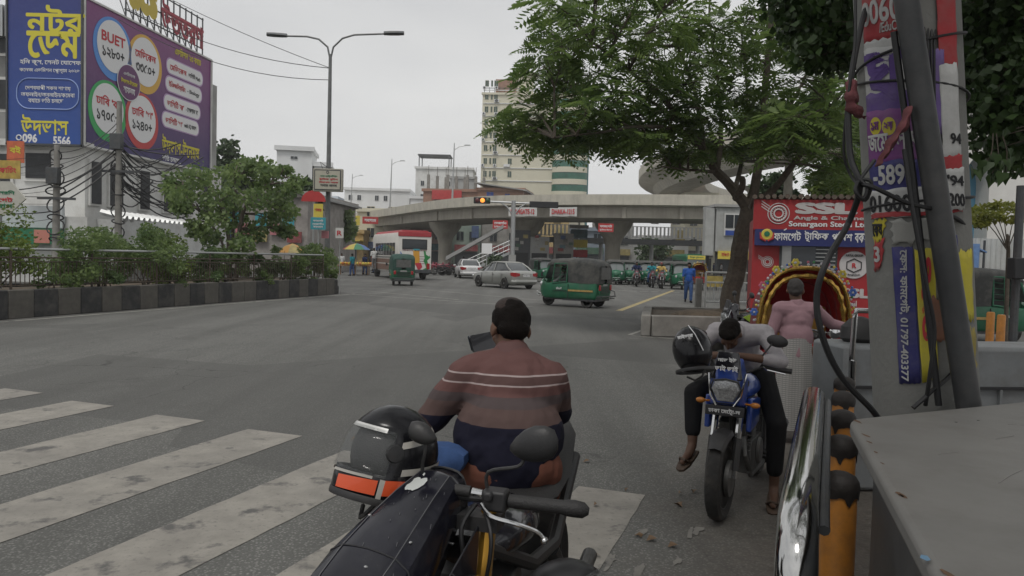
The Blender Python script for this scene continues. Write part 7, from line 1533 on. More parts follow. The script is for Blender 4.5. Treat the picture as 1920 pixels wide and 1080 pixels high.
# ================================================================== helmets
def helmet(label, loc, rot, shell, accents=True, visor=True):
    t = thing('helmet', label, 'helmet', loc); t.rotation_euler = rot
    # front is +Y; opening between brow and chin bar
    b = MB(); n = 30; rings = []
    def prof(a, z):                                   # outline radius of a full-face shell at height z
        k = math.sqrt(max(0.,1-(max(z,0)/.150)**2)) if z > 0 else 1-(.10 if visor else .38)*(z/-.13)**2
        x = .122*k*math.cos(a); y = .145*k*math.sin(a); 
        if z < 0 and math.sin(a) > 0: y *= 1+.16*(-z/.13)*math.sin(a)
        return (x, y-.01, z)
    zs = [-.135,-.12,-.095,-.06,-.045,0,.035,.06,.085,.11,.128,.142,.1495]
    V_ = [prof(2*PI*j/n, z) for z in zs for j in range(n)]; F_ = []
    for i in range(len(zs)-1):
        for j in range(n):
            a = 2*PI*(j+.5)/n
            if visor and -.06 <= zs[i] < .06 and math.sin(a) > .25: continue
            F_.append((i*n+j,i*n+(j+1)%n,(i+1)*n+(j+1)%n,(i+1)*n+j))
    F_.append(tuple(range((len(zs)-1)*n,len(zs)*n))); b.add(V_,F_); o = b.build('shell', shell, t, sharp=60); k = o.modifiers.new('th','SOLIDIFY'); k.thickness = .012; k.offset = -1
    b = MB(); b.ell((0,-.01,.0),(.108,.125,.132),0,None,20,12,-.75,1); b.build('lining', M_SEAT, t)
    if visor:
        b = MB(); aa = np.linspace(math.asin(.18),PI-math.asin(.18),20); V_ = []
        for z in (-.066,-.02,.03,.068):
            for a in aa: x,y,_ = prof(a,max(z,0.) if z > 0 else z); V_.append((x*1.05,(y+.01)*1.05-.008,z))
        m_ = len(aa); b.add(V_,[(i*m_+j,i*m_+j+1,(i+1)*m_+j+1,(i+1)*m_+j) for i in range(3) for j in range(m_-1)]); o = b.build('visor', mat('visor_clear',(.20,.21,.21),.05,alpha=.14,spec=.8), t, sharp=80); k = o.modifiers.new('th','SOLIDIFY'); k.thickness = .003
        for s in (-1,1): b = MB(); b.lathe([(.0001,.014),(.024,.012),(.028,0)],16,0,Matrix.Translation((s*.119,.01,.01)) @ Matrix.Rotation(s*PI/2,4,'Y')); b.build('visor_pivot', M_BLACKPL, t)
    b = MB(); b.ring((0,-.005,-.135),1,.01,30,0); b.v = [((x)*.118,(y)*.148-.005,z*1.0) if True else 0 for x,y,z in b.v]; b.build('rim_trim', M_BLACKPL, t)
    b = MB(); b.tube([(-.08,.0,-.12),(-.05,.03,-.18),(.0,.03,-.2),(.05,.02,-.17)],.007,5); b.build('chin_strap', M_SEAT, t)
    if accents:
        def patch(a0,a1,za,zb,m_,name):
            b = MB(); L_ = 8; V_ = []
            for z in np.linspace(0,1,4):
                for k in range(L_+1):
                    f = k/L_; a = a0+(a1-a0)*f; zz = (za[0]+(za[1]-za[0])*f)*(1-z)+(zb[0]+(zb[1]-zb[0])*f)*z; x,y,_ = prof(a,zz); V_.append((x*1.03,(y+.01)*1.03-.01,zz))
            b.add(V_,[(i*(L_+1)+k,i*(L_+1)+k+1,(i+1)*(L_+1)+k+1,(i+1)*(L_+1)+k) for i in range(3) for k in range(L_)]); b.build(name,m_,t,sharp=80)
        OR, SI = mat('helmet_orange',(.68,.09,.025),.35,coat=.5), mat('helmet_silver',(.42,.40,.36),.35,coat=.4)
        patch(R(24),R(156),(.060,.060),(.073,.073),mat('visor_white',(.55,.55,.53),.3),'visor_edge')
        for s in (0,1):
            f = (lambda a: a) if not s else (lambda a: PI-a)
            patch(f(R(70)),f(R(18)),(-.085,-.075),(-.122,-.118),OR,'orange_patch'); patch(f(R(10)),f(R(-25)),(-.07,-.055),(-.115,-.10),OR,'orange_patch')
            patch(f(R(16)),f(R(10)),(-.07,-.07),(-.13,-.125),SI,'silver_stripe'); patch(f(R(-5)),f(R(-75)),(-.03,.02),(-.05,.0),SI,'silver_stripe'); patch(f(R(2)),f(R(-60)),(.045,.11),(.025,.09),SI,'silver_stripe'); patch(f(R(85)),f(R(25)),(-.070,-.066),(-.078,-.074),SI,'silver_stripe')
    return t
helmet('black full face helmet with orange and silver patches hung on the near motorcycle', D(728,850,2.26), (R(17),R(8),R(112)), M_HELM)
helmet('second black helmet with its clear visor, low at the bottom edge beside the near handlebar', D(1075,1150,2.0), (R(38),R(-6),R(-120)), mat('satin_black',(.012,.012,.013),.38,dirt=(.08,.08,.08),df=.2,ds=12), False)
hm = helmet('black helmet with white scribbled lettering hung on the blue motorcycle\'s mirror', D(1297,655,4.72), (R(10),R(14),R(150)), M_HELM, False, False)
b = MB(); text(b,bn('রাইডার'),basis((-.02,.152,.065),(-1,0,0),(0,-.35,1)),.03,0,.03,.10); b.tube([(-.02,.06,.145),(-.07,.11,.075),(-.10,.09,-.03)],.003,5); b.build('scribble', M_WINK, hm)

# ================================================================== near black motorcycle with nose fairing
nb = thing('motorcycle','glossy black sport motorcycle with nose fairing and chrome lever, nearest the camera','motorcycle',(-.03,2.55,0),R(164.3))
BARS = Matrix.Identity(4); COWL = Matrix.Translation((0,.45,0)) @ Matrix.Rotation(R(-14.3),4,'Z') @ Matrix.Translation((0,-.45,0))
def cowl(o): o.matrix_local = COWL; return o
def swing(o): o.matrix_local = BARS; return o
wheel(nb,(0,.62,.30),.30,.11,rr=.72,rim=M_BLACKPL,spokes=6,name='front_wheel'); wheel(nb,(0,-.70,.30),.30,.14,rr=.70,rim=M_BLACKPL,spokes=6,name='rear_wheel')
GOLDF = mat('fork_gold',(.55,.30,.05),.3,.8)
b = MB()
for s in (-1,1): b.tube([(s*.10,.62,.30),(s*.10,.53,.56)],.03,10,1); b.tube([(s*.10,.53,.56),(s*.10,.42,.98)],.024,10,0)
b.box((0,.44,.95),(.28,.08,.04),1); b.box((0,.49,.76),(.26,.07,.05),1); b.build('fork', [GOLDF, M_BLACKPL], nb)
b = MB(); b.loft([[(math.cos(a)*hw,y,zc+math.sin(a)*hz*(1 if math.sin(a) > 0 else .6)) for a in np.linspace(0,2*PI,18,endpoint=False)] for y,hw,zc,hz in ((.34,.08,.80,.06),(.24,.13,.80,.10),(.08,.15,.79,.11),(-.1,.13,.77,.09),(-.2,.09,.76,.05))]); b.build('tank', M_GLOSS, nb)
b = MB(); b.loft([[(math.cos(a)*hw,y,z+math.sin(a)*hz) for a in np.linspace(0,2*PI,14,endpoint=False)] for y,hw,z,hz in ((-.14,.09,.80,.04),(-.3,.15,.80,.05),(-.55,.15,.82,.05),(-.9,.10,.90,.05),(-1.02,.05,.92,.03))]); b.build('seat', M_SEAT, nb)
b = MB(); b.box((0,.02,.40),(.30,.46,.34)); b.box((0,.2,.58),(.24,.24,.24),0,(-.3,0,0)); b.tube([(-.1,.3,.5),(-.14,.2,.2),(-.16,-.3,.24),(-.2,-.8,.4)],.035,8); b.build('engine', M_ENG, nb, bevel=.015)
b = MB(); 
for s in (-1,1): b.tube([(s*.05,.40,.86),(s*.15,.1,.70),(s*.14,-.3,.62),(s*.10,-.9,.80)],.024,8); b.tube([(s*.13,-.3,.6),(s*.11,-.7,.30)],.03,8)
b.build('frame', M_BLACKPL, nb)
# fairing: hollow creased cowl from bar to nose
def fring(y,hw,zt,zb,sh):
    q = [(-1.,0.),(-1.04,.30),(-1.0,.58),(-.88,.82),(-.60,.955),(-.30,.985),(0.,1.),(.30,.985),(.60,.955),(.88,.82),(1.0,.58),(1.04,.30),(1.,0.)]
    return [(sh+.018+hw*a*1.06,y,zb+(zt-zb)*c+.02) for a,c in q]
FR = [fring(*a) for a in ((.40,.072,1.050,.93,.045),(.46,.080,1.054,.90,.045),(.56,.102,1.022,.84,.04),(.66,.122,.980,.79,.035),(.76,.136,.930,.76,.03),(.84,.135,.880,.73,.03),(.90,.115,.835,.70,.03),(.935,.08,.79,.69,.03),(.945,.04,.75,.69,.03))]
b = MB(); b.loft(FR,closed=False); o = cowl(b.build('nose_fairing', mat('fairing_gloss',(.007,.007,.013),.2,spec=.4,coat=.12,var=.3,vs=7,dirt=(.09,.09,.09),df=.12,ds=22), nb, sharp=24)); k = o.modifiers.new('th','SOLIDIFY'); k.thickness = .006; k.offset = -1
b = MB()                                              # fruit-shaped sticker near the upper edge
ap = [(0,.30),(.12,.40),(.32,.42),(.46,.30),(.40,.16),(.40,-.02),(.50,-.14),(.40,-.36),(.24,-.50),(.10,-.45),(0,-.47),(-.10,-.45),(-.24,-.50),(-.42,-.32),(-.52,-.02),(-.48,.26),(-.32,.42),(-.14,.40)]
def on_cowl(x, y):
    i = max(0,min(len(FR)-2,[j for j in range(len(FR)) if FR[j][0][1] <= y][-1])); y0_, y1_ = FR[i][0][1], FR[i+1][0][1]; f = (y-y0_)/(y1_-y0_)
    A = [tuple(a+(c-a)*f for a, c in zip(p, q)) for p, q in zip(FR[i],FR[i+1])]
    for p, q in zip(A,A[1:]):
        if p[0] <= x <= q[0]: g = (x-p[0])/max(q[0]-p[0],1e-6); return V(x,y,p[2]+(q[2]-p[2])*g)
    return V(*A[0])
ST = mat('sticker_pale',(.50,.52,.50),.4)
pts = [on_cowl(.078+x*.052, .525-yy*.070)+V(.0,0,.003) for x, yy in ap]; b.add(pts+[sum(pts,V(0,0,0))/len(pts)+V(0,0,.003)],[(i,(i+1)%len(pts),len(pts)) for i in range(len(pts))])
lf = [on_cowl(.078+x*.052,.525-yy*.070)+V(0,0,.004) for x, yy in ((.0,.50),(.05,.66),(.20,.74),(.17,.58))]; b.add(lf,[(0,1,2,3)]); cowl(b.build('fruit_sticker', ST, nb))
b = MB()
for i in range(18):
    y = random.uniform(.44,.80); x = random.uniform(-.06,.1); q = on_cowl(x,y)+V(0,0,.0022); L_ = random.uniform(.004,.014); q2 = on_cowl(x+L_*.5,y-L_)+V(0,0,.0022); b.tube([q,q2],.0007,4)
cowl(b.build('scratch', mat('scratch_grey',(.13,.13,.135),.6), nb))
for k_ in (4,8):
    b = MB(); b.tube([V(*FR[i][k_])+V(0,0,.001) for i in range(1,len(FR)-1)],.0016,5); cowl(b.build('panel_seam', mat('seam_grey',(.10,.10,.105),.35), nb))
b = MB(); b.tube([V(*p)+V(0,0,.001) for p in FR[4][2:11]],.0022,5); cowl(b.build('panel_seam', M_INK, nb))
for x_, y_ in ((-.055,.50),(-.04,.70),(.13,.66),(.02,.80)):
    b = MB(); b.ell(on_cowl(x_,y_),(.006,.006,.004),0,None,8,5); cowl(b.build('bolt', M_CHROME, nb))
b = MB(); b.tube([on_cowl(x,.402)+V(0,0,.002) for x in np.linspace(-.03,.118,10)],.004,6); cowl(b.build('fairing_edge', M_BLACKPL, nb))
b = MB(); b.ell((.03,.905,.80),(.10,.06,.055),0,(-.6,0,0)); cowl(b.build('headlight', M_LAMPG, nb))
for s in (-1,1):
    b = MB(); b.loft([[(.03+s*x,y,z) for x,y,z in ((.115,.45,.95),(.14,.50,.80),(.155,.74,.72),(.145,.72,.82))],[(.03+s*(x+.006),y,z) for x,y,z in ((.115,.45,.95),(.14,.50,.80),(.155,.74,.72),(.145,.72,.82))]])
    cowl(b.build('side_cowl', M_GLOSS, nb, bevel=.003))
b = MB(); b.ell((-.12,.62,.82),(.045,.05,.045)); b.build('side_lamp', M_CHROME, nb)
b = MB(); b.loft([[(x,y,z) for x,y,z in ((-.11,.40,.72),(-.16,.42,.70),(-.19,.36,.45),(-.14,.33,.42))],[(x,y-.10,z) for x,y,z in ((-.10,.40,.74),(-.15,.40,.72),(-.18,.36,.45),(-.13,.33,.42))]]); b.build('red_panel', mat('panel_red',(.22,.015,.018),.35,coat=.4), nb, bevel=.006)
# bars: local -x shows at the right of the picture
b = MB(); b.tube([(.30,.30,1.0),(.16,.42,1.01),(.0,.45,1.015),(-.10,.445,1.015),(-.37,.405,1.0)],.0125,10); hb = swing(b.build('handlebar', M_BLACKPL, nb))
b = MB(); b.tube([(-.16,.435,1.012),(-.31,.415,1.005),(-.325,.413,1.004)],[.019,.020,.023],14); b.tube([(-.325,.413,1.004),(-.345,.41,1.003),(-.37,.406,1.0),(-.385,.404,.998)],[.023,.024,.022,.010],14)
b.build('grip', M_SEAT, hb); b = MB(); b.tube([(.20,.39,1.0),(.31,.29,1.0)],.020,12); b.build('grip', M_SEAT, hb)
b = MB(); b.box((-.125,.445,1.015),(.07,.055,.06)); b.box((-.11,.47,1.03),(.03,.03,.03)); b.build('switch_box', M_BLACKPL, hb, bevel=.008)
b = MB(); b.tube([(-.05,.45,1.03),(.03,.46,1.035)],.017,12,0); b.tube([(-.055,.45,1.03),(-.085,.447,1.028)],.012,10,1); b.build('reservoir', [M_SEAT, M_CHROME], hb)
b = MB(); b.tube(sm([(-.09,.47,1.005),(-.13,.50,.985),(-.20,.505,.975),(-.255,.49,.955),(-.275,.485,.935)],4),.0065,8); b.ell((-.278,.484,.930),(.011,.011,.011)); b.build('brake_lever', M_CHROME, hb)
b = MB(); b.tube(sm([(-.07,.46,1.0),(-.05,.52,.95),(-.06,.52,.85),(-.02,.48,.75)],4),.007,7); b.tube(sm([(-.10,.47,.99),(-.14,.53,.93),(-.12,.52,.80),(-.06,.48,.70)],4),.006,7); b.tube(sm([(.0,.47,1.0),(.02,.52,.97),(.07,.5,.9)],4),.008,7); b.build('cable', M_CABLE, hb)
for x, ex, ez in ((-.10,-.205,-.045),(.10,.088,-.03)):
    b = MB(); b.tube(sm([(x,.44,1.03),(x,.445,1.09),(ex*.85+x*.15,.455,1.14+ez*.5),(ex,.45,1.185+ez)],4),.0055,7); swing(b.build('mirror_stem', M_BLACKPL, nb))
    b = MB(); s_ = -1 if x < 0 else 1
    kk = 1. if x < 0 else .62; b.loft([[(ex+s_*u*.098*kk-s_*.015, .45+.028*math.cos(a)*w_+.0, 1.185+.03*kk+ez+.014*u+math.sin(a)*hh*kk*(1.0 if math.sin(a) > 0 else .72)) for a in np.linspace(0,2*PI,20,endpoint=False)] for u,w_,hh in ((-.25,.25,.010),(-.1,.6,.030),(.15,.9,.050),(.45,1,.060),(.75,1,.058),(1.0,.8,.046),(1.12,.3,.020))]); swing(b.build('mirror', M_BLACKPL, nb, sharp=60))
# ================================================================== fence furniture at the right
fx = lambda k: V(1.24+.27*k, 2.75+.60*k, 0)
M_ORNG = mat('bollard_orange',(.50,.20,.03),.5,var=.15,vs=8,dirt=(.10,.07,.05),df=.45,ds=9)
M_TAR = mat('tar_black',(.020,.016,.014),.65,var=.3,vs=20,bump=.4,bs=35)
for k in range(5):
    t = thing('bollard',('orange bollard with a black domed cap, nearest the camera beside the chrome rail','orange bollard with a black dripping cap, second behind the chrome rail','orange bollard with black cap, third in the row by the grey cabinet','orange bollard with black cap, fourth in the row','orange bollard with black cap at the far end of the row')[k],'bollard',fx(k),0,'orange bollards along the fence')
    b = MB(); b.lathe([(.062,0),(.062,.87),(.060,.88)],20); b.build('post', M_ORNG, t)
    b = MB(); n = 44; ph = random.uniform(0,6); top = [(.069,.868),(.070,.882),(.067,.902),(.055,.922),(.030,.934),(.0005,.937)]
    V_ = [(.0665*math.cos(2*PI*j/n),.0665*math.sin(2*PI*j/n),.858-.010*abs(math.sin(j*.43+ph))-max(0,math.sin(j*.29+ph*2)*math.sin(j*.71+ph))**2*.045-random.uniform(0,.003)) for j in range(n)]
    V_ += [(r*math.cos(2*PI*j/n),r*math.sin(2*PI*j/n),z) for r,z in top for j in range(n)]
    b.add(V_,[(i*n+j,i*n+(j+1)%n,(i+1)*n+(j+1)%n,(i+1)*n+j) for i in range(len(top)) for j in range(n)]); b.build('cap', M_TAR, t, sharp=60)
cr_ = thing('chrome_rail','thick chrome crash rail curving down at its near end beside the orange bollards','rail',(0,0,0))
pth = sm([(1.62,3.95,1.0),(1.30,3.2,1.0),(1.0,2.5,.995),(.86,2.17,.985),(.80,2.02,.95),(.775,1.955,.87),(.765,1.935,.7),(.765,1.935,.3),(.765,1.935,0)],5)
b = MB(); b.tube(pth,.056,24); b.build('pipe', mat('stainless',(.55,.55,.54),.10,1.,dirt=(.25,.23,.2),df=.18,ds=8,bump=.04,bs=14), cr_, sharp=60)
b = MB(); b.tube([(1.615,3.94,0),(1.615,3.94,.95)],.05,16); b.build('end_post', M_STEELD, cr_)
b = MB(); b.tube([p+V(.068,-.02,-.02) for p in pth[:18]],.016,8); b.build('back_rail', M_STEELD, cr_)
# grey steel cabinet
gc = thing('steel_cabinet','grey sheet steel cabinet with a slightly overhanging rounded top, nearest the camera','cabinet',(0,0,0))
M_GREY = mat('cabinet_grey',(.165,.160,.150),.5,var=.10,vs=2.5,dirt=(.085,.075,.065),df=.5,ds=4,bump=.22,bs=6)
tp4 = [(1.12,2.44),(2.42,3.07),(2.35,.9),(.62,.95)]
def rpoly(P_, r, n=5):
    o = []; k = len(P_)
    for i in range(k):
        a, c, d = Vector(P_[i-1]), Vector(P_[i]), Vector(P_[(i+1)%k]); p, q = c+(a-c).normalized()*r, c+(d-c).normalized()*r
        for j in range(n+1): t = j/n; o.append(tuple(p*(1-t)**2+c*2*t*(1-t)+q*t*t))
    return o
b = MB(); b.prism(rpoly(tp4,.05),.055,0,None,1.145); b.build('top', M_GREY, gc, bevel=.02, seg=3)
b = MB(); b.prism([(1.24,2.36),(2.36,2.92),(2.3,.9),(.76,.95)],1.0,0,None,.145); b.build('side_panel', mat('cabinet_side',(.24,.245,.245),.5,var=.08,vs=3,dirt=(.12,.11,.1),df=.35,ds=4), gc)
b = MB(); b.prism([(1.19,2.40),(1.24,2.37),(.76,.96),(.70,.96)],1.0,0,None,.143); b.build('corner_strip', M_STEELD, gc)
b = MB()
for p in ((1.3,2.3),(2.2,2.7),(.85,1.0),(2.2,1.0)): b.box((p[0],p[1],.07),(.08,.08,.14))
b.build('plinth', M_STEELD, gc)
M_PEEL = mat('peel_blue',(.12,.22,.32),.5)
b = MB(); b.prism([(0,0),(.02,.01),(.03,.05),(.01,.06),(-.01,.03)],.001,0,Matrix.Translation(G(1738,1052,1.2004)) @ Matrix.Scale(.45,4)); b.build('paint_chip', M_PEEL, gc)
b = MB()
for i in range(14): p = V(random.uniform(1.0,2.1),random.uniform(1.3,2.5),1.201); s_ = random.uniform(.002,.005); b.prism([(p.x+s_*math.cos(a),p.y+s_*math.sin(a)*.7) for a in np.linspace(0,6.28,7,endpoint=False)],.001,0,None,1.2004)
b.build('grit', M_STEELD, gc)
b = MB()
for i in range(20):
    p = V(random.uniform(1.0,2.1),random.uniform(1.2,2.5),1.2012); a = random.uniform(-.5,.9); L_ = random.uniform(.03,.22); d = V(math.cos(a),math.sin(a),0)
    if p.x < 1.0+.4*(p.y-1.2)-.2: continue
    b.tube([p,p+d*L_*.5+V(0,random.uniform(-.006,.006),0),p+d*L_],.0008,4)
b.build('scratch', mat('bare_scratch',(.27,.26,.25),.5,.3), gc)
b = MB()
for i in range(9):
    f = random.random(); p = V(1.12,2.44,1.2)*(1-f)+V(.62,.95,1.2)*f+V(.022,.0,.0006); s_ = random.uniform(.006,.016); q = [random.uniform(.5,1.2) for _ in range(8)]
    b.add([tuple(p+V(s_*.6*math.cos(k*PI/4)*q[k],s_*2*math.sin(k*PI/4)*q[k],0)) for k in range(8)],[tuple(range(8))])
b.build('edge_wear', mat('rust_brown',(.10,.055,.03),.8,var=.3,vs=60), gc)
# long grey barrier behind the pole
gb_ = thing('grey_barrier','long grey steel barrier box standing behind the concrete pole','barrier',(2.50,5.55,0),R(6))
b = MB(); b.box((1.6,.25,.56),(3.2,.5,1.1)); b.build('box', mat('barrier_grey',(.17,.18,.185),.55,var=.15,vs=3,dirt=(.085,.07,.055),df=.6,ds=2.2,bump=.2,bs=8), gb_, bevel=.03)
b = MB(); b.box((1.6,-.012,.80),(3.1,.03,.02)); b.box((1.6,-.012,.35),(3.1,.03,.02)); b.build('seam', M_INK, gb_)
b = MB(); b.tube([(.05,.0,1.0),(.05,-.02,1.32),(.10,.05,1.37),(.6,.1,1.36),(.65,.1,1.1)],.02,8); b.tube([(.05,-.03,1.0),(.05,-.03,.5)],.02,8); b.build('chrome_guard', M_CHROME, gb_)
for i in range(7): b = MB(); b.box((.35+.45*i,-.016,.58),(.02,.03,.42)); b.build('stiffener', MATS['barrier_grey'], gb_)
b = MB(); b.loft([[(math.cos(a)*rx,math.sin(a)*ry,z) for a in np.linspace(0,2*PI,16,endpoint=False)] for z,rx,ry in ((0,.12,.09),(.03,.15,.12),(.12,.14,.11),(.18,.08,.06),(.2,.02,.02))]); tag(b.build('black_bag', M_SEAT, loc=(2.74,5.85,1.11)), 'black rounded bag on the grey barrier beside the concrete pole','bag')
for k, (px, py, dd) in enumerate(((1858,585,10),(1878,590,9.6))):
    c = D(px,py,dd); t = thing('bollard',('plain orange bollard in front of the dark green auto rickshaw, left one','plain orange bollard in front of the dark green auto rickshaw, right one')[k],'bollard',(c.x,c.y,0)); b = MB(); b.lathe([(.05,0),(.05,c.z-.02),(.04,c.z),(.001,c.z)],16); b.build('post', M_ORNG, t); b = MB(); b.lathe([(.09,0),(.09,.03),(.05,.035)],14); b.build('base_plate', M_STEELD, t)
c = D(1908,470,15); t = thing('signal_post','dark slim post with a small black signal box near the right edge','post',(c.x,c.y,0)); b = MB(); b.tube([(0,0,0),(0,0,3.4)],.08,10); b.build('post', M_STEELD, t); b = MB(); b.box((.05,-.12,1.75),(.5,.25,.42)); b.build('box', M_INK, t, bevel=.02)

# ================================================================== concrete utility pole with posters, pipe and cables
PX0, PX1 = V(1.66,3.22,0), V(1.80,3.22,0)             # axis leans a little
PB, PT = V(1.915,3.22,0), V(1.506,3.22,4.2)
def axis(z): return PB.lerp(PT, z/4.2)
def prad(z): return .208-.002*z
cp_ = thing('concrete_pole','fat concrete utility pole plastered with torn posters beside the grey cabinet','pole',(0,0,0))
b = MB(); n = 40; b.loft([[tuple(axis(z)+V(prad(z)*math.cos(2*PI*j/n),prad(z)*math.sin(2*PI*j/n),0)) for j in range(n)] for z in np.linspace(0,7.5,26)]); b.build('shaft', mat('pole_concrete',(.195,.195,.182),.85,var=.16,vs=7,dirt=(.13,.125,.115),df=.6,ds=3.5,bump=.4,bs=40), cp_, sharp=60)
def pole_uv(px, py):                                  # photo pixel -> (arc length u, height z) on the pole
    d = 3.02
    for _ in range(12):
        p = D(px,py,d); c = axis(p.z); r = prad(p.z); q = max(-.985,min(.985,(p.x-c.x)/r)); d = .5*d+.5*(3.22-r*math.sqrt(1-q*q))
    return math.asin(q)*r, p.z
def pole_pt(u, z, h=0.): c = axis(z); R_ = prad(z); a = u/R_; return c + V(math.sin(a)*(R_+h), -math.cos(a)*(R_+h), 0)
LAY = [0]
def poster(pix, m_, name='poster', torn=.003, nx=10, ny=8, lay=None):
    """pix: four photo corners (tl,tr,br,bl); a thin curved sheet pasted on the pole with ragged edges"""
    LAY[0] += 1; h = .0022+.0011*(LAY[0] % 14)
    tl, tr, br, bl = [pole_uv(*p) for p in pix]; V_ = []
    for i in range(ny+1):
        for j in range(nx+1):
            f, g = j/nx, i/ny; u = (tl[0]*(1-f)+tr[0]*f)*(1-g)+(bl[0]*(1-f)+br[0]*f)*g; z = (tl[1]*(1-f)+tr[1]*f)*(1-g)+(bl[1]*(1-f)+br[1]*f)*g
            if i in (0,ny): z += random.uniform(-torn,torn)*2
            if j in (0,nx): u += random.uniform(-torn,torn)
            V_.append(pole_pt(u,z,h+.0008*math.sin(j*1.3+i)*(.5)))
    b = MB(); b.add(V_,[(i*(nx+1)+j,i*(nx+1)+j+1,(i+1)*(nx+1)+j+1,(i+1)*(nx+1)+j) for i in range(ny) for j in range(nx)]); o = b.build(name,m_,cp_,sharp=80); k = o.modifiers.new('th','SOLIDIFY'); k.thickness = .0008
    o['h'] = h; return o
def ptext(o, tx, x0, x1, y0, y1, m_, bold=.025, rot=False, name='lettering'):
    """letters inside the photo box on the pole surface"""
    (ua, za), (ub, zb) = pole_uv(x0,y0), pole_uv(x1,y1); h = o['h']+.0015
    b = MB(); uc, zc = (ua+ub)/2, (za+zb)/2
    if rot: xf = lambda p: pole_pt(uc+p[1]+ (p[0])*-.035, zc-p[0], h+p[2]-.001); text(b,tx,None,abs(ub-ua),0,bold,abs(za-zb),xf=xf,step=.00015)
    else: xf = lambda p: pole_pt(uc+p[0],zc+p[1]+.0*p[0],h+p[2]-.001); text(b,tx,None,abs(za-zb),0,bold,abs(ub-ua),xf=xf,step=.00015)
    b.build(name,m_,o)
def paper(n, c, **k): return mat('paper_'+n, c, .75, var=.12, vs=9, dirt=k.get('dirt',(.22,.20,.18)), df=k.get('df',.35), ds=7, bump=.35, bs=18)
P_RED, P_WHITE, P_PURP, P_NAVY, P_YEL, P_PLUM = paper('red',(.34,.035,.04)), paper('white',(.46,.46,.45)), paper('purple',(.10,.055,.22)), paper('navy',(.035,.035,.15)), paper('yellow',(.50,.43,.04)), paper('plum',(.17,.05,.19))
o = poster(((1612,-30),(1700,-30),(1702,72),(1616,84)),P_RED); ptext(o,'0060',1618,1690,8,36,P_WHITE); ptext(o,'/EduCare',1650,1700,44,54,P_WHITE,.015)
o = poster(((1613,82),(1704,66),(1706,112),(1617,122)),P_WHITE)
o = poster(((1618,95),(1712,82),(1716,190),(1622,200)),P_WHITE)
o2 = poster(((1620,178),(1752,168),(1756,262),(1624,268)),P_PURP); ptext(o,'ঘ',1622,1706,104,186,P_PURP,.05)
o = poster(((1622,210),(1752,204),(1758,305),(1627,312)),P_PLUM)
for cx, tx in ((1644,'১ম'),(1668,'২য়')):
    u, z = pole_uv(cx,237); b = MB(); h = o['h']+.0012; n = 20; b.add([pole_pt(u,z,h)]+[pole_pt(u+.027*math.cos(2*PI*i/n),z+.037*math.sin(2*PI*i/n),h) for i in range(n)],[(0,1+i,1+(i+1)%n) for i in range(n)]); b.build('yellow_disc',P_YEL,o)
    b = MB(); text(b,tx,None,.036,0,.03,.036,xf=lambda p,u=u,z=z,h=h: pole_pt(u+p[0],z+p[1],h+.0012+p[2]-.001),step=.00015); b.build('lettering',P_PLUM,o)
ptext(o,bn('জমে.. সাম'),1632,1722,252,280,P_WHITE,.02)
o = poster(((1627,305),(1758,298),(1764,368),(1630,374)),P_NAVY); ptext(o,'-5899',1641,1717,312,345,P_WHITE,.03)
o = poster(((1628,358),(1766,350),(1768,404),(1631,410)),P_WHITE); ptext(o,'01600-',1632,1722,368,397,M_INK,.03)
o = poster(((1630,402),(1768,396),(1768,404),(1631,411)),P_RED)
o = poster(((1752,-30),(1785,-30),(1790,135),(1757,140)),P_RED); o = poster(((1740,95),(1765,95),(1769,250),(1746,255)),paper('violet',(.14,.09,.26)))
o = poster(((1757,125),(1788,118),(1796,300),(1764,310)),P_WHITE); ptext(o,'94',1776,1795,250,272,M_INK,.03)
o = poster(((1764,294),(1797,290),(1798,318),(1765,322)),P_RED); o = poster(((1765,318),(1800,314),(1802,392),(1767,398)),P_WHITE); ptext(o,"'94",1770,1799,328,350,M_INK,.03); ptext(o,'-200',1766,1801,362,388,M_INK,.03)
o = poster(((1767,392),(1802,388),(1803,397),(1768,402)),P_RED)
o = poster(((1630,412),(1662,408),(1656,450),(1634,456)),P_YEL,torn=.008); ptext(o,bn('ক্ষে'),1633,1657,420,444,M_INK,.03)
o = poster(((1636,455),(1658,450),(1654,500),(1642,506)),P_RED,torn=.008); ptext(o,'3',1641,1653,462,492,P_WHITE,.03)
o = poster(((1674,464),(1712,462),(1728,718),(1688,720)),P_NAVY,torn=.002); ptext(o,bn('ফেস: ফার্মগেট,')+' 01797-403377',1682,1714,468,716,P_WHITE,.025,True)
o = poster(((1714,468),(1752,464),(1758,712),(1729,716)),P_YEL,torn=.002); ptext(o,'৪৫০',1722,1750,480,640,M_RINK,.05,True)
o = poster(((1792,470),(1818,470),(1822,600),(1798,604)),P_YEL,torn=.006); o = poster(((1776,440),(1792,440),(1796,540),(1780,540)),P_NAVY,torn=.004)
o = poster(((1672,414),(1742,410),(1744,452),(1676,458)),paper('grey',(.30,.30,.28)),torn=.009)
o = poster(((1736,560),(1770,556),(1772,640),(1740,645)),paper('rust',(.22,.10,.06)),torn=.01); o = poster(((1800,620),(1822,620),(1826,720),(1806,724)),paper('ochre',(.30,.24,.06)),torn=.012)
for z, t_ in ((2.62,.25),(2.44,-.12),(1.98,.1)): b = MB(); b.tube([pole_pt(u,z+t_*u,.012) for u in np.linspace(-.36,.36,18)],.006,6); b.build('binding_wire', M_CABLE, cp_)
lpipe = thing('steel_pipe','dark steel pipe leaning against the concrete pole','pipe',(0,0,0)); a, c = D(1690,-60,2.9), D(1822,800,2.88)
b = MB(); b.tube([c+(c-a)*.34, c, a, a-(c-a)*.3],.045,20); b.build('tube', mat('pipe_grey',(.048,.050,.052),.5,.3,var=.2,vs=5,dirt=(.14,.13,.12),df=.35,ds=4), lpipe)
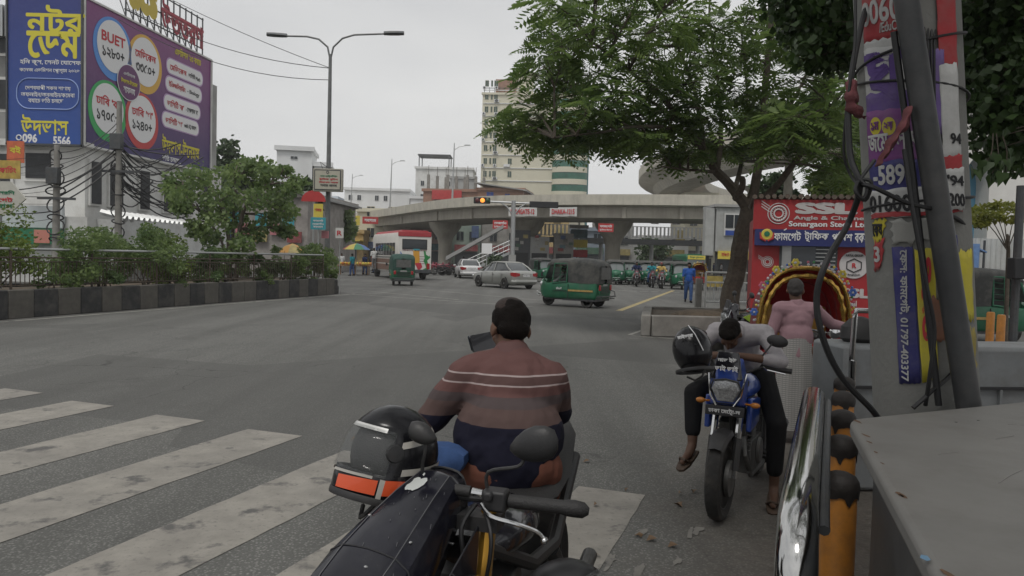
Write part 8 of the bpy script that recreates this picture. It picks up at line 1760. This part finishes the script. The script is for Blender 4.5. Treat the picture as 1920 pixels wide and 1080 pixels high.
b = MB(); b.tube([D(1676,60,2.93),D(1712,330,2.92),D(1742,600,2.92),D(1760,760,2.92)],.013,8); b.build('conduit', M_CABLE, lpipe)
def cable(label, pts, r, dd=2.95, n=5, name='cable'):
    b = MB(); b.tube(sm([D(x,y,(p[0] if p else dd)) for x,y,*p in pts],n),r,8); return tag(b.build(name,M_CABLE), label,'cable')
cable('thick black cable looping down left of the concrete pole to the ground',[(1640,-40,3.3),(1612,60,3.1),(1592,180,2.95),(1594,290,2.9),(1612,350,2.85),(1590,420),(1550,490,2.8),(1531,560,2.8),(1545,640,2.8),(1580,710,2.85),(1636,770,2.9),(1655,800,2.95)],.012)
cable('black cable tied round the pole and running to its right side',[(1612,345,2.85),(1640,352,2.8),(1700,380,2.82),(1760,395,2.9),(1806,420,3.05),(1812,470,3.1),(1815,560,3.1),(1798,680,3.05),(1745,735,2.9),(1712,765,2.88)],.009)
cable('black cable hanging down the face of the leaning pipe',[(1695,280,2.84),(1712,400,2.82),(1738,540,2.82),(1752,620,2.84),(1744,700,2.86),(1735,760,2.9)],.008)
cable('thin cable dropping from the top along the pole\'s left edge',[(1604,-20,3.0),(1603,80,2.95),(1592,170,2.92),(1582,280),(1596,330),(1614,348,2.86)],.006)
cable('knotted coil of cable at the left of the pole',[(1610,335,2.84),(1626,352,2.82),(1618,372,2.82),(1604,358,2.82),(1612,338,2.84),(1634,342,2.82),(1622,376,2.84),(1606,350,2.84),(1640,300,2.86)],.007)
for i in range(6): cable('thin black wire of the bunch running up behind the leaning pipe'if i else 'thicker wire of the bunch running up behind the leaning pipe',[(1716+8*i,-40,3.1),(1722+6*i,90,3.0),(1738+3*i,200,2.98)],.006 if not i else .0045).update_tag()
for o in [o for o in COL.objects if o.get('label') == 'thin black wire of the bunch running up behind the leaning pipe']: o['group'] = 'bunch of thin wires on the pole'
def rag(label, pts, w_, m_):
    b = MB(); P_ = sm(pts,5); V_ = []; n = len(P_)
    for i, p in enumerate(P_):
        f = i/(n-1); ww = w_*(.5+.9*math.sin(PI*min(1,f*.9+.1)))*(1+.25*math.sin(i*1.7)); V_ += [p+V(-ww,.01*math.sin(i),0), p+V(-ww*.2,-.03+.01*math.cos(i*2),0), p+V(ww,.01*math.cos(i),.01*math.sin(i))]
    b.add(V_,[(3*i+j,3*i+j+1,3*i+4+j,3*i+3+j) for i in range(n-1) for j in (0,1)]); o = b.build('cloth_rag',m_,sharp=80); k = o.modifiers.new('th','SOLIDIFY'); k.thickness = .004; return tag(o,label,'rag')
M_RAG = mat('faded_red_rag',(.15,.045,.05),.9,var=.3,vs=10,bump=.5,bs=20)
rag('torn faded red rag caught on the cables left of the concrete pole',[D(1598,150,2.95),D(1596,185,2.92),D(1606,215,2.92),D(1618,222,2.95)],.020,M_RAG)
rag('twisted dull red cloth strip tied across the face of the pole',[D(1706,200,2.88),D(1690,240,2.87),D(1664,278,2.88),D(1645,312,2.9)],.014,M_RAG)

# ================================================================== hazy air over the junction
b = MB(); b.box((0,190,33),(420,470,70)); hz = b.build('haze', [], None); hm_ = bpy.data.materials.new('haze_air'); hm_.use_nodes = True; ht_ = hm_.node_tree; ht_.nodes.clear()
pv_ = N(ht_,'ShaderNodeVolumePrincipled'); pv_.inputs['Color'].default_value = (.92,.94,.96,1); pv_.inputs['Density'].default_value = .0005; ho = N(ht_,'ShaderNodeOutputMaterial'); ht_.links.new(pv_.outputs[0], ho.inputs['Volume']); hz.data.materials.append(hm_); tag(hz, kind='stuff')
SC.cycles.volume_bounces = 1
